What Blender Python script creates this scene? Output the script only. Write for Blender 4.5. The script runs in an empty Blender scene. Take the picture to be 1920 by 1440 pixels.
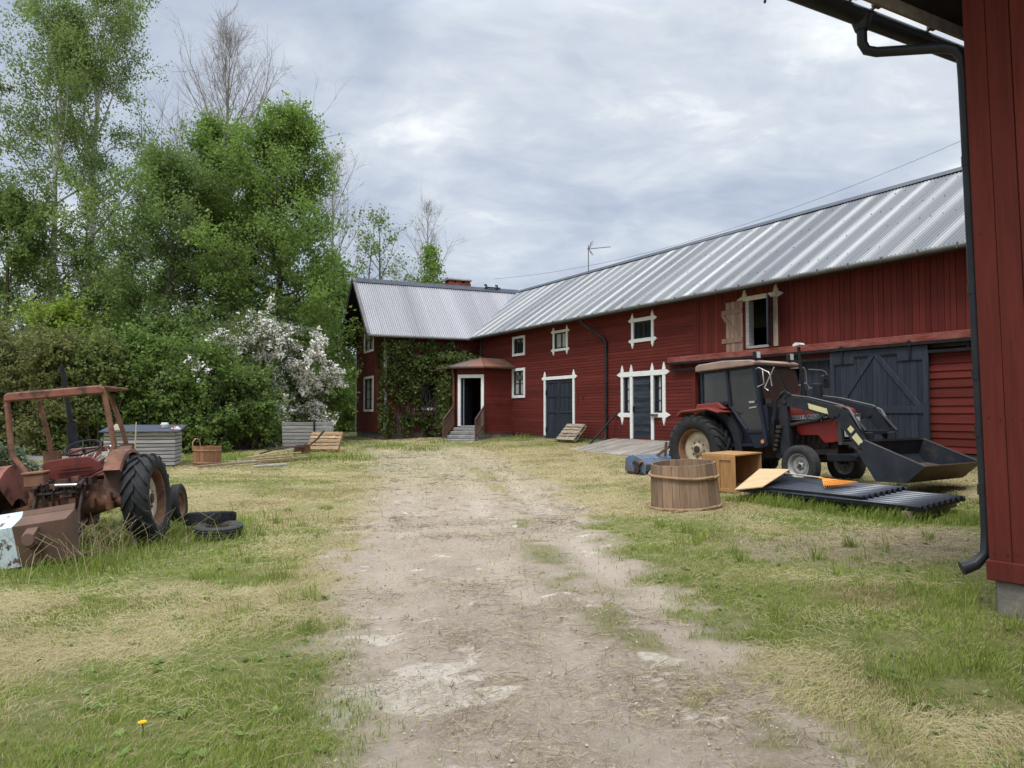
import bpy, math, random
import numpy as np
from mathutils import Vector, Matrix, Euler
R = math.radians
rnd = random.Random(7)
rng = np.random.default_rng(7)
C = bpy.context.scene.collection
S = bpy.context.scene

# ------------------------------------------------------------------ camera, sky, sun, exposure
F_PX, EYE = 1442.0, 1.7
PITCH = math.atan(55 / F_PX)
cam = bpy.data.cameras.new('camera')
cam.sensor_width = 36.0
cam.lens = 36.0 * F_PX / 1920
cam.clip_end = 3000
camo = bpy.data.objects.new('camera', cam)
camo.location = (0, 0, EYE)
camo.rotation_euler = (R(90) + PITCH, 0, 0)
C.objects.link(camo)
S.camera = camo

W = bpy.data.worlds.new('World')
S.world = W
W.use_nodes = True
wn, wl = W.node_tree.nodes, W.node_tree.links
wn.clear()
SUN_EL, SUN_AZ = 60, 205           # azimuth clockwise from +Y (the view direction)


def wnode(t, **kw):
    n = wn.new(t)
    for k, v in kw.items():
        setattr(n, k, v)
    return n


def wmath(op, a, b=None, c=None):
    n = wnode('ShaderNodeMath', operation=op)
    for i, v in enumerate((a, b, c)):
        if v is None:
            continue
        if isinstance(v, (int, float)):
            n.inputs[i].default_value = v
        else:
            wl.new(v, n.inputs[i])
    return n.outputs[0]


tc = wnode('ShaderNodeTexCoord')
sep = wnode('ShaderNodeSeparateXYZ')
wl.new(tc.outputs['Generated'], sep.inputs[0])
zc = wmath('MAXIMUM', sep.outputs[2], 0.0)
den = wmath('ADD', zc, 0.26)
comb = wnode('ShaderNodeCombineXYZ')
wl.new(wmath('DIVIDE', sep.outputs[0], den), comb.inputs[0])
wl.new(wmath('DIVIDE', sep.outputs[1], den), comb.inputs[1])


def wnoise(scale, detail, off, rough=.55, stretch=(1, 1, 1), dist=0.0):
    m = wnode('ShaderNodeMapping')
    m.inputs['Location'].default_value = off
    m.inputs['Scale'].default_value = stretch
    wl.new(comb.outputs[0], m.inputs[0])
    n = wnode('ShaderNodeTexNoise')
    n.inputs['Scale'].default_value = scale
    n.inputs['Detail'].default_value = detail
    n.inputs['Roughness'].default_value = rough
    n.inputs['Distortion'].default_value = dist
    wl.new(m.outputs[0], n.inputs['Vector'])
    return n.outputs['Fac']


n1 = wnoise(0.80, 5, (7.4, 2.2, 0), .48, (1, 1.1, 1), .35)
n2 = wnoise(2.5, 6, (0.4, 5.2, 2), .55, (1, 1.25, 1), .5)
n3 = wnoise(7.5, 5, (2.4, 1.2, 4), .6, (1, 1.5, 1), .6)
mixn = wmath('ADD', wmath('MULTIPLY', n1, .48), wmath('ADD', wmath('MULTIPLY', n2, .37), wmath('MULTIPLY', n3, .15)))
ramp = wnode('ShaderNodeValToRGB')
cr = ramp.color_ramp
cr.elements[0].position = .40
cr.elements[0].color = (.420, .485, .600, 1)
cr.elements[1].position = .615
cr.elements[1].color = (.93, .96, .97, 1)
el = cr.elements.new(.47)
el.color = (.515, .572, .672, 1)
el = cr.elements.new(.545)
el.color = (.655, .705, .768, 1)
wl.new(mixn, ramp.inputs[0])
sky = wnode('ShaderNodeTexSky', sky_type='NISHITA')
sky.sun_disc = False
sky.sun_elevation = R(SUN_EL)
sky.sun_rotation = R(SUN_AZ)
skb = wnode('ShaderNodeVectorMath', operation='SCALE')
wl.new(sky.outputs[0], skb.inputs[0])
skb.inputs['Scale'].default_value = 0.09
# an overcast sky is brighter towards the zenith
zen = wmath('MULTIPLY_ADD', wmath('MAXIMUM', wmath('SUBTRACT', zc, .46), 0), 6.0, 1.0)
low = wmath('MULTIPLY_ADD', wmath('MINIMUM', wmath('MULTIPLY', sep.outputs[2], 12.0), 0.0), .8, 1.0)
low = wmath('MAXIMUM', low, .18)
cl = wnode('ShaderNodeVectorMath', operation='SCALE')
wl.new(ramp.outputs[0], cl.inputs[0])
wl.new(wmath('MULTIPLY', zen, low), cl.inputs['Scale'])
mx = wnode('ShaderNodeMix', data_type='RGBA')
mx.inputs[0].default_value = .9
wl.new(skb.outputs[0], mx.inputs[6])
wl.new(cl.outputs[0], mx.inputs[7])
bg = wnode('ShaderNodeBackground')
bg.inputs['Strength'].default_value = 1.0
wl.new(mx.outputs[2], bg.inputs[0])
wo = wnode('ShaderNodeOutputWorld')
wl.new(bg.outputs[0], wo.inputs[0])

sun = bpy.data.lights.new('sun', 'SUN')
sun.energy = 1.7
sun.angle = R(14)
sun.color = (1, .96, .9)
suno = bpy.data.objects.new('sun', sun)
sv = Vector((math.sin(R(SUN_AZ)) * math.cos(R(SUN_EL)), math.cos(R(SUN_AZ)) * math.cos(R(SUN_EL)), math.sin(R(SUN_EL))))
suno.rotation_euler = sv.to_track_quat('Z', 'Y').to_euler()
suno.location = (0, -10, 40)
C.objects.link(suno)
S.view_settings.view_transform = 'Standard'
S.view_settings.look = 'None'
S.view_settings.exposure = 0.22
S.view_settings.gamma = 1.0
S.render.engine = 'CYCLES'
S.cycles.max_bounces = 6
S.cycles.diffuse_bounces = 3
S.cycles.glossy_bounces = 3
S.cycles.transmission_bounces = 4
S.cycles.transparent_max_bounces = 6
S.cycles.caustics_reflective = False
S.cycles.caustics_refractive = False


# ------------------------------------------------------------------ helpers
def tag(o, label=None, cat=None, group=None, kind=None):
    if label: o['label'] = label
    if cat: o['category'] = cat
    if group: o['group'] = group
    if kind: o['kind'] = kind
    return o


def thing(name, label, cat, loc=(0, 0, 0), rot=(0, 0, 0), group=None):
    o = bpy.data.objects.new(name, None)
    o.empty_display_size = .2
    C.objects.link(o)
    o.location = loc
    o.rotation_euler = rot
    return tag(o, label, cat, group)


def part_empty(name, parent, loc=(0, 0, 0), rot=(0, 0, 0)):
    o = bpy.data.objects.new(name, None)
    o.empty_display_size = .1
    C.objects.link(o)
    o.parent = parent
    o.location = loc
    o.rotation_euler = rot
    return o


def copy_tree(o, parent=None):
    c = o.copy()
    C.objects.link(c)
    if parent is not None:
        c.parent = parent
    for ch in list(o.children):
        copy_tree(ch, c)
    return c


class MB:
    """collects simple solids into one mesh"""

    def __init__(self, M=None):
        self.v, self.f, self.t, self.s, self.mi = [], [], [], [], []
        self.M = M
        self.m = 0

    def add(self, vs, fs, tint=.5, smooth=False):
        b = len(self.v)
        if self.M is not None:
            vs = [self.M @ Vector(p) for p in vs]
        self.v += [tuple(p) for p in vs]
        for f in fs:
            self.f.append(tuple(i + b for i in f))
            self.t.append(tint)
            self.s.append(smooth)
            self.mi.append(self.m)
        return self

    def box(self, x0, x1, y0, y1, z0, z1, tint=.5):
        vs = [(x, y, z) for z in (z0, z1) for y in (y0, y1) for x in (x0, x1)]
        return self.add(vs, [(0, 2, 3, 1), (4, 5, 7, 6), (0, 1, 5, 4), (2, 6, 7, 3), (0, 4, 6, 2), (1, 3, 7, 5)], tint)

    def beam(self, p0, p1, w, h, up=(0, 0, 1), tint=.5):
        p0, p1 = Vector(p0), Vector(p1)
        d = (p1 - p0).normalized()
        u = Vector(up)
        s = d.cross(u)
        if s.length < 1e-4:
            s = d.cross(Vector((1, 0, 0)))
        s.normalize()
        u = s.cross(d).normalized()
        vs = []
        for p in (p0, p1):
            for a, b in ((-1, -1), (1, -1), (1, 1), (-1, 1)):
                vs.append(p + s * (a * w / 2) + u * (b * h / 2))
        return self.add(vs, [(0, 1, 2, 3), (7, 6, 5, 4), (0, 4, 5, 1), (1, 5, 6, 2), (2, 6, 7, 3), (3, 7, 4, 0)], tint)

    def tube(self, pts, r, n=8, caps=True, tint=.5, smooth=True, closed=False):
        pts = [Vector(p) for p in pts]
        rs = r if isinstance(r, (list, tuple)) else [r] * len(pts)
        k = len(pts)
        vs, fs = [], []
        prev = None
        for i, p in enumerate(pts):
            if closed:
                d = pts[(i + 1) % k] - pts[i - 1]
            else:
                d = pts[min(i + 1, k - 1)] - pts[max(i - 1, 0)]
            if d.length < 1e-7: d = Vector((0, 0, 1))
            d.normalize()
            if prev is None:
                a = d.cross(Vector((0, 0, 1)))
                if a.length < .05: a = d.cross(Vector((0, 1, 0)))
            else:
                a = prev - d * prev.dot(d)
                if a.length < 1e-4: a = d.cross(Vector((0, 0, 1)))
            a.normalize()
            prev = a
            b = d.cross(a)
            for j in range(n):
                q = 2 * math.pi * j / n
                vs.append(p + (a * math.cos(q) + b * math.sin(q)) * rs[i])
        for i in range(k if closed else k - 1):
            i2 = (i + 1) % k
            for j in range(n):
                j2 = (j + 1) % n
                fs.append((i * n + j, i * n + j2, i2 * n + j2, i2 * n + j))
        self.add(vs, fs, tint, smooth)
        if caps and not closed:
            self.add(vs[:n], [tuple(range(n - 1, -1, -1))], tint)
            self.add(vs[-n:], [tuple(range(n))], tint)
        return self

    def lathe(self, prof, n=24, axis='z', o=(0, 0, 0), tint=.5, smooth=True, closed=False):
        """prof: list of (radius, height along axis)"""
        vs, fs = [], []
        k = len(prof)
        for (r, h) in prof:
            for j in range(n):
                q = 2 * math.pi * j / n
                c, s = r * math.cos(q), r * math.sin(q)
                if axis == 'z': p = (o[0] + c, o[1] + s, o[2] + h)
                elif axis == 'y': p = (o[0] + s, o[1] + h, o[2] + c)
                else: p = (o[0] + h, o[1] + c, o[2] + s)
                vs.append(p)
        for i in range(k if closed else k - 1):
            i2 = (i + 1) % k
            for j in range(n):
                j2 = (j + 1) % n
                fs.append((i * n + j, i * n + j2, i2 * n + j2, i2 * n + j))
        return self.add(vs, fs, tint, smooth)

    def prism(self, poly, fn, tint=.5):
        """poly: 2D outline; fn(p, side) -> 3D point for side 0/1"""
        k = len(poly)
        vs = [fn(p, 0) for p in poly] + [fn(p, 1) for p in poly]
        fs = [tuple(range(k - 1, -1, -1)), tuple(range(k, 2 * k))]
        for i in range(k):
            j = (i + 1) % k
            fs.append((i, j, k + j, k + i))
        return self.add(vs, fs, tint)

    def build_each(self, name, mat, parent, **kw):
        """one mesh per loose piece"""
        root = list(range(len(self.v)))
        def find(a):
            while root[a] != a:
                root[a] = root[root[a]]
                a = root[a]
            return a
        for f in self.f:
            for q in f[1:]: root[find(q)] = find(f[0])
        groups = {}
        for k, f in enumerate(self.f): groups.setdefault(find(f[0]), []).append(k)
        out = []
        for ks in groups.values():
            m = MB()
            idx = sorted({q for k in ks for q in self.f[k]})
            mp = {q: n for n, q in enumerate(idx)}
            m.v = [self.v[q] for q in idx]
            for k in ks:
                m.f.append(tuple(mp[q] for q in self.f[k]))
                m.t.append(self.t[k])
                m.s.append(self.s[k])
                m.mi.append(0)
            out.append(m.build(name, mat, parent, **kw))
        return out

    def build(self, name, mat, parent=None, bevel=0, loc=None, rot=None, label=None, fix=True):
        me = bpy.data.meshes.new(name)
        me.from_pydata(self.v, [], self.f)
        for m in (mat if isinstance(mat, (list, tuple)) else [mat]):
            me.materials.append(m)
        me.polygons.foreach_set('use_smooth', self.s)
        me.polygons.foreach_set('material_index', self.mi)
        a = me.attributes.new('tint', 'FLOAT', 'FACE')
        a.data.foreach_set('value', [float(x) for x in self.t])
        if fix:
            import bmesh
            bm = bmesh.new()
            bm.from_mesh(me)
            bmesh.ops.recalc_face_normals(bm, faces=bm.faces)
            bm.to_mesh(me)
            bm.free()
        me.update()
        o = bpy.data.objects.new(name, me)
        C.objects.link(o)
        if parent is not None: o.parent = parent
        if loc is not None: o.location = loc
        if rot is not None: o.rotation_euler = rot
        if label: o['label'] = label
        if bevel:
            md = o.modifiers.new('bevel', 'BEVEL')
            md.width = bevel
            md.segments = 1
            md.limit_method = 'ANGLE'
            md.angle_limit = R(40)
        return o


def np_mesh(name, verts, faces, mat, tint=None, parent=None, smooth=False):
    """verts (N,3); faces: list of (M,k) int arrays; tint: per-face floats in the same order"""
    me = bpy.data.meshes.new(name)
    verts = np.asarray(verts, dtype=np.float32)
    me.vertices.add(len(verts))
    me.vertices.foreach_set('co', verts.ravel())
    nl = sum(f.size for f in faces)
    npoly = sum(len(f) for f in faces)
    me.loops.add(nl)
    me.loops.foreach_set('vertex_index', np.concatenate([f.ravel() for f in faces]).astype(np.int32))
    me.polygons.add(npoly)
    tot = np.concatenate([np.full(len(f), f.shape[1]) for f in faces]).astype(np.int32)
    st = np.concatenate([[0], np.cumsum(tot)[:-1]]).astype(np.int32)
    me.polygons.foreach_set('loop_start', st)
    me.polygons.foreach_set('loop_total', tot)
    if smooth: me.polygons.foreach_set('use_smooth', np.ones(npoly, dtype=bool))
    for m in (mat if isinstance(mat, (list, tuple)) else [mat]): me.materials.append(m)
    if tint is not None:
        a = me.attributes.new('tint', 'FLOAT', 'FACE')
        a.data.foreach_set('value', np.asarray(tint, dtype=np.float32))
    me.update(calc_edges=True)
    me.validate()
    o = bpy.data.objects.new(name, me)
    C.objects.link(o)
    if parent is not None: o.parent = parent
    return o


# ------------------------------------------------------------------ materials
MATS = {}


def mat(name, c1, c2=None, rough=.75, metal=0.0, scale=(5, 5, 5), tint=0.0, bump=0.0, bscale=None, detail=5,
        spots=None, lo=.35, hi=.65, spec=.22, coat=0, tcol=None):
    """two colours mixed by noise, optional third colour in spots, brightness varied by the 'tint' attribute"""
    m = bpy.data.materials.new(name)
    m.use_nodes = True
    nt = m.node_tree
    N, L = nt.nodes, nt.links
    p = N['Principled BSDF']
    co = N.new('ShaderNodeTexCoord')

    def noise(sc, det=5, ro=.6):
        mp = N.new('ShaderNodeMapping')
        mp.inputs['Scale'].default_value = sc
        L.new(co.outputs['Object'], mp.inputs[0])
        n = N.new('ShaderNodeTexNoise')
        n.inputs['Scale'].default_value = 1
        n.inputs['Detail'].default_value = det
        n.inputs['Roughness'].default_value = ro
        L.new(mp.outputs[0], n.inputs['Vector'])
        return n.outputs['Fac']

    def ramp(fac, a, b):
        r = N.new('ShaderNodeMapRange')
        r.inputs[1].default_value = a
        r.inputs[2].default_value = b
        L.new(fac, r.inputs[0])
        return r.outputs[0]

    def mixc(fac, a, b):
        x = N.new('ShaderNodeMix')
        x.data_type = 'RGBA'
        if isinstance(fac, float): x.inputs[0].default_value = fac
        else: L.new(fac, x.inputs[0])
        for i, v in ((6, a), (7, b)):
            if isinstance(v, tuple): x.inputs[i].default_value = (*v, 1)
            else: L.new(v, x.inputs[i])
        return x.outputs[2]

    nf = noise(scale, detail)
    col = mixc(ramp(nf, lo, hi), c1, c2 or tuple(x * .7 for x in c1))
    if spots:
        sc, ssc, a, b = spots
        col = mixc(ramp(noise(ssc, 6, .65), a, b), col, sc)
    if tint or tcol:
        at = N.new('ShaderNodeAttribute')
        at.attribute_name = 'tint'
        if tcol:
            col = mixc(at.outputs['Fac'], col, tcol)
        else:
            mr = N.new('ShaderNodeMapRange')
            mr.inputs[3].default_value = 1 - tint
            mr.inputs[4].default_value = 1 + tint
            L.new(at.outputs['Fac'], mr.inputs[0])
            vm = N.new('ShaderNodeVectorMath')
            vm.operation = 'SCALE'
            L.new(col, vm.inputs[0])
            L.new(mr.outputs[0], vm.inputs['Scale'])
            col = vm.outputs[0]
    L.new(col, p.inputs['Base Color'])
    p.inputs['Roughness'].default_value = rough
    p.inputs['Metallic'].default_value = metal
    p.inputs['Specular IOR Level'].default_value = spec
    if coat: p.inputs['Coat Weight'].default_value = coat
    if bump:
        b = N.new('ShaderNodeBump')
        b.inputs['Strength'].default_value = bump
        b.inputs['Distance'].default_value = .02
        L.new(noise(bscale or tuple(x * 2 for x in scale), 5) if bscale else nf, b.inputs['Height'])
        L.new(b.outputs[0], p.inputs['Normal'])
    MATS[name] = m
    return m


def leaf_mat(name, dark, light, trans=.35, rough=.55):
    m = bpy.data.materials.new(name)
    m.use_nodes = True
    N, L = m.node_tree.nodes, m.node_tree.links
    N.clear()
    at = N.new('ShaderNodeAttribute')
    at.attribute_name = 'tint'
    mx = N.new('ShaderNodeMix')
    mx.data_type = 'RGBA'
    L.new(at.outputs['Fac'], mx.inputs[0])
    mx.inputs[6].default_value = (*dark, 1)
    mx.inputs[7].default_value = (*light, 1)
    d = N.new('ShaderNodeBsdfPrincipled')
    d.inputs['Roughness'].default_value = rough
    d.inputs['Specular IOR Level'].default_value = .16
    L.new(mx.outputs[2], d.inputs['Base Color'])
    t = N.new('ShaderNodeBsdfTranslucent')
    L.new(mx.outputs[2], t.inputs[0])
    ms = N.new('ShaderNodeMixShader')
    ms.inputs[0].default_value = trans
    L.new(d.outputs[0], ms.inputs[1])
    L.new(t.outputs[0], ms.inputs[2])
    o = N.new('ShaderNodeOutputMaterial')
    L.new(ms.outputs[0], o.inputs[0])
    return m


RED1, RED2 = (.136, .024, .018), (.104, .018, .014)
m_redh = mat('falu_red_boards', RED1, RED2, .85, scale=(.9, 3, 9), tint=.19, spots=((.10, .016, .014), (1.6, 6, 3), .60, .75))
m_redv = mat('falu_red_upright_boards', RED1, RED2, .85, scale=(12, 12, .9), tint=.17, spots=((.09, .015, .013), (14, 14, .8), .58, .72))
m_redn = mat('falu_red_planks', (.132, .025, .017), (.094, .018, .013), .88, scale=(16, 16, 1.1), tint=.14, bump=.25, bscale=(60, 60, 3),
             spots=((.075, .012, .010), (9, 9, 1.2), .62, .78))
m_beam = mat('worn_red_beam', (.185, .038, .030), (.27, .105, .082), .85, scale=(3, 12, 14), spots=((.10, .02, .015), (5, 9, 9), .62, .72))
m_white = mat('white_paint', (.78, .79, .78), (.66, .66, .64), .6, scale=(6, 6, 6), lo=.5, hi=.8)
m_oldwhite = mat('yellowed_white_paint', (.62, .58, .47), (.5, .45, .34), .7, scale=(4, 4, 4))
m_blue = mat('blue_black_door_paint', (.036, .045, .062), (.021, .026, .037), .62, scale=(22, 22, 1.2), tint=.18, spots=((.060, .072, .092), (30, 30, 1.5), .6, .8))
m_blueh = mat('blue_grey_slats', (.050, .060, .078), (.024, .029, .040), .6, scale=(1.2, 9, 9), tint=.35)
m_bare = mat('bare_shutter_wood', (.30, .20, .155), (.20, .125, .095), .85, scale=(26, 26, 1.6), tint=.22)
m_grey = mat('silvered_wood', (.40, .39, .385), (.25, .245, .24), .88, scale=(2, 14, 26), tint=.2)
m_pal = mat('pallet_wood', (.34, .28, .215), (.21, .165, .12), .88, scale=(3, 12, 20), tint=.22)
m_palo = mat('fresh_pallet_wood', (.42, .29, .165), (.26, .17, .095), .85, scale=(3, 12, 20), tint=.25)
m_ramp = mat('weathered_ramp_planks', (.33, .29, .25), (.20, .175, .15), .9, scale=(5, 1.2, 5), tint=.2, spots=((.12, .10, .08), (2, 2, 2), .6, .75))
m_tub = mat('tub_staves', (.30, .205, .135), (.205, .135, .090), .85, scale=(14, 14, 1.6), tint=.26, spots=((.11, .075, .055), (9, 9, 3), .62, .74))
m_withe = mat('split_withe_hoop', (.36, .235, .135), (.24, .15, .09), .8, scale=(9, 9, 20))
m_pine = mat('varnished_pine', (.45, .255, .110), (.34, .180, .070), .5, scale=(3, 22, 3), tint=.12, spots=((.24, .10, .035), (7, 7, 9), .66, .74))
m_ply = mat('pale_board', (.55, .40, .22), (.46, .32, .17), .7, scale=(3, 18, 3))
m_plank = mat('sawn_planks', (.42, .33, .20), (.30, .235, .145), .85, scale=(2, 14, 14), tint=.3)
m_stone = mat('foundation_stone', (.23, .205, .18), (.12, .108, .095), .92, scale=(3, 3, 3), bump=.6, bscale=(14, 14, 14), spots=((.10, .095, .085), (8, 8, 8), .55, .7))
m_conc = mat('worn_concrete', (.30, .29, .275), (.20, .19, .18), .92, scale=(4, 4, 4), bump=.3, bscale=(30, 30, 30))
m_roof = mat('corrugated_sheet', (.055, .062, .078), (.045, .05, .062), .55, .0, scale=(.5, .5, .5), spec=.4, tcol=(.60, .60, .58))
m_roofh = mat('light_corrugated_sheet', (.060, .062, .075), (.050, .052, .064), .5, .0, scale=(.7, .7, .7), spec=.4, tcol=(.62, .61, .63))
m_ridge = mat('dark_ridge_sheet', (.052, .060, .080), (.038, .044, .060), .5, .2, scale=(3, 3, 3))
m_valley = mat('valley_sheet', (.26, .27, .34), (.22, .23, .29), .5, .3, scale=(2, 2, 2))
m_gutter = mat('grey_gutter', (.16, .155, .145), (.11, .107, .10), .45, .4, scale=(2, 2, 2))
m_black = mat('black_steel', (.022, .023, .026), (.014, .014, .016), .5, .2, scale=(6, 6, 6))
m_pipe = mat('black_pipe', (.020, .022, .026), (.030, .032, .036), .4, .15, scale=(3, 3, 3))
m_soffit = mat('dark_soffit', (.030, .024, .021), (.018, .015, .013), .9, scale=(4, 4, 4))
m_fascia = mat('fascia_board', (.30, .25, .20), (.2, .16, .13), .85, scale=(2, 9, 9))
m_inside = mat('dim_interior', (.10, .085, .07), (.06, .05, .045), .95, scale=(2, 2, 2))
m_brick = mat('chimney_brick', (.28, .085, .055), (.16, .05, .038), .9, scale=(5, 5, 14), tint=.3, bump=.3)
m_copper = mat('porch_roof_sheet', (.085, .070, .060), (.15, .085, .055), .5, .35, scale=(3, 3, 3), tcol=(.25, .095, .055))
m_glass = mat('dark_window_glass', (.012, .014, .016), (.02, .022, .024), .06, 0, scale=(1, 1, 1), spec=.6)
m_curt = mat('pale_curtain', (.42, .42, .40), (.32, .32, .31), .9, scale=(9, 9, 1))
m_rust = mat('rust', (.210, .105, .058), (.080, .046, .036), .85, .05, scale=(4, 4, 4), bump=.25, bscale=(40, 40, 40), spots=((.25, .115, .085), (2.4, 2.4, 2.4), .5, .64))
m_rustred = mat('faded_red_paint', (.275, .105, .082), (.165, .078, .052), .75, .0, scale=(4, 4, 4), spots=((.085, .046, .034), (4, 4, 4), .50, .60))
m_rustbr = mat('brown_rust_plate', (.165, .098, .072), (.110, .068, .052), .8, .1, scale=(2.4, 2.4, 2.4), bump=.15, bscale=(30, 30, 30))
m_flake = mat('flaking_pale_blue_paint', (.62, .72, .76), (.52, .62, .68), .6, scale=(3, 3, 3), spots=((.13, .078, .055), (4, 4, 4), .53, .57))
m_iron = mat('greasy_cast_iron', (.040, .033, .030), (.075, .05, .04), .7, .2, scale=(9, 9, 9), bump=.3)
m_tyre = mat('tyre_rubber', (.019, .020, .022), (.030, .030, .030), .72, scale=(9, 9, 9), spots=((.075, .068, .058), (5, 5, 5), .62, .8))
m_tyreg = mat('dusty_tyre_rubber', (.052, .051, .050), (.032, .032, .032), .8, scale=(7, 7, 7))
m_rimw = mat('muddy_cream_rim', (.50, .44, .33), (.34, .27, .19), .7, .1, scale=(5, 5, 5), spots=((.14, .09, .06), (4, 4, 4), .58, .72))
m_rimo = mat('rusty_orange_rim', (.27, .13, .075), (.18, .09, .06), .75, .1, scale=(6, 6, 6))
m_rimg = mat('grey_rim', (.42, .42, .41), (.30, .30, .29), .5, .3, scale=(7, 7, 7), spots=((.12, .11, .10), (9, 9, 9), .62, .75))
m_red = mat('tractor_red_paint', (.36, .022, .020), (.29, .02, .018), .38, scale=(3, 3, 3), spec=.5, spots=((.22, .05, .04), (6, 6, 6), .64, .8))
m_redd = mat('dusty_tractor_red', (.235, .045, .036), (.17, .035, .03), .55, scale=(3, 3, 3))
m_navy = mat('navy_cab_paint', (.012, .016, .028), (.018, .022, .034), .45, scale=(4, 4, 4))
m_roofp = mat('faded_cab_roof', (.33, .235, .19), (.25, .18, .145), .7, scale=(3, 3, 3), spots=((.22, .17, .14), (4, 4, 4), .56, .7))
m_ldr = mat('loader_charcoal_paint', (.030, .033, .040), (.021, .023, .028), .5, .1, scale=(5, 5, 5), spots=((.07, .06, .055), (6, 6, 6), .66, .76))
m_bkt = mat('bucket_steel', (.042, .050, .062), (.027, .032, .040), .48, .25, scale=(2.2, 2.2, 2.2), spots=((.095, .072, .058), (2.5, 2.5, 2.5), .54, .7))
m_bktw = mat('worn_brown_steel', (.10, .068, .050), (.060, .043, .035), .55, .3, scale=(3, 3, 3))
m_yel = mat('pale_yellow_decal', (.66, .62, .34), (.60, .55, .30), .5, scale=(4, 4, 4))
m_chrome = mat('bare_bright_steel', (.55, .55, .54), (.42, .42, .41), .35, .7, scale=(6, 6, 6))
m_amber = mat('amber_lens', (.75, .22, .02), (.65, .18, .02), .25, scale=(6, 6, 6), spec=.6)
m_lens = mat('lamp_lens', (.62, .64, .66), (.5, .52, .54), .15, scale=(6, 6, 6), spec=.6)
m_plate = mat('white_plate', (.74, .75, .74), (.66, .67, .66), .4, scale=(6, 6, 6))
m_ink = mat('black_lettering', (.015, .015, .016), (.02, .02, .02), .6, scale=(4, 4, 4))
m_blade = mat('flail_mower_blue', (.120, .185, .275), (.070, .115, .18), .55, .1, scale=(4, 4, 4), spots=((.16, .115, .085), (5, 5, 5), .50, .60))
m_sheet = mat('black_roof_sheet', (.040, .047, .062), (.032, .038, .050), .30, .30, scale=(3, 3, 3), spec=.5)
m_orange = mat('orange_plastic', (.78, .30, .045), (.70, .25, .035), .45, scale=(6, 6, 6))
m_handle = mat('rake_handle_wood', (.52, .42, .33), (.42, .32, .24), .7, scale=(9, 9, 9))
m_felt = mat('dark_lid_felt', (.070, .082, .105), (.050, .058, .075), .8, scale=(4, 4, 4))
m_plastic = mat('white_plastic', (.78, .78, .77), (.7, .7, .69), .5, scale=(5, 5, 5))
m_carton = mat('pale_carton', (.66, .56, .43), (.58, .48, .36), .8, scale=(5, 5, 5))
m_redbag = mat('red_white_packaging', (.62, .08, .06), (.75, .72, .70), .6, scale=(9, 9, 9), lo=.48, hi=.52)
m_seatp = mat('maroon_seat_pan', (.155, .034, .027), (.095, .026, .022), .6, .05, scale=(4, 7, 7), spots=((.065, .026, .022), (5, 8, 8), .56, .68))
m_barkb = mat('birch_bark', (.60, .58, .55), (.42, .41, .39), .85, scale=(5, 5, 1.6), spots=((.035, .033, .03), (3, 3, 9), .56, .62))
m_bark = mat('grey_brown_bark', (.125, .105, .088), (.075, .062, .052), .9, scale=(7, 7, 2), bump=.4)
m_twig = mat('pale_twig_bark', (.30, .265, .245), (.22, .19, .17), .9, scale=(7, 7, 2))
m_lattice = mat('rusty_brown_railing', (.135, .075, .055), (.09, .05, .04), .75, .1, scale=(8, 8, 8))
m_cream = mat('cream_enamel', (.70, .68, .62), (.6, .58, .52), .5, scale=(5, 5, 5))


def mat_glass(refl=.6):
    m = bpy.data.materials.new('cab_glass')
    m.use_nodes = True
    N, L = m.node_tree.nodes, m.node_tree.links
    N.clear()
    t = N.new('ShaderNodeBsdfTransparent')
    t.inputs[0].default_value = (.50, .53, .52, 1)
    g = N.new('ShaderNodeBsdfGlossy')
    g.inputs['Roughness'].default_value = .06
    g.inputs[0].default_value = (.9, .9, .9, 1)
    d = N.new('ShaderNodeBsdfDiffuse')
    d.inputs[0].default_value = (.30, .27, .23, 1)
    fr = N.new('ShaderNodeFresnel')
    fr.inputs[0].default_value = 1.5
    a = N.new('ShaderNodeMixShader')
    a.inputs[0].default_value = .07
    L.new(t.outputs[0], a.inputs[1])
    L.new(d.outputs[0], a.inputs[2])
    b = N.new('ShaderNodeMixShader')
    fm_ = N.new('ShaderNodeMath')
    fm_.operation = 'MULTIPLY'
    fm_.inputs[1].default_value = refl
    L.new(fr.outputs[0], fm_.inputs[0])
    L.new(fm_.outputs[0], b.inputs[0])
    L.new(a.outputs[0], b.inputs[1])
    L.new(g.outputs[0], b.inputs[2])
    o = N.new('ShaderNodeOutputMaterial')
    L.new(b.outputs[0], o.inputs[0])
    return m


m_cabglass = mat_glass()
m_screen = mat_glass(.22)


# ------------------------------------------------------------------ the lie of the land
YAW = math.atan(810 / F_PX)
E2 = np.array([math.sin(YAW), -math.cos(YAW)])        # along the long barn wall, towards the near end
N2 = np.array([-math.cos(YAW), -math.sin(YAW)])       # out of that wall, into the yard
DW = 16.966                                           # distance of the wall from the world origin


def bw(s, a):
    """barn coordinates (along wall, out from wall) -> world x, y"""
    q = s * E2 + (a - DW) * N2
    return float(q[0]), float(q[1])


def sstep(a, b, x):
    t = np.clip((x - a) / (b - a), 0, 1)
    return t * t * (3 - 2 * t)


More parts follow.
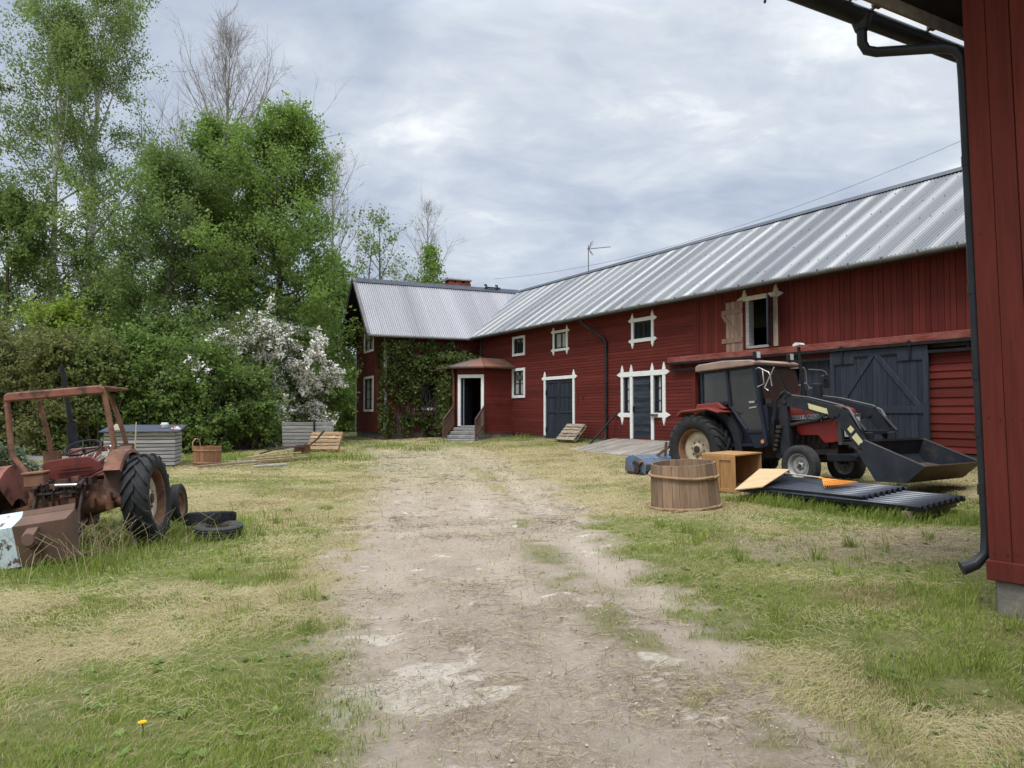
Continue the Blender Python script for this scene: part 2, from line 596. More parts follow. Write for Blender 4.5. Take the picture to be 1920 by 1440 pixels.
def vnoise(x, y, s, seed=0):
    """smooth value noise, vectorised, 0..1"""
    x = np.asarray(x, float) / s + 1000.3 + seed * 17.7
    y = np.asarray(y, float) / s + 1000.7 + seed * 31.3
    xi, yi = np.floor(x).astype(np.int64), np.floor(y).astype(np.int64)
    fx, fy = x - xi, y - yi
    fx, fy = fx * fx * (3 - 2 * fx), fy * fy * (3 - 2 * fy)

    def h(i, j):
        k = (i * 374761393 + j * 668265263 + seed * 974711) & 0x7fffffff
        k = ((k ^ (k >> 13)) * 1274126177) & 0x7fffffff
        return ((k ^ (k >> 16)) & 0xffff) / 65535.0
    return (h(xi, yi) * (1 - fx) + h(xi + 1, yi) * fx) * (1 - fy) + (h(xi, yi + 1) * (1 - fx) + h(xi + 1, yi + 1) * fx) * fy


def gz(x, y, fine=False):
    x, y = np.asarray(x, float), np.asarray(y, float)
    a = x * N2[0] + y * N2[1] + DW
    A = np.interp(a, [0, 1.8, 4.4, 8.5], [1, .55, .28, 0])
    B = .62 * sstep(20, 34, y)
    z = .66 * (1 - (1 - A) * (1 - B))
    z = z + .10 * np.exp(-((x - 6.5) ** 2 + (y - 15) ** 2) / (2 * 1.6 ** 2))
    z = z - .22 * np.exp(-((x + 6.3) ** 2 + (y - 10.6) ** 2) / (2 * 2.6 ** 2))
    z = z + .05 * (vnoise(x, y, 3.1, 1) - .5) * sstep(1.0, 3.0, np.abs(a))
    return z


TRK_Y = [0, 3.7, 5.8, 8.9, 14, 21, 28, 36]
TRK_C = [.9, .52, .14, -.36, -.72, -1.5, -3.2, -6.0]
TRK_H = [1.3, 1.36, 1.62, 1.82, 2.1, 2.3, 2.4, 2.2]


def track(x, y):
    """1 on the bare track, 0 in the grass"""
    c = np.interp(y, TRK_Y, TRK_C)
    h = np.interp(y, TRK_Y, TRK_H)
    d = np.abs(x - c) / h + .15 * (vnoise(x, y, .9, 3) - .5) + .34 * (vnoise(x, y, .28, 4) - .5) + .22 * (vnoise(x, y, .09, 6) - .5) + .14 * (vnoise(x, y, 2.4, 5) - .5)
    t = 1 - sstep(.74, 1.16, d)
    t = t * (1 - .42 * np.exp(-((x - c - .78) / .22) ** 2) * sstep(.48, .62, vnoise(x, y, 1.0, 83) * .6 + vnoise(x, y, .18, 84) * .4))
    far = 1 - .38 * sstep(13, 22, y) - .42 * sstep(25, 32, y)
    return t * far


def bare(x, y):
    """scraped soil by the stacked sheets"""
    d = ((x - 4.7) / 2.3) ** 2 + ((y - 9.9) / 1.25) ** 2
    return (1 - sstep(.5, 1.25, d + 1.3 * (vnoise(x, y, .8, 8) - .5) + .9 * (vnoise(x, y, .25, 9) - .5))) * .62


def dryness(x, y):
    n = .55 * vnoise(x, y, 1.7, 11) + .3 * vnoise(x, y, .6, 12) + .25 * vnoise(x, y, 5, 13)
    base = .10 + .17 * sstep(9, 16, y) - .14 * sstep(25, 31, y)
    hay = .34 * np.exp(-((x + 2.9) / 1.5) ** 2 - ((y - 6.4) / 1.6) ** 2) + .25 * np.exp(-((x - 3.0) / 1.4) ** 2 - ((y - 8.4) / 1.4) ** 2)
    green = .35 * np.exp(-((x + 1.9) / .9) ** 2 - ((y - 4.4) / 1.2) ** 2) + .4 * np.exp(-((x + 6) / 2.4) ** 2 - ((y - 10.2) / 2.0) ** 2)
    return np.clip(sstep(.30, .62, n * .9 + base - .18 + hay - green), 0, 1)


def build_ground():
    fx = np.concatenate([-np.geomspace(600, 27, 14), np.arange(-26, -7, .25), np.arange(-7, 7.01, .08), np.arange(7.25, 26, .25), np.geomspace(27, 600, 14)])
    fy = np.concatenate([-np.geomspace(400, 5, 10), np.arange(-4, 2.4, .3), np.arange(2.4, 14, .07), np.arange(14, 30, .16), np.arange(30, 52, .4), np.geomspace(53, 900, 18)])
    X, Y = np.meshgrid(fx, fy)
    Z = gz(X, Y)
    T = track(X, Y)
    Bm = bare(X, Y)
    # ruts, clods and tyre prints pressed into the soil
    c = np.interp(Y, TRK_Y, TRK_C)
    d = X - c
    rut = np.exp(-((d - .18) / .24) ** 2) + np.exp(-((d - 1.32) / .26) ** 2) + .7 * np.exp(-((d + 1.05) / .25) ** 2)
    soil = np.maximum(T, Bm)
    near = 1 - sstep(16, 26, Y)
    Z = Z - .050 * rut * T * near
    Z = Z + near * soil * (.034 * (vnoise(X, Y, .42, 21) - .5) + .028 * (vnoise(X, Y, .15, 22) - .5))
    lug = np.sin((Y * 1.0 + .5 * np.abs(d - .18)) * 2 * math.pi / .17)
    Z = Z + near * .012 * lug * rut * T * sstep(.45, .62, vnoise(X, Y, 1.3, 25))
    Z = Z + near * (1 - soil) * (.045 * (vnoise(X, Y, .5, 23) - .5) + .03 * (vnoise(X, Y, .2, 24) - .5))
    ny, nx = X.shape
    V = np.stack([X.ravel(), Y.ravel(), Z.ravel()], 1)
    i = np.arange(ny - 1)[:, None] * nx + np.arange(nx - 1)[None, :]
    Fq = np.stack([i, i + 1, i + nx + 1, i + nx], -1).reshape(-1, 4)
    m = bpy.data.materials.new('yard_ground')
    m.use_nodes = True
    Nn, L = m.node_tree.nodes, m.node_tree.links
    p = Nn['Principled BSDF']
    p.inputs['Roughness'].default_value = .95
    p.inputs['Specular IOR Level'].default_value = .15
    co = Nn.new('ShaderNodeTexCoord')

    def noise(s, det=6, ro=.62, dist=0):
        n = Nn.new('ShaderNodeTexNoise')
        n.inputs['Scale'].default_value = s
        n.inputs['Detail'].default_value = det
        n.inputs['Roughness'].default_value = ro
        n.inputs['Distortion'].default_value = dist
        L.new(co.outputs['Object'], n.inputs['Vector'])
        return n.outputs['Fac']

    def mr(f, a, b, c=0., e=1.):
        r = Nn.new('ShaderNodeMapRange')
        for k, v in zip((1, 2, 3, 4), (a, b, c, e)): r.inputs[k].default_value = v
        L.new(f, r.inputs[0])
        return r.outputs[0]

    def mixc(f, a, b):
        x = Nn.new('ShaderNodeMix')
        x.data_type = 'RGBA'
        L.new(f, x.inputs[0])
        for k, v in ((6, a), (7, b)):
            if isinstance(v, tuple): x.inputs[k].default_value = (*v, 1)
            else: L.new(v, x.inputs[k])
        return x.outputs[2]

    def attr(nm):
        a = Nn.new('ShaderNodeAttribute')
        a.attribute_name = nm
        return a.outputs['Fac']

    dirt = mixc(mr(noise(1.1, 6, .6), .4, .62), (.385, .312, .240), (.285, .225, .168))
    dirt = mixc(mr(noise(26, 5, .7), .46, .66), dirt, (.46, .385, .305))
    dirt = mixc(mr(noise(70, 4, .7), .60, .78), dirt, (.20, .16, .125))
    dirt = mixc(mr(noise(3.2, 6, .7), .54, .70), dirt, (.34, .28, .20))
    dirt = mixc(mr(noise(150, 3, .8), .54, .68), dirt, (.225, .178, .132))
    dirt = mixc(mr(noise(210, 2, .8), .58, .66), dirt, (.60, .53, .44))
    sandc = mixc(mr(noise(18, 5, .7), .42, .6), (.62, .55, .46), (.50, .43, .35))
    dirt = mixc(attr('rut'), dirt, (.47, .395, .318))
    dirt = mixc(attr('moss'), dirt, (.205, .180, .098))
    sm_ = Nn.new('ShaderNodeMath')
    sm_.operation = 'MULTIPLY_ADD'
    L.new(noise(11, 6, .75), sm_.inputs[0])
    sm_.inputs[1].default_value = 1.7
    L.new(attr('sand'), sm_.inputs[2])
    dirt = mixc(mr(sm_.outputs[0], 1.25, 1.62), dirt, sandc)
    turf = mixc(mr(noise(9, 6, .65), .4, .62), (.130, .150, .045), (.235, .215, .090))
    hay = mixc(mr(noise(34, 5, .7), .42, .62), (.40, .325, .165), (.235, .185, .095))
    g = mixc(attr('dry'), turf, hay)
    hummus = mixc(mr(noise(20, 5, .7), .4, .65), (.24, .175, .125), (.36, .29, .215))
    g = mixc(attr('bare'), g, hummus)
    L.new(mixc(attr('dirt'), g, dirt), p.inputs['Base Color'])
    b = Nn.new('ShaderNodeBump')
    b.inputs['Strength'].default_value = .9
    b.inputs['Distance'].default_value = .035
    L.new(noise(38, 9, .78), b.inputs['Height'])
    L.new(b.outputs[0], p.inputs['Normal'])
    o = np_mesh('ground', V, [Fq], m, smooth=True)
    me = o.data
    sand = np.exp(-((X + .50) / .42) ** 2 - ((Y - 4.75) / .50) ** 2) + .55 * np.exp(-((X + 1.0) / .4) ** 2 - ((Y - 6.6) / .9) ** 2)
    sand = sstep(.34, .62, sand * .95 + 1.0 * (vnoise(X, Y, .33, 31) - .5) + .6 * (vnoise(X, Y, .10, 32) - .5))
    for nm, arr in (('rut', np.clip(.85 * rut * sstep(.30, .62, vnoise(X, Y, .8, 81) * .7 + vnoise(X, Y, .2, 82) * .3), 0, .9)), ('moss', .75 * np.exp(-((d - .78) / .24) ** 2) * sstep(.46, .62, vnoise(X, Y, 1.0, 83) * .6 + vnoise(X, Y, .18, 84) * .4)), ('dirt', T), ('dry', dryness(X, Y)), ('bare', Bm), ('sand', sand)):
        a = me.attributes.new(nm, 'FLOAT', 'POINT')
        a.data.foreach_set('value', arr.ravel().astype(np.float32))
    tag(o, kind='structure')
    return o


build_ground()


# ------------------------------------------------------------------ building helpers
def cut_spans(a, b, holes):
    """[a,b] minus a list of intervals"""
    out = [(a, b)]
    for h0, h1 in holes:
        nxt = []
        for s0, s1 in out:
            if h1 <= s0 or h0 >= s1: nxt.append((s0, s1))
            else:
                if h0 > s0: nxt.append((s0, h0))
                if h1 < s1: nxt.append((h1, s1))
        out = nxt
    return [s for s in out if s[1] - s[0] > .004]


def boards_h(mb, P, u0, u1, z0, z1, bh, holes=(), proud=.022, top=None, jit=.0):
    """lapped horizontal boards. P(u, z, d): point on the wall, d metres proud. top(u) optional roof line"""
    z = z0
    while z < z1 - .005:
        h = bh * (1 + jit * (rnd.random() - .5))
        zt = min(z + h, z1)
        cuts = sorted({z, zt} | {hz for h_ in holes for hz in h_[2:4] if z < hz < zt})
        tint = rnd.random()
        for c0, c1 in zip(cuts[:-1], cuts[1:]):
            zm = (c0 + c1) / 2
            hs = [(h_[0], h_[1]) for h_ in holes if h_[2] < zm < h_[3]]
            for s0, s1 in cut_spans(u0, u1, hs):
                if top is not None:
                    lo, hi = top(c1)
                    s0, s1 = max(s0, lo), min(s1, hi)
                    if s1 - s0 < .02: continue
                # random butt joints
                xs = [s0]
                while s1 - xs[-1] > 5.2: xs.append(xs[-1] + 3.2 + 1.8 * rnd.random())
                xs.append(s1)
                for a, b in zip(xs[:-1], xs[1:]):
                    t2 = min(1, max(0, tint + .35 * (rnd.random() - .5)))
                    d0 = proud * (1 - (c0 - z) / h)
                    d1 = proud * (1 - (c1 - z) / h) * .8 + .002
                    mb.add([P(a, c0, d0), P(b, c0, d0), P(b, c1, d1), P(a, c1, d1)], [(0, 1, 2, 3)], t2)
                    if c0 == z:
                        mb.add([P(a, c0, -.004), P(b, c0, -.004), P(b, c0, d0), P(a, c0, d0)], [(0, 1, 2, 3)], t2)
        z = zt


def boards_v(mb, P, u0, u1, zb, zt, w, holes=(), proud=.02, gap=.012):
    """upright boards with narrow joints; zb, zt functions of u or numbers"""
    u = u0
    fb = zb if callable(zb) else (lambda q: zb)
    ft = zt if callable(zt) else (lambda q: zt)
    while u < u1 - .01:
        ww = w * (.75 + .5 * rnd.random())
        a, b = u, min(u + ww, u1)
        cuts = sorted({a, b} | {hu for h_ in holes for hu in h_[0:2] if a < hu < b})
        tint = rnd.random()
        for c0, c1 in zip(cuts[:-1], cuts[1:]):
            um = (c0 + c1) / 2
            hs = [(h_[2], h_[3]) for h_ in holes if h_[0] < um < h_[1]]
            t0, t1 = min(ft(c0), ft(c1)), max(ft(c0), ft(c1))
            for s0, s1 in cut_spans(fb(um), t1, hs):
                pr = proud * (.7 + .5 * rnd.random()) if c0 == a else proud
                e0 = c0 + (gap / 2 if c0 == a else 0)
                e1 = c1 - (gap / 2 if c1 == b else 0)
                za = ft(c0) if s1 == t1 else s1
                zb_ = ft(c1) if s1 == t1 else s1
                vs = [P(e0, s0, pr), P(e1, s0, pr), P(e1, zb_, pr), P(e0, za, pr), P(e0, s0, -.004), P(e1, s0, -.004), P(e1, zb_, -.004), P(e0, za, -.004)]
                mb.add(vs, [(0, 1, 2, 3), (0, 3, 7, 4), (1, 5, 6, 2), (0, 4, 5, 1)], tint)
        u = b


def slab(mb, P, u0, u1, z0, z1, d0, d1, tint=.5):
    """box on a wall between depths d0..d1 (positive = out of the wall)"""
    vs = [P(u, z, d) for d in (d0, d1) for z in (z0, z1) for u in (u0, u1)]
    return mb.add(vs, [(0, 1, 3, 2), (4, 6, 7, 5), (0, 4, 5, 1), (2, 3, 7, 6), (0, 2, 6, 4), (1, 5, 7, 3)], tint)


def poly_slab(mb, P, pts, d0, d1, tint=.5):
    return mb.prism(pts, lambda q, s: P(q[0], q[1], d1 if s else d0), tint)


def spear(u, z, du, dz, w, ln):
    """the pointed end of a trim board, running in direction (du,dz)"""
    nx_, nz_ = -dz, du
    return [(u - nx_ * w / 2, z - nz_ * w / 2), (u + du * .05 - nx_ * w * .5, z + dz * .05 - nz_ * w * .5),
            (u + du * ln, z + dz * ln), (u + du * .05 + nx_ * w * .5, z + dz * .05 + nz_ * w * .5), (u + nx_ * w / 2, z + nz_ * w / 2)]


def casing(P, parent, name, u0, u1, z0, z1, w, mat_, spears='', d=(-.01, .045), bottom=True, label=None):
    """white trim round an opening u0..u1, z0..z1 (opening edges); spears at corners"""
    mb = MB()
    zb = z0 - w if bottom else z0
    slab(mb, P, u0 - w, u0, zb if not bottom else z0, z1, d[0], d[1])
    slab(mb, P, u1, u1 + w, zb if not bottom else z0, z1, d[0], d[1])
    slab(mb, P, u0 - w, u1 + w, z1, z1 + w, d[0], d[1] + .004)
    if bottom: slab(mb, P, u0 - w, u1 + w, z0 - w, z0, d[0], d[1] + .004)
    L_ = w * 1.75
    if 't' in spears:
        for u in (u0 - w / 2, u1 + w / 2): poly_slab(mb, P, spear(u, z1 + w, 0, 1, w * 1.15, L_), d[0], d[1] + .002)
    if 's' in spears:
        poly_slab(mb, P, spear(u0 - w, z1 + w / 2, -1, 0, w * 1.15, L_ * .8), d[0], d[1] + .001)
        poly_slab(mb, P, spear(u1 + w, z1 + w / 2, 1, 0, w * 1.15, L_ * .8), d[0], d[1] + .001)
    if 'b' in spears:
        for u in (u0 - w / 2, u1 + w / 2): poly_slab(mb, P, spear(u, z0 - w, 0, -1, w * 1.15, L_), d[0], d[1] + .002)
    if 'q' in spears:
        poly_slab(mb, P, spear(u0 - w, z0 - w / 2, -1, 0, w * 1.15, L_ * .8), d[0], d[1] + .001)
        poly_slab(mb, P, spear(u1 + w, z0 - w / 2, 1, 0, w * 1.15, L_ * .8), d[0], d[1] + .001)
    return mb.build(name, mat_, parent, bevel=.006, label=label)


def window(P, parent, u0, u1, z0, z1, nx=2, nz=3, trim=.11, spears='', mat_=None, sash=None, curtain=None, deep=.07, bar=.028):
    """glass with a dark sash, set back in the wall, and its white casing"""
    mb = MB()
    slab(mb, P, u0, u1, z0, z1, -deep - .012, -deep)
    w = mb.build('window', m_glass, parent)
    sm = MB()
    fw = .045
    slab(sm, P, u0, u0 + fw, z0, z1, -deep, -deep + .035)
    slab(sm, P, u1 - fw, u1, z0, z1, -deep, -deep + .035)
    slab(sm, P, u0 + fw, u1 - fw, z1 - fw, z1, -deep, -deep + .035)
    slab(sm, P, u0 + fw, u1 - fw, z0, z0 + fw, -deep, -deep + .035)
    for i in range(1, nx):
        u = u0 + (u1 - u0) * i / nx
        slab(sm, P, u - bar * 1.2, u + bar * 1.2, z0 + fw, z1 - fw, -deep, -deep + .03)
    for i in range(1, nz):
        z = z0 + (z1 - z0) * i / nz
        us = [u0 + fw] + [u0 + (u1 - u0) * k / nx for k in range(1, nx)] + [u1 - fw]
        for k in range(nx):
            slab(sm, P, us[k] + (bar * 1.2 if k else 0), us[k + 1] - (bar * 1.2 if k < nx - 1 else 0), z - bar / 2, z + bar / 2, -deep, -deep + .025)
    # reveal
    slab(sm, P, u0 - .02, u0, z0, z1, -deep - .02, -.012)
    slab(sm, P, u1, u1 + .02, z0, z1, -deep - .02, -.012)
    slab(sm, P, u0 - .02, u1 + .02, z1, z1 + .02, -deep - .02, -.012)
    slab(sm, P, u0 - .02, u1 + .02, z0 - .02, z0, -deep - .02, -.012)
    sm.build('sash', sash or m_blue, w)
    if curtain:
        cm = MB()
        for (a, b) in curtain:
            slab(cm, P, u0 + fw + (u1 - u0 - 2 * fw) * a, u0 + fw + (u1 - u0 - 2 * fw) * b, z0 + fw + .02, z1 - fw, -deep + .0015, -deep + .004)
        cm.build('curtain', m_curt, w)
    casing(P, w, 'frame', u0, u1, z0, z1, trim, mat_ or m_white, spears)
    return w


def corrugated(name, mat_, parent, cols, plane, amp, wl_, per=6, stripes=None, tip=0.0):
    """cols: (c0, c1, lo(c), hi(c)); plane(c, k, h) -> point, k from 0 (eave) to 1 (ridge), h normal offset"""
    c0, c1, lo, hi = cols
    n = int((c1 - c0) / wl_ * per)
    cs = np.linspace(c0, c1, n)
    V, T = [], []
    for c in cs:
        h = amp * math.sin(2 * math.pi * c / wl_)
        sag = .018 * math.sin(c * .55 + 1) * math.sin(c * .21)
        for k in (lo(c), lo(c) + (hi(c) - lo(c)) * .5, hi(c)):
            V.append(plane(c, k, h + sag * k))
    i = np.arange(n - 1)[:, None] * 3 + np.arange(2)[None, :]
    Fq = np.stack([i, i + 3, i + 4, i + 1], -1).reshape(-1, 4)
    rg_ = np.random.default_rng(3)
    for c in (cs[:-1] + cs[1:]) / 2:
        # groove dirt and crest sheen painted as tint; each sheet has its own wear
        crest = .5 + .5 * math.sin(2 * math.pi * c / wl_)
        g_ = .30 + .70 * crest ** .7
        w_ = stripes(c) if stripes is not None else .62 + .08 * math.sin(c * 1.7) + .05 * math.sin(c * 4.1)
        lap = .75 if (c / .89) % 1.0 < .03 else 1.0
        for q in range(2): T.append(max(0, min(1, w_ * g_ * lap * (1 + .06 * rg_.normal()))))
    return np_mesh(name, np.array(V), [Fq], mat_, tint=T, parent=parent, smooth=True)


# ------------------------------------------------------------------ the long barn
BO = tuple(-N2 * DW)                                   # origin on the wall line; local x along wall, -y out of the wall
BROT = math.atan2(E2[1], E2[0])
BX0, BX1 = -33.4, -4.0
ZE, ZR, OH, HW = 5.38, 8.42, .5, 4.0                   # eave height, ridge height, eave overhang, half width


def b_local(o):
    o.location = (BO[0], BO[1], 0)
    o.rotation_euler = (0, 0, BROT)
    return o


barn = b_local(thing('barn', 'long red timber barn with striped corrugated roof behind the red tractor', 'barn'))
PB = lambda u, z, d: (u, -d, z)
W_UP1 = (-30.0, -29.12, 4.36, 5.02)
W_LO1 = (-30.03, -29.13, 2.50, 3.58)
W_2 = (-26.62, -25.72, 4.33, 4.98)
W_3 = (-21.42, -20.46, 4.30, 4.90)
D_1 = (-27.30, -25.27, .62, 3.08)
D_2 = (-21.50, -20.50, .86, 2.99)
S_L = (-22.02, -21.64, 1.72, 2.98)
S_R = (-20.36, -19.90, 1.72, 2.98)
HATCH = (-16.2, -15.32, 3.60, 4.98)
mb = MB()
boards_h(mb, PB, BX0 + .3, -18.43, .80, 5.36, .112, [W_UP1, W_LO1, W_2, W_3, D_1, D_2, S_L, S_R], .013)
mb.build('lapped_wall', m_redh, barn, fix=False)
mb = MB()
boards_v(mb, PB, -18.43, BX1, 3.46, 5.36, .17, [HATCH], .020)
mb.build('upright_board_wall', m_redv, barn, fix=False)
mb = MB()
boards_h(mb, PB, -10.9, BX1, .82, 3.16, .19, [], .028, jit=.4)
slab(mb, PB, -18.43, -10.9, 3.16, 3.46, -.03, .0)
slab(mb, PB, -18.5, -18.33, .75, 3.16, -.1, .03, .4)
mb.build('plank_wall', m_redh, barn, fix=False)
mb = MB()
for s in np.arange(-33.4, BX1, 1.1):
    w_ = 1.08
    if -18.4 < s < -11.5: continue
    slab(mb, PB, s, min(s + w_, BX1), .1, .805 - .02 * rnd.random(), -.3, -.02 - .03 * rnd.random(), rnd.random())
slab(mb, PB, -18.4, -10.9, .1, .66, -.3, -.02)
mb.build('foundation', m_stone, barn)
mb = MB()                                              # inner shell: end walls, back wall, floors
mb.box(BX0, BX1, 7.9, 8.0, .2, 5.3)
mb.box(BX0 - .1, BX0, .05, 7.9, .2, 5.3)
mb.box(BX1 - .1, BX1, .03, 7.9, .2, 5.3)
mb.box(BX0, BX1, .03, 7.9, .60, .66)
mb.box(BX0, BX1, .03, 7.9, 3.20, 3.40)
mb.prism([(.03, 5.3), (7.97, 5.3), (4, 8.30)], lambda q, s: (BX1 - (.1 if s else 0), q[0], q[1]))
for s in (-18.7, -10.7): mb.box(s - .05, s + .05, .05, 7.9, .66, 3.2)
mb.build('inner_shell', m_inside, barn)

b_nrm = Vector((0, -(ZR - ZE), (HW + OH))).normalized()
def b_roof(c, k, h):
    y = -OH + k * (HW + OH)
    return (c, y + b_nrm[1] * h, ZE + k * (ZR - ZE) + b_nrm[2] * h)
def b_lo(c):
    return 0.0 if c > -33.30 else min(.985, (-33.30 - c) / 3.15)
def b_str(c):
    q = (c / .89) % 1.0
    w = .30 + .06 * math.sin(c * 2.1)
    t = max(0, 1 - abs(q - .5) / w)
    t = t * t * (3 - 2 * t)
    fade = .62 + .2 * math.sin(c * 1.3 + .4) + .12 * math.sin(c * 3.7)
    return min(1, max(0, .19 + .78 * t * fade + .05 * math.sin(c * .9)))
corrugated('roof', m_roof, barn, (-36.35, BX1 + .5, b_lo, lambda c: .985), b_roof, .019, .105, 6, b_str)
mb = MB()
mb.add([(-36.4, 4.0, ZR), (BX1 + .5, 4.0, ZR), (BX1 + .5, 8.5, ZE), (-36.4, 8.5, ZE)], [(0, 1, 2, 3)])
for k in range(24):                                    # bolts rows show as the sheet laps; soffit and purlin ends
    pass
mb.add([(BX0, -OH + .06, ZE - .035), (BX1 + .5, -OH + .06, ZE - .035), (BX1 + .5, 4.0, ZR - .12), (BX0 - 2, 4.0, ZR - .12)], [(0, 3, 2, 1)])
mb.box(BX0, BX1 + .45, -OH + .02, -OH + .045, ZE - .16, ZE - .03)
mb.build('roof_underside', m_soffit, barn)
mb = MB()
mb.tube([(BX0 + .1, -OH - .07, ZE - .075), (BX1 + .5, -OH - .07, ZE - .075)], .062, 10)
for s in np.arange(BX0 + .4, BX1, .9):
    mb.box(s - .012, s + .012, -OH - .14, -OH - .03, ZE - .13, ZE - .005)
mb.build('gutter', m_gutter, barn)
mb = MB()
rc = 34
ln = BX1 + .5 + 36.5
for side in (-1, 1):
    mb.add([(-36.5, 4.0, ZR + .05), (BX1 + .5, 4.0, ZR + .05), (BX1 + .5, 4.0 + side * .30, ZR + .05 - .195), (-36.5, 4.0 + side * .30, ZR + .05 - .195)], [(0, 1, 2, 3)])
mb.build('ridge_cap', m_ridge, barn)
# screw heads in rows
mb = MB()
for k in (.12, .38, .62, .86):
    for s in np.arange(-32, BX1, .3):
        if rnd.random() < .72 and k > b_lo(s):
            p = b_roof(s, k + .01 * rnd.random(), .024)
            mb.box(p[0] - .009, p[0] + .009, p[1] - .009, p[1] + .009, p[2] - .012, p[2] + .008)
mb.build('roof_screw', m_gutter, barn)['kind'] = 'stuff'

window(PB, barn, *W_UP1, 2, 1, .11)
window(PB, barn, *W_LO1, 2, 2, .12, curtain=[(.02, .34), (.6, .78)])
window(PB, barn, *W_2, 2, 1, .10, 'tsbq', curtain=[(.02, .4), (.55, .98)])
window(PB, barn, *W_3, 2, 1, .125, 'tsbq')


def plank_door(P, parent, u0, u1, z0, z1, mat_, d0, d1, bw_=.12, horiz=False, name='door'):
    mb = MB()
    if horiz:
        z = z0
        while z < z1 - .01:
            b = min(z + bw_ * (.9 + .2 * rnd.random()), z1)
            slab(mb, P, u0, u1, z + .004, b - .002, d0, d1 + .012 * rnd.random(), rnd.random())
            z = b
    else:
        u = u0
        while u < u1 - .01:
            b = min(u + bw_ * (.8 + .4 * rnd.random()), u1)
            slab(mb, P, u + .003, b - .003, z0, z1, d0, d1 + .006 * rnd.random(), rnd.random())
            u = b
    return mb.build(name, mat_, parent)


# double door
um = (D_1[0] + D_1[1]) / 2
for (a, b) in ((D_1[0] + .01, um - .012), (um + .012, D_1[1] - .01)):
    dr = plank_door(PB, barn, a, b, D_1[2] + .02, D_1[3] - .02, m_blue, -.05, -.012, .13)
    mb = MB()
    for (za, zb) in ((.66, .90), (1.72, 1.80), (2.94, 3.05), (2.36, 2.40)):
        slab(mb, PB, a, b, za, zb, -.012, .014, rnd.random())
    for u in (a, b - .08): slab(mb, PB, u, u + .08, .95, 2.95, -.012, .012, rnd.random())
    mb.build('door_rail', m_blue, dr, bevel=.004)
    mb = MB()
    ue = a - .02 if a < um - .5 else b - .06
    for z in (.92, 2.45): slab(mb, PB, ue, ue + .09, z, z + .22, .012, .03)
    mb.build_each('hinge', m_black, dr)
casing(PB, barn, 'door_frame', D_1[0], D_1[1], D_1[2] + .16, D_1[3], .13, m_white, 'ts', bottom=False)
# tall slatted door between two slim side windows, one trim round the lot
d2 = plank_door(PB, barn, D_2[0], D_2[1], D_2[2], D_2[3], m_blueh, -.05, -.012, .075, True)
mb = MB()
for z in (1.1, 2.55): slab(mb, PB, D_2[1] - .10, D_2[1] - .01, z, z + .2, .004, .03)
slab(mb, PB, D_2[0] + .04, D_2[0] + .07, 1.75, 1.95, .004, .05)
mb.build_each('hinge', m_black, d2)
for (u0, u1, z0, z1) in (S_L, S_R):
    w = window(PB, barn, u0, u1, z0, z1, 1, 3, .001, '', curtain=[(.35, .6)])
mb = MB()
for (a, b, zb) in ((S_L[0] - .14, S_L[0], 1.72), (S_L[1], D_2[0], .80), (D_2[1], S_R[0], .80), (S_R[1], S_R[1] + .14, 1.72)):
    slab(mb, PB, a, b, zb, 2.99, -.01, .045)
    poly_slab(mb, PB, spear((a + b) / 2, 3.16, 0, 1, .15, .26), -.01, .047)
slab(mb, PB, S_L[0] - .14, S_R[1] + .14, 2.99, 3.16, -.01, .049)
for (a, b) in ((S_L[0] - .14, S_L[1]), (S_R[0], S_R[1] + .14)): slab(mb, PB, a, b, 1.56, 1.72, -.01, .049)
for u, du in ((S_L[0] - .14, -1), (S_R[1] + .14, 1)):
    for z in (3.075, 1.64): poly_slab(mb, PB, spear(u, z, du, 0, .17, .24), -.01, .046)
    poly_slab(mb, PB, spear(u - du * .07, 1.56, 0, -1, .15, .28), -.01, .047)
mb.build('door_frame', m_white, d2, bevel=.006)
mb = MB()
slab(mb, PB, -20.44, -20.12, 1.60, 1.68, .05, .12)
mb.tube([PB(-20.45, 1.64, .07), PB(-20.1, 1.62, .12)], .03, 8)
mb.build('door_lamp', m_gutter, d2)

# loft hatch with one bare leaf swung open on the wall
hx0, hx1, hz0, hz1 = HATCH
mb = MB()
slab(mb, PB, hx0 - .10, hx1 + .30, hz1, hz1 + .13, -.02, .05)
slab(mb, PB, hx1 + .16, hx1 + .31, hz0 - .02, hz1, -.02, .048)
for u in (hx0 - .02, hx1 + .26): poly_slab(mb, PB, spear(u, hz1 + .12, 0, 1, .18, .30), -.02, .05)
poly_slab(mb, PB, spear(hx0 - .1, hz1 + .06, -1, 0, .16, .24), -.02, .046)
poly_slab(mb, PB, spear(hx1 + .30, hz1 + .06, 1, 0, .16, .24), -.02, .046)
hf = mb.build('hatch_frame', m_oldwhite, barn, bevel=.006)
mb = MB()
slab(mb, PB, hx0 - .01, hx0 + .12, hz0, hz1, -.18, .02)
slab(mb, PB, hx0 + .12, hx1, hz0 - .02, hz0 + .05, -.2, .05)
slab(mb, PB, hx1 - .06, hx1, hz0 + .05, hz1, -.12, .02)
mb.build('hatch_jamb', m_grey, barn)
sh = part_empty('shutter', barn, PB(hx0 - .04, 0, .05), (0, 0, R(-5)))
PS = lambda u, z, d: (u, -d, z)
lf = plank_door(PS, sh, -1.0, -.03, 3.52, 5.02, m_bare, 0, .03, .12, name='shutter_boards')
mb = MB()
slab(mb, PS, -1.0, -.03, 3.80, 3.94, .03, .055, .2)
slab(mb, PS, -1.0, -.03, 4.66, 4.80, .03, .055, .2)
poly_slab(mb, PS, [(-.97, 4.66), (-.80, 4.66), (-.10, 3.94), (-.30, 3.94)], .03, .055, .2)
mb.build('shutter_brace', m_bare, sh)
leaf = part_empty('shutter', barn, PB(hx1 + .08, 0, .05), (0, 0, R(-53)))
mb = MB()
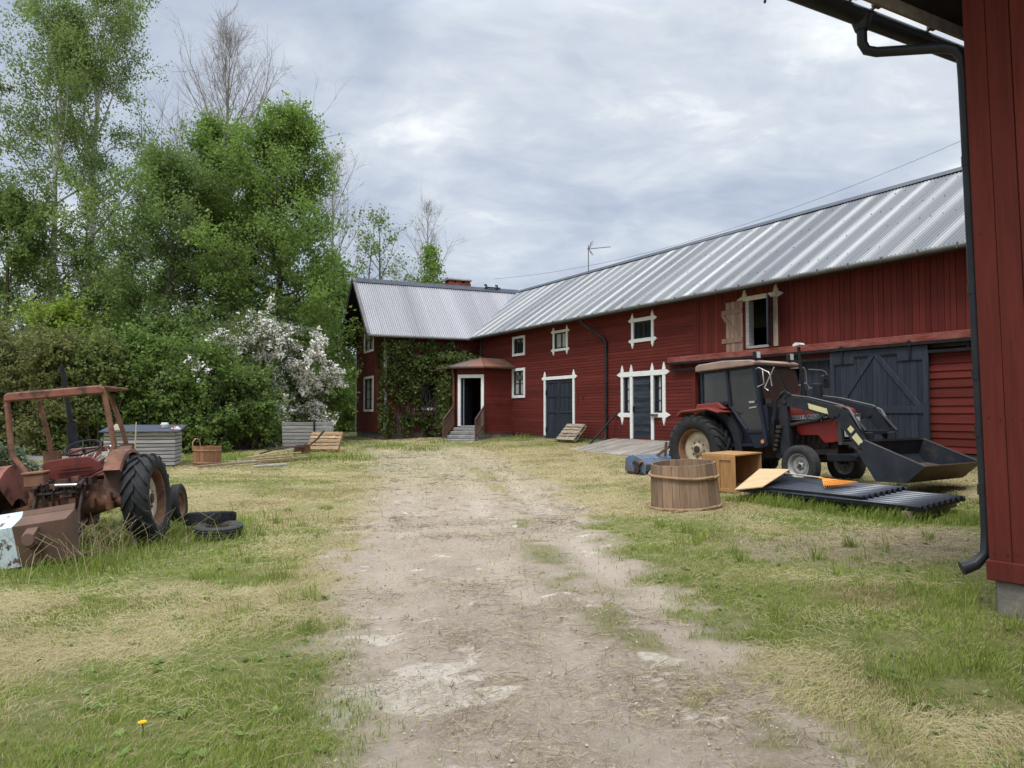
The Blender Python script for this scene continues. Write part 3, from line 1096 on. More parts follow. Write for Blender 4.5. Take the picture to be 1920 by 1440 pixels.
slab(mb, PS, 0, .80, hz0 + .0, hz1, 0, .04, .4)
mb.build('shutter_boards', m_blue, leaf)
mb = MB()
for z in (hz0 + .3, hz1 - .4): slab(mb, PS, -.02, .10, z, z + .1, .04, .07)
mb.build_each('hinge', m_black, leaf)

# red beam, steel rails and the big sliding doors
mb = MB()
slab(mb, PB, -19.45, BX1, 3.34, 3.52, .0, .20)
mb.build('track_beam', m_beam, barn, bevel=.012)
mb = MB()
slab(mb, PB, -19.5, BX1, 3.275, 3.337, .03, .22)
slab(mb, PB, -19.3, BX1, 3.07, 3.14, .10, .15)
for s in np.arange(-18.9, BX1, 1.15): slab(mb, PB, s - .025, s + .025, 3.13, 3.28, .09, .13)
mb.build('sliding_rail', m_black, barn)


def sliding_door(u0, u1, z0, z1, d0, brace=True):
    P = lambda u, z, d: (u, -d, z)
    dr = plank_door(P, barn, u0, u1, z0, z1, m_blue, d0, d0 + .03, .15, name='sliding_door')
    if brace:
        mb = MB()
        e = d0 + .06
        slab(mb, P, u0, u0 + .13, z0, z1, d0 + .03, e, .7)
        slab(mb, P, u1 - .13, u1, z0, z1, d0 + .03, e, .8)
        slab(mb, P, u0 + .13, u1 - .13, z1 - .15, z1, d0 + .03, e, .6)
        slab(mb, P, u0 + .13, u0 + .70, z1 - .33, z1 - .15, d0 + .03, e + .004, .6)
        slab(mb, P, u1 - .75, u1 - .13, z1 - .33, z1 - .15, d0 + .03, e + .004, .5)
        slab(mb, P, u0 + .13, u1 - .13, 1.70, 1.86, d0 + .03, e, .6)
        slab(mb, P, u0 + .13, u1 - .13, z0, z0 + .2, d0 + .03, e, .6)
        c = (u0 + u1) / 2 - .05
        poly_slab(mb, P, [(c - .14, z1 - .15), (c + .02, z1 - .15), (u0 + .32, 1.86), (u0 + .14, 1.86)], d0 + .03, e - .002, .8)
        poly_slab(mb, P, [(c - .02, z1 - .152), (c + .14, z1 - .152), (u1 - .14, 1.862), (u1 - .32, 1.862)], d0 + .03, e - .002, .8)
        mb.build('door_brace', m_blue, dr, bevel=.006)
        mb = MB()
        for u in (u0 + .38, u1 - .42):
            slab(mb, P, u - .03, u + .03, z1 - .3, z1 + .16, e + .004, e + .03)
            mb.tube([P(u - .04, z1 + .1, e + .02), P(u + .04, z1 + .1, e + .02)], .05, 8)
            mb.build('door_hanger', m_black, dr)
            mb = MB()
    return dr


sliding_door(-13.22, -10.60, .80, 3.26, .10)
sliding_door(-14.35, -13.10, .80, 3.10, -.06, False)
# rain pipe
mb = MB()
mb.tube([PB(-23.95, 5.30, OH + .05), PB(-23.95, 5.16, OH + .03), PB(-23.9, 5.05, OH - .05), PB(-23.08, 4.48, .12), PB(-22.98, 4.30, .09), PB(-22.98, 1.30, .09), PB(-22.98, .80, .10), PB(-22.98, .70, .22)], .052, 10)
for z in (1.3, 2.8, 4.1): mb.tube([PB(-22.98, z, .09), PB(-22.98, z + .05, .09)], .062, 10)
mb.build('drainpipe', m_pipe, barn)
# small tool hanging by the double door
mb = MB()
slab(mb, PB, -24.93, -24.89, 2.10, 2.42, .02, .04)
slab(mb, PB, -24.60, -24.53, 2.28, 2.36, .02, .05)
mb.build_each('wall_latch', m_iron, barn)


# ------------------------------------------------------------------ the farmhouse wing
house = thing('farmhouse', 'red farmhouse wing with vine-covered front and silvery ridged roof', 'house')
hp = bw(-36.75, 0)
house.location = (hp[0], hp[1], 0)
house.rotation_euler = (0, 0, BROT - math.atan(.075))
HX, HG, HZ = 2.72, 4.34, 5.36                          # front wall, gable wall, eave
HE = 3.06
PF = lambda u, z, d: (HX + d, -u, z)                   # front wall; u = metres out along the wing
PG = lambda u, z, d: (u, -HG - d, z)                   # gable wall
FW = (1.66, 2.78, 1.97, 3.34)
GU = (-.90, .70, 4.88, 6.42)
GL = (-.90, .70, 1.90, 3.43)
mb = MB()
boards_h(mb, PF, -1.0, HG, .78, 5.3, .12, [FW], .013)
mb.build('front_wall', m_redh, house, fix=False)
mb = MB()
boards_v(mb, PG, -HX, HX, .78, lambda u: 8.30 - abs(u) * 1.0, .16, [GU, GL], .016)
mb.build('gable_wall', m_redv, house, fix=False)
mb = MB()
mb.box(-HX - .02, -HX + .1, -HG + .05, 5, .3, 5.3)
mb.box(-HX + .1, HX - .14, -HG + .1, 5, .3, .4)
mb.box(-HX + .1, HX - .14, -HG + .14, 5, 3.6, 3.7)
mb.box(-HX + .1, HX - .14, -.2, -.1, .4, 5.3)
mb.build('inner_shell', m_inside, house)
mb = MB()
slab(mb, PF, -1, HG - .02, .0, .78, -.3, -.03)
slab(mb, PG, -HX + .02, HX - .05, .0, .78, -.3, -.04)
mb.build('foundation', m_stone, house)
mb = MB()
slab(mb, PF, HG - .10, HG + .03, .78, 5.25, .0, .04)
slab(mb, PG, HX - .0, HX + .04, .78, 5.25, -.1, .03)
slab(mb, PG, -HX - .03, -HX + .08, .78, 5.25, -.05, .04)
mb.build_each('corner_board', m_white, house)
h_nrm = Vector(((8.42 - HZ), 0, HE)).normalized()
def h_roof(c, k, h):
    x = HE * (1 - k)
    return (x + h_nrm[0] * h, -c, HZ + k * (8.42 - HZ) + h_nrm[2] * h)
def h_lo(c):
    return 0.0 if c > .15 else min(.985, (.15 - c) / 4.16)
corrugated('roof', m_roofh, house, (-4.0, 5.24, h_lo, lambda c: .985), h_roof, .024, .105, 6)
mb = MB()
mb.add([(0, -5.24, 8.42), (0, 4.0, 8.42), (-HE, 4.0, HZ), (-HE, -5.24, HZ)], [(0, 1, 2, 3)])
mb.add([(0, -5.22, 8.33), (0, 4.0, 8.33), (-HE + .05, 4.0, HZ - .08), (-HE + .05, -5.22, HZ - .08)], [(3, 2, 1, 0)])
mb.add([(0, -5.22, 8.34), (0, 3.0, 8.34), (HE - .05, .6, HZ - .07), (HE - .05, -5.22, HZ - .07)], [(0, 1, 2, 3)])
mb.build('roof_underside', m_soffit, house)
mb = MB()                                              # rake boards and edge flashing at the gable
for sx in (1, -1):
    mb.beam((0, -5.24, 8.36), (sx * HE, -5.24, HZ - .06), .03, .17, up=(sx, 0, 1))
    mb.beam((sx * .02, -5.19, 8.455), (sx * (HE + .03), -5.19, HZ + .03), .16, .02, up=(sx, 0, 1))
mb.build('rake_board', m_gutter, house)
mb = MB()
for sx in (1, -1):
    mb.add([(0, -5.26, 8.47), (0, 4.1, 8.47), (sx * .27, 4.1, 8.23), (sx * .27, -5.26, 8.23)], [(0, 1, 2, 3)])
mb.build('ridge_cap', m_ridge, house)
mb = MB()
mb.tube([(HE + .07, -5.25, HZ - .07), (HE + .07, -.05, HZ - .07)], .062, 10)
for q in np.arange(.3, 5.2, .9): mb.box(HE + .01, HE + .14, -q - .012, -q + .012, HZ - .13, HZ - .01)
mb.build('gutter', m_gutter, house)
mb = MB()                                              # valley sheet along the junction of the two roofs
for (pa, pb_) in ((Vector((HE + .02, -.13, HZ)), Vector((.02, 3.98, 8.43))),):
    up = Vector((0, 0, .035))
    n_ = Vector((1, .16, 0)).normalized() * .34
    dr = Vector((0, 0, .20))
    a0, a1 = pa + up, pb_ + up
    b0 = pa + Vector((.40, .10, .0)) + up * 1.3
    b1 = pb_ + Vector((.40, .10, -.06)) + up * 1.3
    mb.add([a0, a1, b1, b0], [(0, 1, 2, 3)])
mb.build('valley_sheet', m_valley, house)
window(PG, house, *GU, 2, 3, .12, curtain=[(.06, .42), (.60, .95)])
window(PG, house, *GL, 2, 3, .12, curtain=[(.06, .42), (.60, .95)])
window(PF, house, *FW, 2, 2, .12)
# chimney
mb = MB()
for k in range(9):
    z = 8.0 + k * .075
    g_ = .05 if k >= 7 else 0
    for j in range(4):
        w4 = 1.16 / 4
        mb.box(-1.0 - g_, -.36 + g_, .04 + j * w4 - (g_ if j == 0 else 0), .04 + (j + 1) * w4 - .006 + (g_ if j == 3 else 0), z, z + .069, rnd.random())
for (x0, y0) in ((-.99, .02), (-.99, .42), (-.99, .92), (-.55, .02), (-.55, .42), (-.55, .92)):
    mb.box(x0, x0 + .2, y0, y0 + .30, 8.675, 8.80, rnd.random())
ch = mb.build('chimney', m_brick, house)
mb = MB()
mb.box(-1.1, -.28, -.06, 1.30, 8.80, 8.86)
mb.prism([(-1.1, 8.86), (-.28, 8.86), (-.46, 8.95), (-.92, 8.95)], lambda q, s: (q[0], 1.28 if s else -.04, q[1]))
mb.build('chimney_cap', m_conc, ch)
mb = MB()
for q in (1.98, 2.62):
    mb.tube([(.12, q, 8.42), (.02, q, 8.60), (-.10, q, 8.66), (-.16, q, 8.60)], .035, 8)
    mb.tube([(.10, q, 8.40), (.06, q, 8.62)], .05, 8)
mb.beam((.1, 1.9, 8.47), (.1, 2.8, 8.47), .05, .06)
mb.build('roof_ladder_bracket', m_black, house)

# corner porch with its low sheet roof (polygon plan, one face square to the yard)
pv = [(6.55, -.55), (6.63, .93), (5.86, 1.90), (2.72, 1.52)]       # (x', out)
PV = lambda i: Vector((pv[i][0], -pv[i][1], 0))
def face_frame(i):
    a, b = PV(i), PV(i + 1)
    d = (b - a).normalized()
    n_ = Vector((d.y, -d.x, 0))
    if n_.dot(Vector((1, -1, 0))) < 0: n_ = -n_
    return a, d, n_, (b - a).length
DOORW = None
for i in range(3):
    a, d, n_, L_ = face_frame(i)
    P = (lambda a, d, n_: (lambda u, z, q: tuple(a + d * u + n_ * q + Vector((0, 0, z)))))(a, d, n_)
    mb = MB()
    holes = []
    if i == 1: holes = [(.12, 1.06, 1.16, 3.27)]
    boards_h(mb, P, 0, L_, .84, 3.74, .12, holes, .013)
    mb.build('porch_wall', m_redh, house, fix=False)
    if i == 1:
        mb = MB()
        slab(mb, P, 1.06, 1.19, 1.13, 3.27, -.1, .05)
        slab(mb, P, -.01, .12, 1.13, 3.27, -.1, .05)
        slab(mb, P, -.01, 1.19, 3.27, 3.42, -.1, .054)
        dfr = mb.build('door_frame', m_white, house, bevel=.005)
        mb = MB()
        slab(mb, P, .12, 1.06, 1.10, 1.16, -.25, .06)
        mb.build('threshold', m_grey, house)
        mb = MB()                                      # the door itself stands open inwards
        hinge = P(1.0, 0, -.04)
        dd = (-n_ * .93 - d * .20).normalized()
        for k in range(1):
            p0 = Vector(hinge)
            p1 = p0 + dd * .9
            mb.beam((p0.x, p0.y, 2.2), (p1.x, p1.y, 2.2), .04, 2.04)
        mb.build('door', m_navy, house)
        mb = MB()
        slab(mb, P, .93, .955, 1.17, 3.25, -.09, -.05)
        mb.build('door_edge', m_grey, house)
        STEP = (a, d, n_)
mb = MB()
mb.add([(pv[0][0] - .05, .7, 1.14), (pv[0][0] - .05, -.9, 1.14), (5.75, -1.75, 1.14), (2.8, -1.5, 1.14), (2.8, .7, 1.14)], [(0, 1, 2, 3, 4)])
mb.build('porch_floor', m_inside, house)
mb = MB()
for i in range(3):
    a, d, n_, L_ = face_frame(i)
    P = (lambda a, d, n_: (lambda u, z, q: tuple(a + d * u + n_ * q + Vector((0, 0, z)))))(a, d, n_)
    slab(mb, P, .0, L_, .2, .84, -.3, -.03)
mb.build('porch_plinth', m_stone, house)
# roof: eave outline pushed out .28, rising to a point against the wall
cen = Vector((4.2, -.2, 0))
ev = []
for (x, o_) in ((6.95, -.62), (7.02, 1.06), (6.0, 2.32), (2.78, 2.05)): ev.append(Vector((x, -o_, 3.76)))
apex = Vector((5.0, -.35, 4.28))
apex2 = Vector((2.76, -.10, 4.36))
mb = MB()
back0 = Vector((6.2, .80, 4.15))
tr = [(ev[0], ev[1], apex, .35), (ev[1], ev[2], apex, .75), (ev[2], apex2, apex, .10), (ev[2], ev[3], apex2, .0)]
for k, (p, q, r_, t_) in enumerate(tr):
    # each facet split into sheets of different wear
    n_s = 4
    for j in range(n_s):
        u0, u1 = p.lerp(q, j / n_s), p.lerp(q, (j + 1) / n_s)
        tt = min(1, max(0, t_ + .3 * (rnd.random() - .5)))
        if k == 0: tt = (.05, .25, .7, .9)[j]
        if k == 1: tt = (.95, .75, .15, .05)[j]
        mb.add([u0, u1, r_], [(0, 1, 2)], tt)
mb.add([ev[0], apex, back0], [(0, 1, 2)], .1)
mb.add([apex, apex2, Vector((2.76, 1.2, 4.36)), back0], [(0, 1, 2, 3)], .1)
for p, q in zip(ev[:-1], ev[1:]):
    mb.add([p, q, q - Vector((0, 0, .07)), p - Vector((0, 0, .07))], [(0, 1, 2, 3)], .0)
mb.add([p - Vector((0, 0, .07)) for p in ev] + [Vector((2.78, .6, 3.69)), Vector((6.6, .6, 3.69))], [(0, 1, 2, 3, 4, 5)], .0)
pr = mb.build('porch_roof', m_copper, house, fix=False)
mb = MB()
for r_ in (ev[1],): mb.tube([r_, apex], .022, 6)
mb.tube([ev[2], apex2], .02, 6)
mb.build('roof_seam', m_ridge, pr)
mb = MB()
mb.tube([ev[2] + Vector((-.15, .2, -.05)), ev[2] + Vector((-.25, .3, -.5)), ev[2] + Vector((-.25, .3, -3.0))], .05, 8)
mb.build('drainpipe', m_rust, house)

# stone steps with two brown railings
a, d, n_ = STEP
Mh = Matrix.Translation((hp[0], hp[1], 0)) @ Matrix.Rotation(house.rotation_euler[2], 4, 'Z')
sp = Mh @ (a + d * .59)
sn = (Mh.to_3x3() @ n_).normalized()
sd = (Mh.to_3x3() @ d).normalized()
if sd.x < 0: sd = -sd
steps = thing('stone_steps', 'worn stone steps with brown lattice railings at the farmhouse door', 'steps', (sp.x, sp.y, 0), (0, 0, math.atan2(sd.y, sd.x)))
zf = float(gz(sp.x + sn.x * 1.5, sp.y + sn.y * 1.5)) - .06
nst = 4
hs = (1.08 - zf) / nst
for k in range(nst):
    mb = MB()
    y1 = -.10 - .34 * (k + 1)
    mb.box(-.66 - .04 * k, .62 + .02 * k, y1 - .05, -.03, 1.08 - hs * (k + 1), 1.08 - hs * k - .004)
    mb.build('step', m_conc, steps, bevel=.02)
for sx in (-.78, .64):
    mb = MB()
    t0, t1 = (sx, -.16, 1.08), (sx, -1.5, zf + .06)
    mb.beam((sx, -.12, 2.02), (sx, -1.52, zf + .98), .05, .045)
    mb.beam((sx, -.12, 1.20), (sx, -1.50, zf + .17), .04, .035)
    mb.beam((sx, -.14, 1.0), (sx, -.14, 2.04), .05, .05)
    mb.beam((sx, -1.50, zf), (sx, -1.50, zf + 1.0), .05, .05)
    mb.build('railing', m_lattice, steps)
    rl = [o for o in steps.children if o.name.startswith('railing')][-1]
    mb = MB()
    for k in range(1, 12):
        f = k / 12
        y = -.14 + f * (-1.36)
        zl, zu = 1.20 + f * (zf + .17 - 1.20), 2.02 + f * (zf + .98 - 2.02)
        mb.beam((sx, y, zl), (sx, y, zu), .026, .022)
    mb.build('baluster', m_lattice, rl)


# ------------------------------------------------------------------ the near red outbuilding at the right edge
shed = thing('outbuilding', 'tall red plank outbuilding with black drainpipe at the right edge', 'outbuilding',
             (4.05, 6.55, 0), (0, R(-1.45), BROT))
# local x runs along the visible face towards the camera side, -y out of it
PN = lambda u, z, d: (u, -d, z)
mb = MB()
boards_v(mb, PN, 0.0, 7.5, .32, lambda u: 5.55 + u * .68 if u < 3.75 else 5.55 + (7.5 - u) * .68, .185, [], .022, .010)
mb.build('face_wall', m_redn, shed)
mb = MB()
slab(mb, PN, -.012, 7.5, .30, .465, .0, .048)
mb.build('base_board', m_redn, shed, bevel=.008)
mb = MB()
for u in np.arange(.05, 7.4, .092):
    for z in (.36, .52, 1.62, 3.2, 4.6):
        if rnd.random() < .7:
            q = u + .02 * rnd.random()
            z_ = z + .05 * rnd.random()
            d_ = .049 if z < .45 else .026
            mb.tube([PN(q, z_, d_ - .006), PN(q, z_, d_ + .004)], .006, 6)
mb.build('nail_head', m_iron, shed)['kind'] = 'stuff'
mb = MB()
mb.box(.0, .12, .0, 9, .3, 5.5)
mb.box(.12, 7.5, 8.9, 9, .3, 5.5)
mb.box(7.38, 7.5, .02, 8.9, .3, 5.5)
mb.box(.12, 7.4, .03, .1, .3, 5.5)
mb.build('side_wall', m_redn, shed)
mb = MB()
mb.box(.035, 7.4, -.012, 8.9, -.3, .318)
fo = mb.build('foundation', m_stone, shed, bevel=.02)
mb = MB()
sl = .68
for (sx, x0) in ((1, -.55), (-1, 8.05)):
    xm = 3.75
    z0, zm = 5.62, 5.62 + (xm + .55) * sl
    for off, nm in ((0, 0),):
        vs = [(x0, -1.62, z0), (xm, -1.62, zm), (xm, 9.6, zm), (x0, 9.6, z0)]
        up = [(x, y, z + .07) for x, y, z in vs]
        mb.add(vs + up, [(0, 1, 2, 3), (7, 6, 5, 4), (0, 4, 5, 1), (1, 5, 6, 2), (2, 6, 7, 3), (3, 7, 4, 0)])
mb.build('roof', m_soffit, shed)
mb = MB()
mb.box(-.585, -.555, -1.65, 9.6, 5.50, 5.70)
mb.build('eave_board', m_fascia, shed)
mb = MB()
for q in (-.62, -.30, .55, 1.5):
    mb.box(-.64, -.586, q - .05, q + .05, 5.52, 5.62)
    mb.beam((-.62, q, 5.53), (-.72, q, 5.52), .03, .015)
    mb.build('gutter_bracket', m_fascia, shed)
    mb = MB()
mb = MB()
mb.tube([(-.70, -1.72, 5.43), (-.70, 9.6, 5.48)], .085, 14)
mb.tube([(-.70, -1.74, 5.43), (-.70, -1.70, 5.43)], .093, 14)
mb.tube([(-.70, -1.66, 5.35), (-.72, -1.67, 5.28), (-.70, -1.70, 5.23)], .012, 6)
mb.build('gutter', m_pipe, shed)
mb = MB()
mb.tube([(-.70, -.42, 5.43), (-.70, -.42, 5.30)], [.10, .06], 12)
pp = [(-.70, -.42, 5.36), (-.70, -.42, 5.18), (-.68, -.39, 5.11), (-.62, -.33, 5.08), (-.2, .0, 5.01), (-.12, .06, 4.97), (-.085, .10, 4.89), (-.08, .10, 4.7),
      (-.07, .10, .70), (-.075, .08, .50), (-.12, -.01, .41), (-.19, -.09, .37)]
mb.tube(pp, [.046] * 10 + [.050, .060], 12)
for z in (1.0, 1.5, 2.0, 2.75, 3.9): mb.tube([(-.078, .10, z), (-.078, .10, z + .09)], .051, 12)
mb.build('drainpipe', m_pipe, shed)


# ------------------------------------------------------------------ wheels
def wheel(parent, name, loc, r, w, rim_r, out, kind, tyre_mat, rim_mat, disc_mat=None, bolts=8, lugs=20, steer=0.0):
    """out: +1/-1, the side (local y) that shows the rim face"""
    e = part_empty(name, parent, loc, (0, 0, steer))
    mb = MB()
    lh = .042 if kind == 'lug' else .0
    rt = r - lh
    h = w / 2
    sw = [(rim_r, -h * .72), (rim_r + .015, -h * .86), ((rim_r + rt) / 2, -h * 1.0), (rt * .93, -h * .96), (rt - .012, -h * .80)]
    if kind == 'lug':
        tr = [(rt, -h * .6), (rt + .006, 0), (rt, h * .6)]
    elif kind == 'rib':
        tr = []
        for q in (-.62, -.26, .26, .62):
            tr += [(rt - .003, h * (q - .16)), (rt, h * (q - .14)), (rt, h * (q + .14)), (rt - .003, h * (q + .16)), (rt - .016, h * (q + .17)), (rt - .016, h * (q + .20))]
        tr = tr[:-2]
    else:
        tr = [(rt, -h * .6), (rt + .004, 0), (rt, h * .6)]
    prof = sw + tr + [(a, -b) for a, b in reversed(sw)]
    mb.lathe(prof, 48, 'y', tint=.5)
    if kind == 'lug':
        for sgn in (-1, 1):
            for i in range(lugs):
                q0 = 2 * math.pi * (i + (.5 if sgn > 0 else 0)) / lugs
                dq = 2 * math.pi / lugs * 1.15
                ta = .030 / r
                path = [(sgn * h * .99, q0 - .02, r - .055, rt - .10), (sgn * h * .80, q0 + .10 * dq, r - .012, rt - .02), (sgn * h * .40, q0 + .52 * dq, r, rt - .01), (-sgn * h * .06, q0 + dq, r - .003, rt - .01)]
                vs = []
                for (y, q, ro, ri) in path:
                    for (qq, rr) in ((q - ta * 1.25, ri), (q + ta * 1.25, ri), (q + ta, ro), (q - ta, ro)):
                        vs.append((rr * math.sin(qq), y, rr * math.cos(qq)))
                fs = [(0, 1, 2, 3), (15, 14, 13, 12)]
                for k in range(3):
                    for j in range(4):
                        a, b = k * 4 + j, k * 4 + (j + 1) % 4
                        fs.append((a, b, b + 4, a + 4))
                mb.add(vs, fs)
    if kind == 'block':
        for i in range(44):
            q = 2 * math.pi * i / 44
            for jy, off in ((-.62, 0), (-.2, .5), (.2, 0), (.62, .5)):
                qq = q + off * 2 * math.pi / 44
                vs = []
                for (dy, dq_, rr) in ((-1, -1, 0), (1, -1, 0), (1, 1, 0), (-1, 1, 0), (-1, -1, 1), (1, -1, 1), (1, 1, 1), (-1, 1, 1)):
                    an = qq + dq_ * .042
                    R_ = rt - .008 + .020 * rr
                    vs.append((R_ * math.sin(an), h * (jy + dy * .17), R_ * math.cos(an)))
                mb.add(vs, [(4, 5, 6, 7), (0, 1, 5, 4), (1, 2, 6, 5), (2, 3, 7, 6), (3, 0, 4, 7)])
    mb.build('tyre', tyre_mat, e)
    if rim_mat is None: return e
    mb = MB()
    o = out
    ri = rim_r
    mb.lathe([(ri + .022, o * h * .76), (ri + .008, o * h * .80), (ri - .012, o * h * .72), (ri - .022, o * h * .40), (ri - .055, o * h * .12), (ri - .03, -o * h * .4), (ri + .01, -o * h * .76)], 40, 'y')
    mb.build('rim', rim_mat, e)
    mb = MB()
    rd = ri - .05
    f = o * h
    mb.lathe([(rd, f * .10), (rd * .93, f * .20), (rd * .80, f * .26), (rd * .62, f * .22), (rd * .52, f * .10), (rd * .36, f * .08), (rd * .34, f * .22), (rd * .22, f * .32), (.001, f * .33)], 32, 'y')
    dm = disc_mat or rim_mat
    mb.build('wheel_disc', dm, e)
    mb = MB()
    for i in range(bolts):
        q = 2 * math.pi * i / bolts + .2
        x, z = rd * .44 * math.sin(q), rd * .44 * math.cos(q)
        mb.tube([(x, f * .05, z), (x, f * .22, z)], .016 if ri > .3 else .011, 6)
    mb.tube([(0, f * .2, 0), (0, f * .42, 0)], rd * .20, 12)
    mb.build('hub', m_iron, e)
    return e


def lettering(txt, size, mat_, parent, M, depth=.003, name='lettering'):
    cu = bpy.data.curves.new('t', 'FONT')
    cu.body = txt
    cu.size = size
    cu.extrude = depth
    cu.align_x = 'CENTER'
    cu.align_y = 'CENTER'
    to = bpy.data.objects.new('t', cu)
    C.objects.link(to)
    dg = bpy.context.evaluated_depsgraph_get()
    me = bpy.data.meshes.new_from_object(to.evaluated_get(dg))
    bpy.data.objects.remove(to)
    bpy.data.curves.remove(cu)
    me.transform(M)
    me.materials.clear()
    me.materials.append(mat_)
    me.name = name
    o = bpy.data.objects.new(name, me)
    C.objects.link(o)
    o.parent = parent
    return o


# ------------------------------------------------------------------ the red loader tractor
rt = thing('tractor', 'red cab tractor with black front loader parked before the barn', 'tractor', (4.85, 17.43, .14), (0, R(-3.3), R(-55)))
XZ = lambda y0, y1: (lambda q, s: (q[0], y1 if s else y0, q[1]))
wheel(rt, 'rear_wheel', (0, -.86, .77), .77, .42, .44, -1, 'lug', m_tyre, m_rimo, m_rimw, 8, 22)
wheel(rt, 'rear_wheel', (0, .86, .77), .77, .42, .44, 1, 'lug', m_tyre, m_rimo, m_rimw, 8, 22)
wheel(rt, 'front_wheel', (2.46, -.77, .40), .40, .21, .235, -1, 'rib', m_tyreg, m_rimg, None, 6, steer=R(-4))
wheel(rt, 'front_wheel', (2.46, .77, .40), .40, .21, .235, 1, 'rib', m_tyreg, m_rimg, None, 6, steer=R(-4))
mb = MB()
mb.box(-.35, 1.2, -.22, .22, .50, 1.0)
mb.box(1.2, 2.2, -.20, .20, .55, 1.15)
mb.box(2.0, 2.9, -.17, .17, .55, 1.2)
mb.tube([(0, -.66, .77), (0, .66, .77)], .11, 12)
mb.tube([(2.46, -.66, .42), (2.46, -.2, .58), (2.46, .2, .58), (2.46, .66, .42)], .055, 8)
mb.box(2.36, 2.56, -.14, .14, .44, .62)
mb.box(2.3, 2.95, -.28, .28, .60, .70)
for k in range(16):
    x, y, z = 1.7 + rnd.random() * 1.1, -.26 + .1 * rnd.random(), .62 + .6 * rnd.random()
    mb.box(x, x + .06 + .12 * rnd.random(), y, y + .12, z, z + .05 + .12 * rnd.random())
for k in range(7):
    x = 1.8 + .12 * k
    mb.tube([(x, -.25, .7), (x + .1, -.33, .9 + .1 * rnd.random()), (x + .2 * rnd.random(), -.27, 1.2)], .014, 6)
mb.build('chassis', m_iron, rt)
mb = MB()
bon = [(1.66, 1.64), (2.2, 1.63), (2.85, 1.55), (3.0, 1.48), (3.03, 1.30), (1.66, 1.30)]
for s in (0,):
    n0 = len(mb.v)
    ys = [(.30, 1.0), (.35, .90)]
    outer = [(x, -.30 if z > 1.5 else -.36, z) for x, z in bon] + [(x, .30 if z > 1.5 else .36, z) for x, z in bon]
    k = len(bon)
    fs = [tuple(range(k)), tuple(range(2 * k - 1, k - 1, -1))] + [(i, k + i, k + (i + 1) % k, (i + 1) % k) for i in range(k)]
    mb.add(outer, fs)
bo = mb.build('bonnet', m_redd, rt, bevel=.025)
mb = MB()
for y0, y1 in ((-.372, -.355), (.355, .372)):
    mb.prism([(1.9, 1.31), (3.02, 1.31), (3.02, 1.395), (1.9, 1.395)], XZ(y0, y1))
st = mb.build('bonnet_stripe', m_plate, rt)
Mt = Matrix.Translation((2.39, -.3755, 1.353)) @ Matrix.Rotation(R(90), 4, 'X')
lettering('MASSEY FERGUSON', .092, m_ink, rt, Mt)
mb = MB()
for y0, y1 in ((-.36, -.33), (.33, .36)):
    mb.prism([(2.10, 1.30), (3.02, 1.30), (3.04, .84), (2.74, .82), (2.60, .98), (2.22, .99), (2.14, 1.08)], XZ(y0, y1))
mb.build('side_panel', m_red, rt, bevel=.012)
mb = MB()
mb.prism([(-.325, .80), (.325, .80), (.335, 1.34), (-.335, 1.34)], lambda q, s: (3.03 + (.05 if s else 0), q[0], q[1]))
gr = mb.build('grille', m_ink, rt)
mb = MB()
for (a, b, c, d_) in ((-.36, -.30, .78, 1.38), (.30, .36, .78, 1.38), (-.30, .30, .78, .83), (-.30, .30, 1.33, 1.38)):
    mb.box(3.02, 3.105, a, b, c, d_)
for z in np.arange(.87, 1.33, .05): mb.box(3.08, 3.09, -.30, .30, z, z + .012)
mb.build('grille_surround', m_gutter, gr, bevel=.01)
mb = MB()
for y in (-.235, .235): mb.box(3.085, 3.11, y - .06, y + .06, 1.23, 1.32)
mb.build_each('headlight', m_lens, gr)
mb = MB()
mb.box(3.108, 3.116, -.275, -.035, .93, 1.14)
pl = mb.build('number_plate', m_plate, gr, bevel=.004)
for tx, z in (('NGB', 1.088), ('144', .985)):
    Mt = Matrix.Translation((3.1165, -.155, z)) @ Matrix.Rotation(R(90), 4, 'Z') @ Matrix.Rotation(R(90), 4, 'X')
    lettering(tx, .105, m_ink, pl, Mt)
mb = MB()
mb.prism([(2.72, .62), (3.30, .60), (3.38, .56), (3.38, .46), (2.74, .46)], XZ(-.34, .34))
mb.build('front_weight', m_ldr, rt, bevel=.02)
# cab
mb = MB()
ytop, ybot = .66, .72
def cp(x, z, s): return (x, s * (ybot + (ytop - ybot) * (z - 1.0) / 1.45), z)
for s in (-1, 1):
    mb.beam(cp(.02, 1.60, s), cp(.02, 2.48, s), .06, .06)
    mb.beam(cp(.80, 1.62, s), cp(.72, 2.48, s), .09, .06, up=(1, 0, 0))
    mb.beam(cp(1.69, .80, s), cp(1.43, 2.48, s), .10, .07, up=(1, 0, 0))
    mb.beam(cp(.0, 2.46, s), cp(1.46, 2.46, s), .06, .06)
    mb.beam(cp(-.02, 1.74, s), cp(.80, 1.74, s), .05, .07)
    mb.beam(cp(.80, 1.66, s), cp(1.20, 1.14, s), .05, .07, up=(0, 1, 0))
    mb.beam(cp(1.18, 1.11, s), cp(1.66, 1.11, s), .05, .07)
    mb.prism([(1.20, 1.10), (1.66, 1.10), (1.72, .78), (1.36, .76)], XZ(s * .715, s * .69))
    mb.prism([(-.02, 1.70), (.80, 1.70), (1.2, 1.1), (1.2, .85), (.2, .85), (-.02, 1.3)], XZ(s * .60, s * .58))
for (x, z) in ((.02, 2.46), (.02, 1.74), (1.45, 2.46), (1.66, 1.62)):
    mb.beam((x, -.68, z), (x, .68, z), .06, .06)
mb.box(1.60, 1.72, -.70, .70, .80, 1.62)
mb.box(.0, 1.65, -.69, .69, .80, .86)
mb.build('cab_frame', m_navy, rt, bevel=.008)
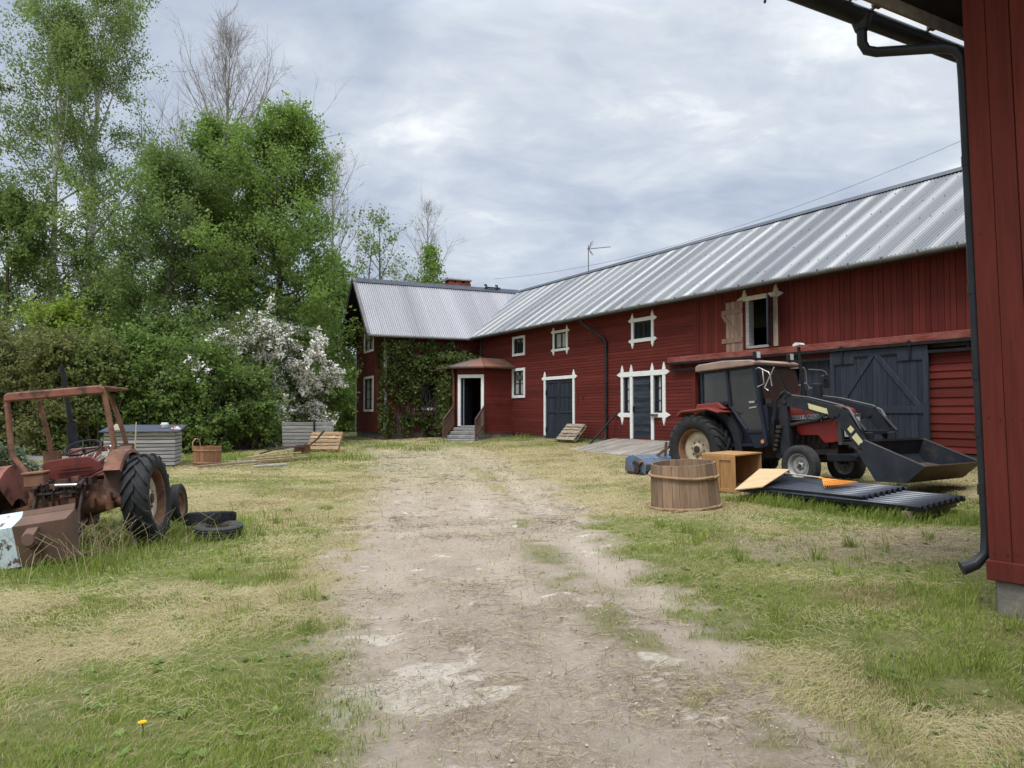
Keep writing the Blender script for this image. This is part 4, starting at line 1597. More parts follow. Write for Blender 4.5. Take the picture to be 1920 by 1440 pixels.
for s in (-1, 1):
    for nm, poly in (('cab_window', [(.05, 1.78), (.76, 1.78), (.70, 2.43), (.05, 2.43)]), ('cab_door', [(.83, 1.68), (1.0, 1.44), (1.23, 1.15), (1.61, 1.15), (1.40, 2.43), (.76, 2.43)])):
        mb = MB()
        mb.prism(poly, lambda q, sd: (q[0], s * (ybot + (ytop - ybot) * (q[1] - 1.0) / 1.45 - .012 * sd), q[1]))
        w_ = mb.build(nm, m_cabglass, rt)
        if nm == 'cab_door':
            mb = MB()
            mb.beam((1.30, s * .72, 1.72), (1.44, s * .72, 1.72), .03, .04)
            mb.beam((1.28, s * .705, 1.60), (1.46, s * .705, 1.615), .02, .025)
            mb.build('door_handle', m_chrome, w_)
mb = MB()
mb.add([(1.475, -.63, 2.43), (1.475, .63, 2.43), (1.675, .68, 1.66), (1.675, -.68, 1.66)], [(0, 1, 2, 3)])
mb.build('windscreen', m_screen, rt)
mb = MB()
mb.add([(.0, -.63, 2.43), (.0, .63, 2.43), (.0, .66, 1.78), (.0, -.66, 1.78)], [(0, 1, 2, 3)])
mb.build('rear_window', m_cabglass, rt)
mb = MB()
mb.prism([(-.08, 2.49), (1.50, 2.48), (1.53, 2.55), (1.40, 2.60), (.7, 2.655), (.02, 2.64), (-.07, 2.60)], XZ(-.78, .78))
mb.build('cab_roof', m_roofp, rt, bevel=.018)
mb = MB()
mb.box(.35, .85, -.24, .24, 1.15, 1.30)
mb.beam((.40, 0, 1.3), (.28, 0, 1.85), .46, .10, up=(1, 0, 0))
mb.tube([(1.5, 0, 1.2), (1.28, 0, 1.62)], .03, 8)
mb.lathe([(.19, -.012), (.205, 0), (.19, .012), (.175, 0)], 24, 'z', (1.26, 0, 1.64), closed=True)
mb.box(1.42, 1.60, -.3, .3, 1.2, 1.62)
mb.build('driver_seat', m_ink, rt)
for s in (-1, 1):
    mb = MB()
    mb.prism([(-.43, 1.55), (-.30, 1.635), (.46, 1.66), (.80, 1.55), (.76, 1.52), (.45, 1.61), (-.28, 1.59), (-.41, 1.50)], XZ(s * 1.08, s * .60))
    mb.prism([(-.10, 1.64), (-.06, 1.76), (.52, 1.77), (.70, 1.62)], XZ(s * .80, s * .62))
    fd = mb.build('fender', m_redd, rt, bevel=.012)
    mb = MB()
    arc = [(math.cos(R(q)), math.sin(R(q))) for q in range(-4, 100, 8)]
    pts = [(.84 * c, .77 + .84 * sn) for c, sn in arc] + [(1.02 * c if c > 0 else 1.02 * c, .77 + .98 * sn) for c, sn in reversed(arc)]
    for k in range(len(arc) - 1):
        mb.prism([pts[k], pts[k + 1], pts[-2 - k], pts[-1 - k]], XZ(s * .70, s * .64))
    mb.prism([(.50, 1.50), (.8, 1.05), (.82, .70), (1.02, .70), (1.0, 1.1), (.78, 1.5)], XZ(s * .645, s * .62))
    mb.build('fender_skirt', m_ldr, fd)
    mb = MB()
    mb.tube([(1.60, s * .73, .895), (1.60, s * .765, .895)], .042, 12)
    mb.build('indicator_lamp', m_amber, rt)
for y in (-.62, .52):
    mb = MB()
    mb.beam((1.46, y, 2.56), (1.46, y, 2.66), .03, .03)
    mb.box(1.42, 1.52, y - .065, y + .065, 2.62, 2.77)
    l_ = mb.build('work_lamp', m_black, rt, bevel=.01)
    mb = MB()
    mb.box(1.522, 1.528, y - .055, y + .055, 2.63, 2.76)
    mb.build('lamp_glass', m_lens, l_)
mb = MB()
mb.tube([(1.80, .46, 1.5), (1.78, .46, 2.0), (1.74, .46, 2.88)], .035, 10)
mb.tube([(1.80, .46, 1.5), (1.79, .46, 1.95)], .06, 10)
ex = mb.build('exhaust', m_black, rt)
mb = MB()
mb.prism([(1.66, 2.90), (1.84, 2.92), (1.82, 2.96), (1.72, 2.98), (1.65, 2.94)], XZ(.38, .54))
mb.build('rain_cap', m_cream, ex)
# mirrors and their tube frames
mb = MB()
mb.tube([(1.46, .45, 2.45), (1.55, .88, 2.47), (1.55, .93, 2.42), (1.55, .95, 2.12), (1.56, 1.0, 2.04), (1.58, 1.12, 2.02)], .013, 6)
mb.tube([(1.55, .98, 2.01), (1.55, 1.20, 2.03), (1.55, 1.58, 2.03)], .013, 6)
mb.tube([(1.55, 1.05, 2.44), (1.55, 1.55, 2.44), (1.55, 1.70, 2.40), (1.55, 1.74, 2.30)], .012, 6)
mb.tube([(1.55, .94, 2.14), (1.55, .62, 2.07)], .011, 6)
mb.build('mirror_frame', m_chrome, rt)
mb = MB()
mb.prism([(1.53, 2.07), (1.56, 2.03), (1.74, 2.04), (1.78, 2.08), (1.78, 2.29), (1.75, 2.34), (1.57, 2.34), (1.53, 2.30)], lambda q, s: (1.53 + (.05 if s else 0), q[0], q[1]))
mb.tube([(1.58, 1.60, 2.24), (1.61, 1.60, 2.24)], .03, 8)
mb.build('mirror', m_ldr, rt, bevel=.01)
mb = MB()
mb.tube([(1.50, -.70, 2.40), (1.68, -.85, 2.40), (1.77, -.85, 2.36), (1.79, -.85, 2.06), (1.63, -.85, 2.01)], .013, 6)
mb.tube([(1.78, -.86, 2.35), (1.92, -.86, 2.28), (1.95, -.86, 2.21), (1.80, -.86, 1.98), (1.89, -.86, 1.91)], .013, 6)
mb.tube([(2.05, -.85, 2.37), (1.95, -.85, 2.21), (1.97, -.85, 2.0)], .014, 6)
mb.build('mirror_frame', m_chrome, rt)
# loader
def hose(mb, pts, r=.013): mb.tube(pts, r, 6)
for s in (-1, 1):
    Y0, Y1 = s * .62, s * .50
    mb = MB()
    top = 1.86 if s < 0 else 2.06
    mb.prism([(1.90, .60), (2.14, .60), (2.12, 1.5), (2.16, top), (1.98, top + .02), (1.92, 1.5)], XZ(Y0, Y1))
    mb.prism([(1.75, .55), (2.3, .52), (2.3, .72), (1.75, .75)], XZ(s * .56, s * .2))
    mb.build('loader_post', m_ldr, rt, bevel=.012)
    mb = MB()
    arm = [(2.02, 1.70), (2.10, 1.78), (2.5, 1.72), (3.22, 1.50), (3.38, 1.40), (3.74, .80), (3.72, .70), (3.58, .68), (3.20, 1.24), (3.06, 1.30), (2.5, 1.49), (2.06, 1.60)]
    half = (arm[:4] + arm[8:], arm[3:9])
    mb.prism([arm[0], arm[1], arm[2], arm[10], arm[11]], XZ(Y0, Y1))
    mb.prism([arm[2], arm[3], arm[9], arm[10]], XZ(Y0, Y1))
    mb.prism([arm[3], arm[4], arm[8], arm[9]], XZ(Y0, Y1))
    mb.prism([arm[4], arm[5], arm[6], arm[7], arm[8]], XZ(Y0, Y1))
    for (x, z) in ((2.08, 1.68), (3.66, .76), (3.2, 1.36)):
        mb.tube([(x, Y0 - s * .0 + s * .02, z), (x, Y1 - s * .02, z)], .05, 10)
    la = mb.build('loader_arm', m_ldr, rt)
    mb = MB()
    e = s * .622
    for poly in ([(2.60, 1.61), (3.0, 1.48), (3.02, 1.37), (2.62, 1.50)], [(3.46, 1.14), (3.53, 1.06), (3.46, .99), (3.39, 1.07)], [(3.56, 1.0), (3.68, .84), (3.62, .74), (3.47, .92)]):
        mb.prism(poly, XZ(s * .620, s * .624))
    mb.build_each('decal', m_yel, la)
    mb = MB()
    mb.tube([(2.12, s * .53, 1.20), (2.85, s * .53, 1.285)], .045, 10)
    mb.tube([(2.85, s * .53, 1.285), (3.12, s * .53, 1.315)], .024, 8)
    mb.tube([(3.3, s * .53, 1.50), (3.70, s * .53, 1.02)], .035, 10)
    mb.build('lift_cylinder', m_ldr, rt)
    mb = MB()
    for k in (0, 1):
        yy = s * (.56 - .04 * k)
        mb.tube([(2.2, yy, 1.80), (2.6, yy, 1.725), (3.26, yy, 1.53), (3.42, yy, 1.44), (3.62, yy, 1.06)], .012, 6)
    mb.build('hydraulic_pipe', m_gutter, la)
mb = MB()
mb.box(3.42, 3.58, -.5, .5, .96, 1.04)
mb.box(3.60, 3.75, -.42, -.36, .72, 1.0)
mb.box(3.60, 3.75, .36, .42, .72, 1.0)
mb.build('loader_crossbar', m_ldr, rt, bevel=.01)
mb = MB()
for k in range(8):
    z0 = .75 + .1 * k
    a = rnd.random()
    hose(mb, [(1.78 + .05 * rnd.random(), -.62 - .05 * a, .66 + .05 * rnd.random()), (1.72 + .15 * rnd.random(), -.70 - .06 * a, 1.0 + .1 * a), (1.78 + .1 * a, -.68, 1.35), (1.86 + .06 * a, -.66, 1.62 + .12 * a), (2.02 + .1 * a, -.63, 1.86 + .04 * a), (2.2, -.60, 1.80)])
hose(mb, [(2.5, -.63, 1.5), (2.6, -.66, 1.30), (2.8, -.66, 1.26), (3.0, -.64, 1.38)])
hose(mb, [(2.85, -.63, 1.36), (2.9, -.66, 1.22), (3.1, -.64, 1.24), (3.2, -.62, 1.40)])
mb.build('hydraulic_hose', m_black, rt)
mb = MB()
for k in range(6):
    mb.box(1.80 + .02 * k, 1.86 + .03 * k, -.70, -.63, .70 + .09 * k, .76 + .09 * k)
mb.box(1.72, 1.84, -.74, -.66, 1.66, 1.76)
mb.build_each('valve_block', m_iron, rt)
# bucket: back, floor and two side plates
bp = [(3.93, .86), (3.83, .57), (4.09, .13), (4.62, .11), (4.97, .39)]
BWH = .98
mb = MB()
for (p, q) in ((bp[0], bp[1]), (bp[1], bp[2])):
    d_ = Vector((q[0] - p[0], 0, q[1] - p[1])).normalized()
    nn = Vector((-d_.z, 0, d_.x)) * .018
    mb.prism([p, q, (q[0] + nn.x, q[1] + nn.z), (p[0] + nn.x, p[1] + nn.z)], XZ(-BWH, BWH))
mb.box(3.91, 3.96, -BWH, BWH, .83, .87)
bk = mb.build('loader_bucket', m_bkt, rt)
mb = MB()
for (p, q) in ((bp[2], bp[3]), (bp[3], bp[4])):
    d_ = Vector((q[0] - p[0], 0, q[1] - p[1])).normalized()
    nn = Vector((-d_.z, 0, d_.x)) * .02
    mb.prism([p, q, (q[0] + nn.x, q[1] + nn.z), (p[0] + nn.x, p[1] + nn.z)], XZ(-BWH, BWH))
mb.build('bucket_floor', m_bktw, bk)
for s in (-1, 1):
    mb = MB()
    mb.prism(bp, XZ(s * BWH, s * (BWH + .018)))
    mb.build('bucket_side', m_bkt, bk)
    mb = MB()
    mb.beam((bp[0][0], s * (BWH + .009), bp[0][1]), (bp[4][0], s * (BWH + .009), bp[4][1]), .030, .02)
    mb.build('bucket_rim', m_gutter, bk)
mb = MB()
mb.prism([(4.30, .28), (4.50, .22), (4.62, .44), (4.36, .50)], lambda q, s: (q[0], -.3 + (.55 if s else 0) + .4 * (q[0] - 4.3), q[1] - .08))
mb.build('bucket_gusset', m_bktw, bk)
mb = MB()
mb.beam((-.2, -.35, .62), (-1.1, -.38, .52), .07, .05)
mb.beam((-.2, .35, .62), (-1.1, .38, .52), .07, .05)
mb.tube([(-.3, 0, 1.0), (-1.0, 0, .85)], .03, 8)
mb.build('linkage_arm', m_iron, rt)


# ------------------------------------------------------------------ the old rusty tractor, seen from behind
ot = thing('tractor', 'old rusty tractor without cab in tall grass, big lugged wheel and bent roll frame', 'tractor', (-6.24, 11.08, -.27), (R(-5.5), 0, R(99)))
# local +x forward (away from the camera), +y left
wheel(ot, 'rear_wheel', (0, -1.02, .64), .655, .36, .40, -1, 'lug', m_tyre, m_rust, m_rimw, 8, 17)
wheel(ot, 'rear_wheel', (0, 1.06, .58), .60, .33, .36, 1, 'lug', m_tyre, m_rust, m_rust, 8, 17)
wheel(ot, 'front_wheel', (1.9, -.93, .36), .325, .17, .2, -1, 'rib', m_tyre, m_rust, None, 6)
wheel(ot, 'front_wheel', (1.9, .50, .36), .325, .17, .2, 1, 'rib', m_tyre, m_rust, None, 6)
mb = MB()
mb.tube([(0, -.86, .64), (0, -.5, .64)], .085, 12)
mb.tube([(0, -.5, .64), (0, -.28, .66), (0, .28, .66), (0, .5, .62), (0, .9, .60)], [.10, .19, .19, .10, .08], 14)
mb.box(-.30, .45, -.20, .20, .42, .98)
mb.box(.45, 1.9, -.17, .17, .45, .95)
mb.tube([(1.9, -.85, .36), (1.9, -.2, .58), (1.9, .2, .58), (1.9, .45, .38)], .045, 8)
for k in range(26):
    x, y, z = -.42 + .22 * rnd.random(), -.42 + .84 * rnd.random(), .42 + .6 * rnd.random()
    mb.box(x, x + .10, y, y + .04 + .12 * rnd.random(), z, z + .03 + .10 * rnd.random())
mb.build('axle_housing', m_rust, ot)
mb = MB()
for y in (-.30, .30):
    mb.tube([(-.15, y * .8, .45), (-.6, y, .33), (-.95, y * 1.15, .30)], .03, 8)
    mb.tube([(-.30, y, .98), (-.55, y, .62), (-.6, y, .36)], .022, 8)
    mb.tube([(-.25, y * .9, 1.0), (-.5, y, .95)], .035, 8)
mb.tube([(-.34, -.34, .95), (-.34, .34, .95)], .035, 10)
mb.tube([(-.38, -.26, .86), (-.40, .28, .88)], .02, 8)
for k in range(14):
    y = -.4 + .8 * rnd.random()
    mb.tube([(-.36, y, .62 + .3 * rnd.random()), (-.42, y + .15 * (rnd.random() - .5), .9 + .14 * rnd.random())], .012 + .012 * rnd.random(), 6)
mb.build('linkage_arm', m_iron, ot)
mb = MB()
mb.tube([(-.45, -.30, .96), (-.45, .02, .985)], .022, 8)
mb.build('linkage_bar', m_chrome, ot)
mb = MB()
mb.prism([(.75, .98), (2.0, .98), (2.0, 1.28), (1.9, 1.36), (.95, 1.42), (.75, 1.30)], XZ(-.27, .27))
mb.build('bonnet', m_rustred, ot, bevel=.04)
mb = MB()
mb.prism([(-.18, 1.20), (.20, 1.24), (.36, 1.34), (.40, 1.44)] and [(.72, 1.0), (.80, 1.0), (.86, 1.44), (.80, 1.46)], XZ(-.30, .30))
mb.build('dashboard', m_rustred, ot, bevel=.015)
mb = MB()
mb.prism([(.88, 1.40), (1.0, 1.455), (1.6, 1.42), (1.6, 1.405), (1.0, 1.44), (.89, 1.385)], XZ(-.31, .33))
mb.build('bonnet_cover_sheet', m_flake, ot)
# rounded pan of the wide seat
mb = MB()
sp_ = [(-.50, 1.13), (-.46, 1.24), (-.33, 1.335), (-.05, 1.345), (.24, 1.32), (.31, 1.27), (.28, 1.14), (.22, 1.05), (.10, 1.025), (-.30, 1.055)]
mb.prism(sp_, lambda q, s: (-.12 - .07 * (1.35 - q[1]) + (.05 if s else 0), q[0], q[1]))
mb.prism([(-.40, 1.06), (.22, 1.03), (.2, 1.0), (-.38, 1.03)], lambda q, s: (-.14 + (.46 if s else 0), q[0], q[1] + (.06 if s else 0)))
st_ = mb.build('seat', m_seatp, ot, bevel=.02)
mb = MB()
for z, w_ in ((1.235, .20), (1.195, .24), (1.15, .24)): mb.box(-.165 - .07 * (1.35 - z), -.15 - .07 * (1.35 - z), -.14 - w_, -.14 + w_, z - .008, z + .006)
mb.build('seat_rib', m_seatp, st_)
mb = MB()
mb.box(-.10, .12, -.14, .14, .95, 1.05)
for k in range(7): mb.box(-.24, -.05, -.38 + .1 * k, -.33 + .1 * k, .93 + .06 * rnd.random(), 1.04)
mb.build('seat_bracket', m_iron, ot)
mb = MB()
Ms = Matrix.Translation((.70, .05, 1.46)) @ Matrix.Rotation(R(-24), 4, 'Y')
mb.M = Ms
mb.tube([(.25 * math.cos(q), .25 * math.sin(q), 0) for q in np.linspace(0, 2 * math.pi, 28, endpoint=False)], .016, 8, closed=True)
for q in (.3, 2.4, 4.5): mb.tube([(0, 0, -.03), (.25 * math.cos(q), .25 * math.sin(q), 0)], .012, 6)
mb.tube([(0, 0, -.02), (.0, 0, -.45)], .022, 8)
mb.build('steering_wheel', m_black, ot)
mb = MB()
for k in range(18):
    y = -.30 + .55 * rnd.random()
    mb.tube([(.55 + .2 * rnd.random(), y, 1.22), (.62 + .2 * rnd.random(), y - .16 * rnd.random(), 1.32), (.7, y - .3 * rnd.random(), 1.36 + .05 * rnd.random())], .008, 5)
mb.box(.50, .56, -.36, -.28, 1.31, 1.37)
mb.build('loose_wiring', m_cream, ot)
# mudguards: bent plate over each wheel
for s, yc, zc, rr in ((-1, -.80, .64, .74), (1, .86, .58, .72)):
    mb = MB()
    n_ = 14
    for k in range(n_):
        q0, q1 = R(-50 + 150 * k / n_), R(-50 + 150 * (k + 1) / n_)
        def pt(q, y, r_): return (-r_ * math.sin(-q) * -1 if False else r_ * math.sin(q) * 1.0, y, zc + r_ * math.cos(q))
        ya, yb = (yc - .06, yc + .15) if s < 0 else (yc - .17, yc + .17)
        yo, yi = (ya, yb) if s < 0 else (yb, ya)
        f0, f1 = .86 if k == 0 else 1, .9 if k == n_ - 1 else 1
        mb.add([pt(q0, yo, rr), pt(q1, yo, rr), pt(q1, yi, rr + .02), pt(q0, yi, rr + .02)], [(0, 1, 2, 3)])
        mb.add([pt(q0, yo, rr - .012), pt(q1, yo, rr - .012), pt(q1, yi, rr + .008), pt(q0, yi, rr + .008)], [(3, 2, 1, 0)])
        mb.add([pt(q0, yi, rr + .02), pt(q1, yi, rr + .02), pt(q1, yi, .25), pt(q0, yi, .25)], [(0, 1, 2, 3)])
        mb.add([pt(q0, yo, rr), pt(q1, yo, rr), pt(q1, yo + s * .012, rr - .05), pt(q0, yo + s * .012, rr - .05)], [(0, 1, 2, 3)])
    mb.build('mudguard', m_rustred if s > 0 else m_rust, ot, fix=False)
mb = MB()                                              # torn, folded flap of the right mudguard
mb.add([(-.30, -.72, 1.28), (-.42, -.62, 1.10), (-.46, -.60, .88), (-.40, -.80, .72), (-.30, -.86, .84), (-.22, -.86, 1.18)], [(0, 1, 5), (1, 2, 4, 5), (2, 3, 4)])
mb.add([(-.28, -.66, 1.30), (-.05, -.62, 1.42), (.15, -.82, 1.42), (-.20, -.86, 1.20)], [(0, 1, 2, 3)])
o_ = mb.build('mudguard_flap', m_rustbr, ot, fix=False)
sm = o_.modifiers.new('thick', 'SOLIDIFY')
sm.thickness = .012
mb = MB()
mb.box(-.40, -.22, .18, .44, .99, 1.16)
mb.box(-.42, -.20, .16, .46, 1.16, 1.20)
mb.build('tail_lamp_box', m_rimo, ot, bevel=.012)
# roll frame
mb = MB()
rl = [(-.13, .44, .60), (-.13, .47, 1.12), (-.10, .58, 1.28), (-.05, .71, 1.46), (-.05, .715, 2.20), (-.05, .66, 2.27)]
rr_ = [(-.13, -.56, .62), (-.13, -.56, 1.14), (-.10, -.60, 1.30), (-.05, -.65, 1.46), (-.05, -.57, 2.22), (-.05, -.53, 2.28)]
mb.tube(rl, .040, 8)
mb.tube(rr_, .040, 8)
mb.tube([(-.13, .44, .56), (-.13, .44, .66)], .07, 8)
mb.tube([(-.13, -.56, .56), (-.13, -.56, .66)], .07, 8)
mb.tube([(.85, .56, 1.25), (.85, .57, 1.62), (.82, .66, 2.22)], .036, 8)
mb.tube([(.85, -.55, 1.25), (.85, -.50, 1.62), (.82, -.36, 2.24)], .036, 8)
mb.box(.80, .92, .44, .66, 1.12, 1.45)
mb.box(.80, .92, -.62, -.44, 1.12, 1.45)
mb.build('roll_frame', m_rust, ot)
mb = MB()
mb.prism([(.74, 2.21), (.74, 2.29), (.70, 2.335), (-.52, 2.335), (-.58, 2.30), (-.58, 2.21)], lambda q, s: (-.11 + (.09 if s else 0), q[0], q[1]))
mb.build('roll_frame_crossbar', m_rustred, ot, bevel=.02)
mb = MB()
mb.box(-.02, .98, -.58, -.34, 2.285, 2.325)
mb.box(-.02, .98, .58, .72, 2.27, 2.30)
mb.build_each('canopy_rail', m_rust, ot, bevel=.01)
mb = MB()
mb.tube([(1.35, .40, 1.25), (1.35, .42, 1.40), (1.35, .44, 1.86)], .075, 12)
mb.tube([(1.35, .44, 1.86), (1.35, .50, 2.74)], .036, 10)
mb.tube([(1.35, .50, 2.74), (1.35, .50, 2.80)], .028, 10)
mb.build('exhaust', m_black, ot)

# rusty transport box behind it
bx = thing('transport_box', 'brown rusted steel box with flaking pale blue corner, sunk in grass', 'steel box', (-6.25, 9.34, -.19), (R(0), R(-9), R(2)))
mb = MB()
prof = [(0, 0), (-.06, .50), (.10, .60), (.30, .66), (.32, .64), (.14, .565), (-.02, .47), (.03, .02), (.5, .02), (.5, 0)]
PY = lambda x0, x1: (lambda q, s: (x1 if s else x0, q[0], q[1]))
def boxshell(x0, x1, m_, nm):
    mb = MB()
    segs = [((0, 0), (-.07, .48)), ((-.07, .48), (.16, .575)), ((.16, .575), (.20, .64)), ((0, 0), (.55, .0))]
    for p, q in segs:
        d_ = Vector((q[0] - p[0], q[1] - p[1])).normalized()
        n_ = Vector((-d_.y, d_.x)) * -.012
        mb.prism([p, q, (q[0] + n_.x, q[1] + n_.y), (p[0] + n_.x, p[1] + n_.y)], PY(x0, x1))
    return mb.build(nm, m_, bx, bevel=.004)
boxshell(.33, .96, m_rustbr, 'box_side')
boxshell(-1.0, .326, m_flake, 'box_side')
for x in (.96, -1.012):
    mb = MB()
    mb.prism([(0, 0), (-.07, .48), (.16, .575), (.20, .46), (.10, .0)], PY(x, x + .012))
    mb.build('end_plate', m_rustbr, bx)
mb = MB()
mb.tube([(.57, -.05, .30), (.57, -.20, .31)], .075, 14)
mb.prism([(-.06, .44), (-.19, .36), (-.19, .26), (-.05, .18)], PY(.50, .64))
mb.build('mounting_lug', m_rustbr, bx)


# ------------------------------------------------------------------ loose tyres
def loose_tyre(label, loc, rot, r, w, kind, m_):
    t = thing('tyre', label, 'tyre', loc, rot, None)
    e = wheel(t, 'casing', (0, 0, 0), r, w, r * .56, 1, kind, m_, None)
    for ch in list(e.children):
        ch.parent = t
        ch.name = 'casing'
    bpy.data.objects.remove(e)
    mb = MB()
    mb.lathe([(r * .56, -w * .36), (r * .50, -w * .30), (r * .54, 0), (r * .50, w * .30), (r * .56, w * .36)], 32, 'y')
    mb.build('bead', m_iron, t)
    return t
loose_tyre('chunky-tread black tyre propped on the smoother tyre in the grass', (-4.66, 11.95, .08), (R(90 - 8), R(0), R(20)), .37, .20, 'block', m_tyre)
loose_tyre('smooth black tyre lying flat in grass, under the chunky one', (-4.36, 11.50, -.03), (R(90 + 3), 0, R(10)), .35, .17, 'rib', m_tyreg)


# ------------------------------------------------------------------ things on the right
# flail mower behind the tractor
mz = float(gz(3.3, 19.4))
fm = thing('flail_mower', 'battered blue flail mower on the grass behind the red tractor', 'mower', (3.05, 19.05, mz), (0, 0, R(35)))
fm.scale = (.95, .85, .85)
mb = MB()
hood = [(-.36, .10), (-.40, .30), (-.22, .46), (.12, .56), (.40, .46), (.44, .30), (.40, .28), (.10, .51), (-.2, .42), (-.35, .28), (-.32, .10)]
for k in range(5):
    p, q, q2, p2 = hood[k], hood[k + 1], hood[-2 - k], hood[-1 - k]
    mb.prism([p, q, q2, p2], lambda a, s: (1.55 if s else .03, a[0], a[1]))
mb.build('hood', m_blade, fm, bevel=.01)
for x in (.0, 1.55):
    mb = MB()
    mb.prism([(-.40, .0), (-.42, .28), (-.24, .46), (.12, .57), (.42, .46), (.46, .10), (.30, .0)], lambda a, s: (x + (.03 if s else 0), a[0], a[1]))
    mb.build('end_plate', m_blade, fm, bevel=.008)
mb = MB()
mb.prism([(-.26, .32), (.05, .40), (.10, .30), (-.2, .24)], lambda a, s: (-.04 + (.05 if s else 0), a[0], a[1]))
mb.tube([(-.06, -.1, .14), (.03, -.1, .14)], .10, 12)
mb.prism([(-.36, .02), (.36, .02), (.30, .08), (-.30, .08)], lambda a, s: (-.03 + (.05 if s else 0), a[0], a[1]))
mb.tube([(.1, .0, .11), (1.5, .0, .11)], .09, 10)
mb.build('rotor', m_iron, fm)
mb = MB()
mb.beam((.75, -.05, .52), (.95, -.62, .95), .07, .06)
mb.beam((1.0, -.1, .50), (1.0, -.15, .92), .06, .05)
mb.build('linkage_bracket', m_rustbr, fm)
mb = MB()
mb.tube([(-.14, -.30, .36), (-.02, -.28, .37)], .04, 8)
mb.build('belt_guard', m_rimo, fm)

# staved tub
tx, ty = 3.07, 13.65
tz = float(gz(tx, ty))
tub = thing('wooden_tub', 'big weathered staved tub with split-withe hoop, tilted in the grass', 'tub', (tx, ty, tz - .03), (R(1.5), R(-4.0), R(10)))
mb = MB()
n_ = 22
HT = .80
edges = np.cumsum(np.array([.7 + .6 * rnd.random() for _ in range(n_)]))
edges = np.concatenate([[0], edges]) / edges[-1] * 2 * math.pi
for i in range(n_):
    q0, q1 = edges[i] + .006, edges[i + 1] - .006
    t_ = rnd.random()
    ht = HT + .008 * rnd.random()
    m_ = 3
    for k in range(m_):
        a, b = q0 + (q1 - q0) * k / m_, q0 + (q1 - q0) * (k + 1) / m_
        jo = .004 * rnd.random() if k == 0 else 0
        def pp_(q, z, ri):
            r_ = (.605 - .045 * z / HT) - ri
            return (r_ * math.cos(q), r_ * math.sin(q), z)
        vs = [pp_(a, 0, 0), pp_(b, 0, 0), pp_(b, ht, 0), pp_(a, ht, 0), pp_(a, 0, .03), pp_(b, 0, .03), pp_(b, ht, .03), pp_(a, ht, .03)]
        mb.add(vs, [(0, 1, 2, 3), (7, 6, 5, 4), (3, 2, 6, 7), (0, 4, 5, 1), (0, 3, 7, 4), (1, 5, 6, 2)], t_)
mb.build('staves', m_tub, tub, fix=False)
mb = MB()
mb.lathe([(.001, .10), (.57, .10), (.57, .07)], 32, 'z')
mb.build('tub_floor', m_tub, tub)
for (z, r_, th, tilt) in ((.59, .585, .027, .04), (.05, .612, .026, .0)):
    mb = MB()
    pts = []
    for q in np.linspace(0, 2 * math.pi * 1.03, 60):
        wv = .006 * math.sin(q * 5 + z * 9)
        pts.append(((r_ + wv + .010 * (q / 6.28)) * math.cos(q - 1.2), (r_ + wv + .010 * (q / 6.28)) * math.sin(q - 1.2), z + tilt * math.sin(q - 1.9) + .018 * (q / 6.28) + .006 * math.sin(q * 4)))
    mb.tube(pts, [th * (.75 + .25 * math.sin(q * 2.3)) if 0 else th for q in range(60)], 8)
    mb.build('hoop', m_withe, tub)

# pine cabinet lying on its side
cz = float(gz(4.25, 15.0))
cab = thing('pine_cabinet', 'open orange pine cabinet on its side beside the staved tub', 'cabinet', (4.27, 14.70, cz + .02), (0, R(-2), R(36)))
# local x to the right/away (open mouth side faces -y), local y away along the panelled side
Wc, Dc, Hc, tc_ = .80, .80, .72, .022
mb = MB()
mb.box(0, Wc, 0, Dc, 0, tc_, .5)
mb.box(-.01, Wc + .01, -.01, Dc, Hc - tc_, Hc + .004, .7)
mb.box(Wc - tc_, Wc, .0, Dc, tc_, Hc - tc_, .4)
mb.box(.022, Wc - tc_, Dc - .015, Dc, tc_, Hc - tc_, .3)
mb.box(.004, .018, .03, Dc, tc_, Hc - tc_, .3)
mb.build('carcass', m_pine, cab)
mb = MB()
for (y0, y1) in ((0, .10), (.37, .46), (Dc - .08, Dc)): mb.box(-.018, .006, y0, y1, 0, Hc - tc_, rnd.random())
for z0, z1 in ((0, .07), (Hc - .11, Hc - tc_)):
    for (y0, y1) in ((.10, .37), (.46, Dc - .08)): mb.box(-.018, .004, y0, y1, z0, z1, rnd.random())
mb.build('panel_frame', m_pine, cab, bevel=.004)

# stack of black corrugated sheets on timbers
L1, NN = Vector((4.15, 14.3, 0)), Vector((5.97, 11.3, 0))
sx_ = (NN - L1).normalized()
ang = math.atan2(sx_.y, sx_.x)


def sheet_mesh(name, length, width):
    V = []
    nw = int(width / .15 * 12)
    for j in range(nw + 1):
        y = width * j / nw
        z = max(-.026, min(.026, .042 * math.sin(2 * math.pi * y / .15)))
        for x in (0, length * .5, length):
            V.append((x, y, z))
    V = np.array(V)
    i = np.arange(nw)[:, None] * 3 + np.arange(2)[None, :]
    Fq = np.stack([i, i + 1, i + 4, i + 3], -1).reshape(-1, 4)
    o = np_mesh(name, V, [Fq], m_sheet, tint=[.5] * len(Fq), smooth=False)
    s_ = o.modifiers.new('thick', 'SOLIDIFY')
    s_.thickness = .007
    return o


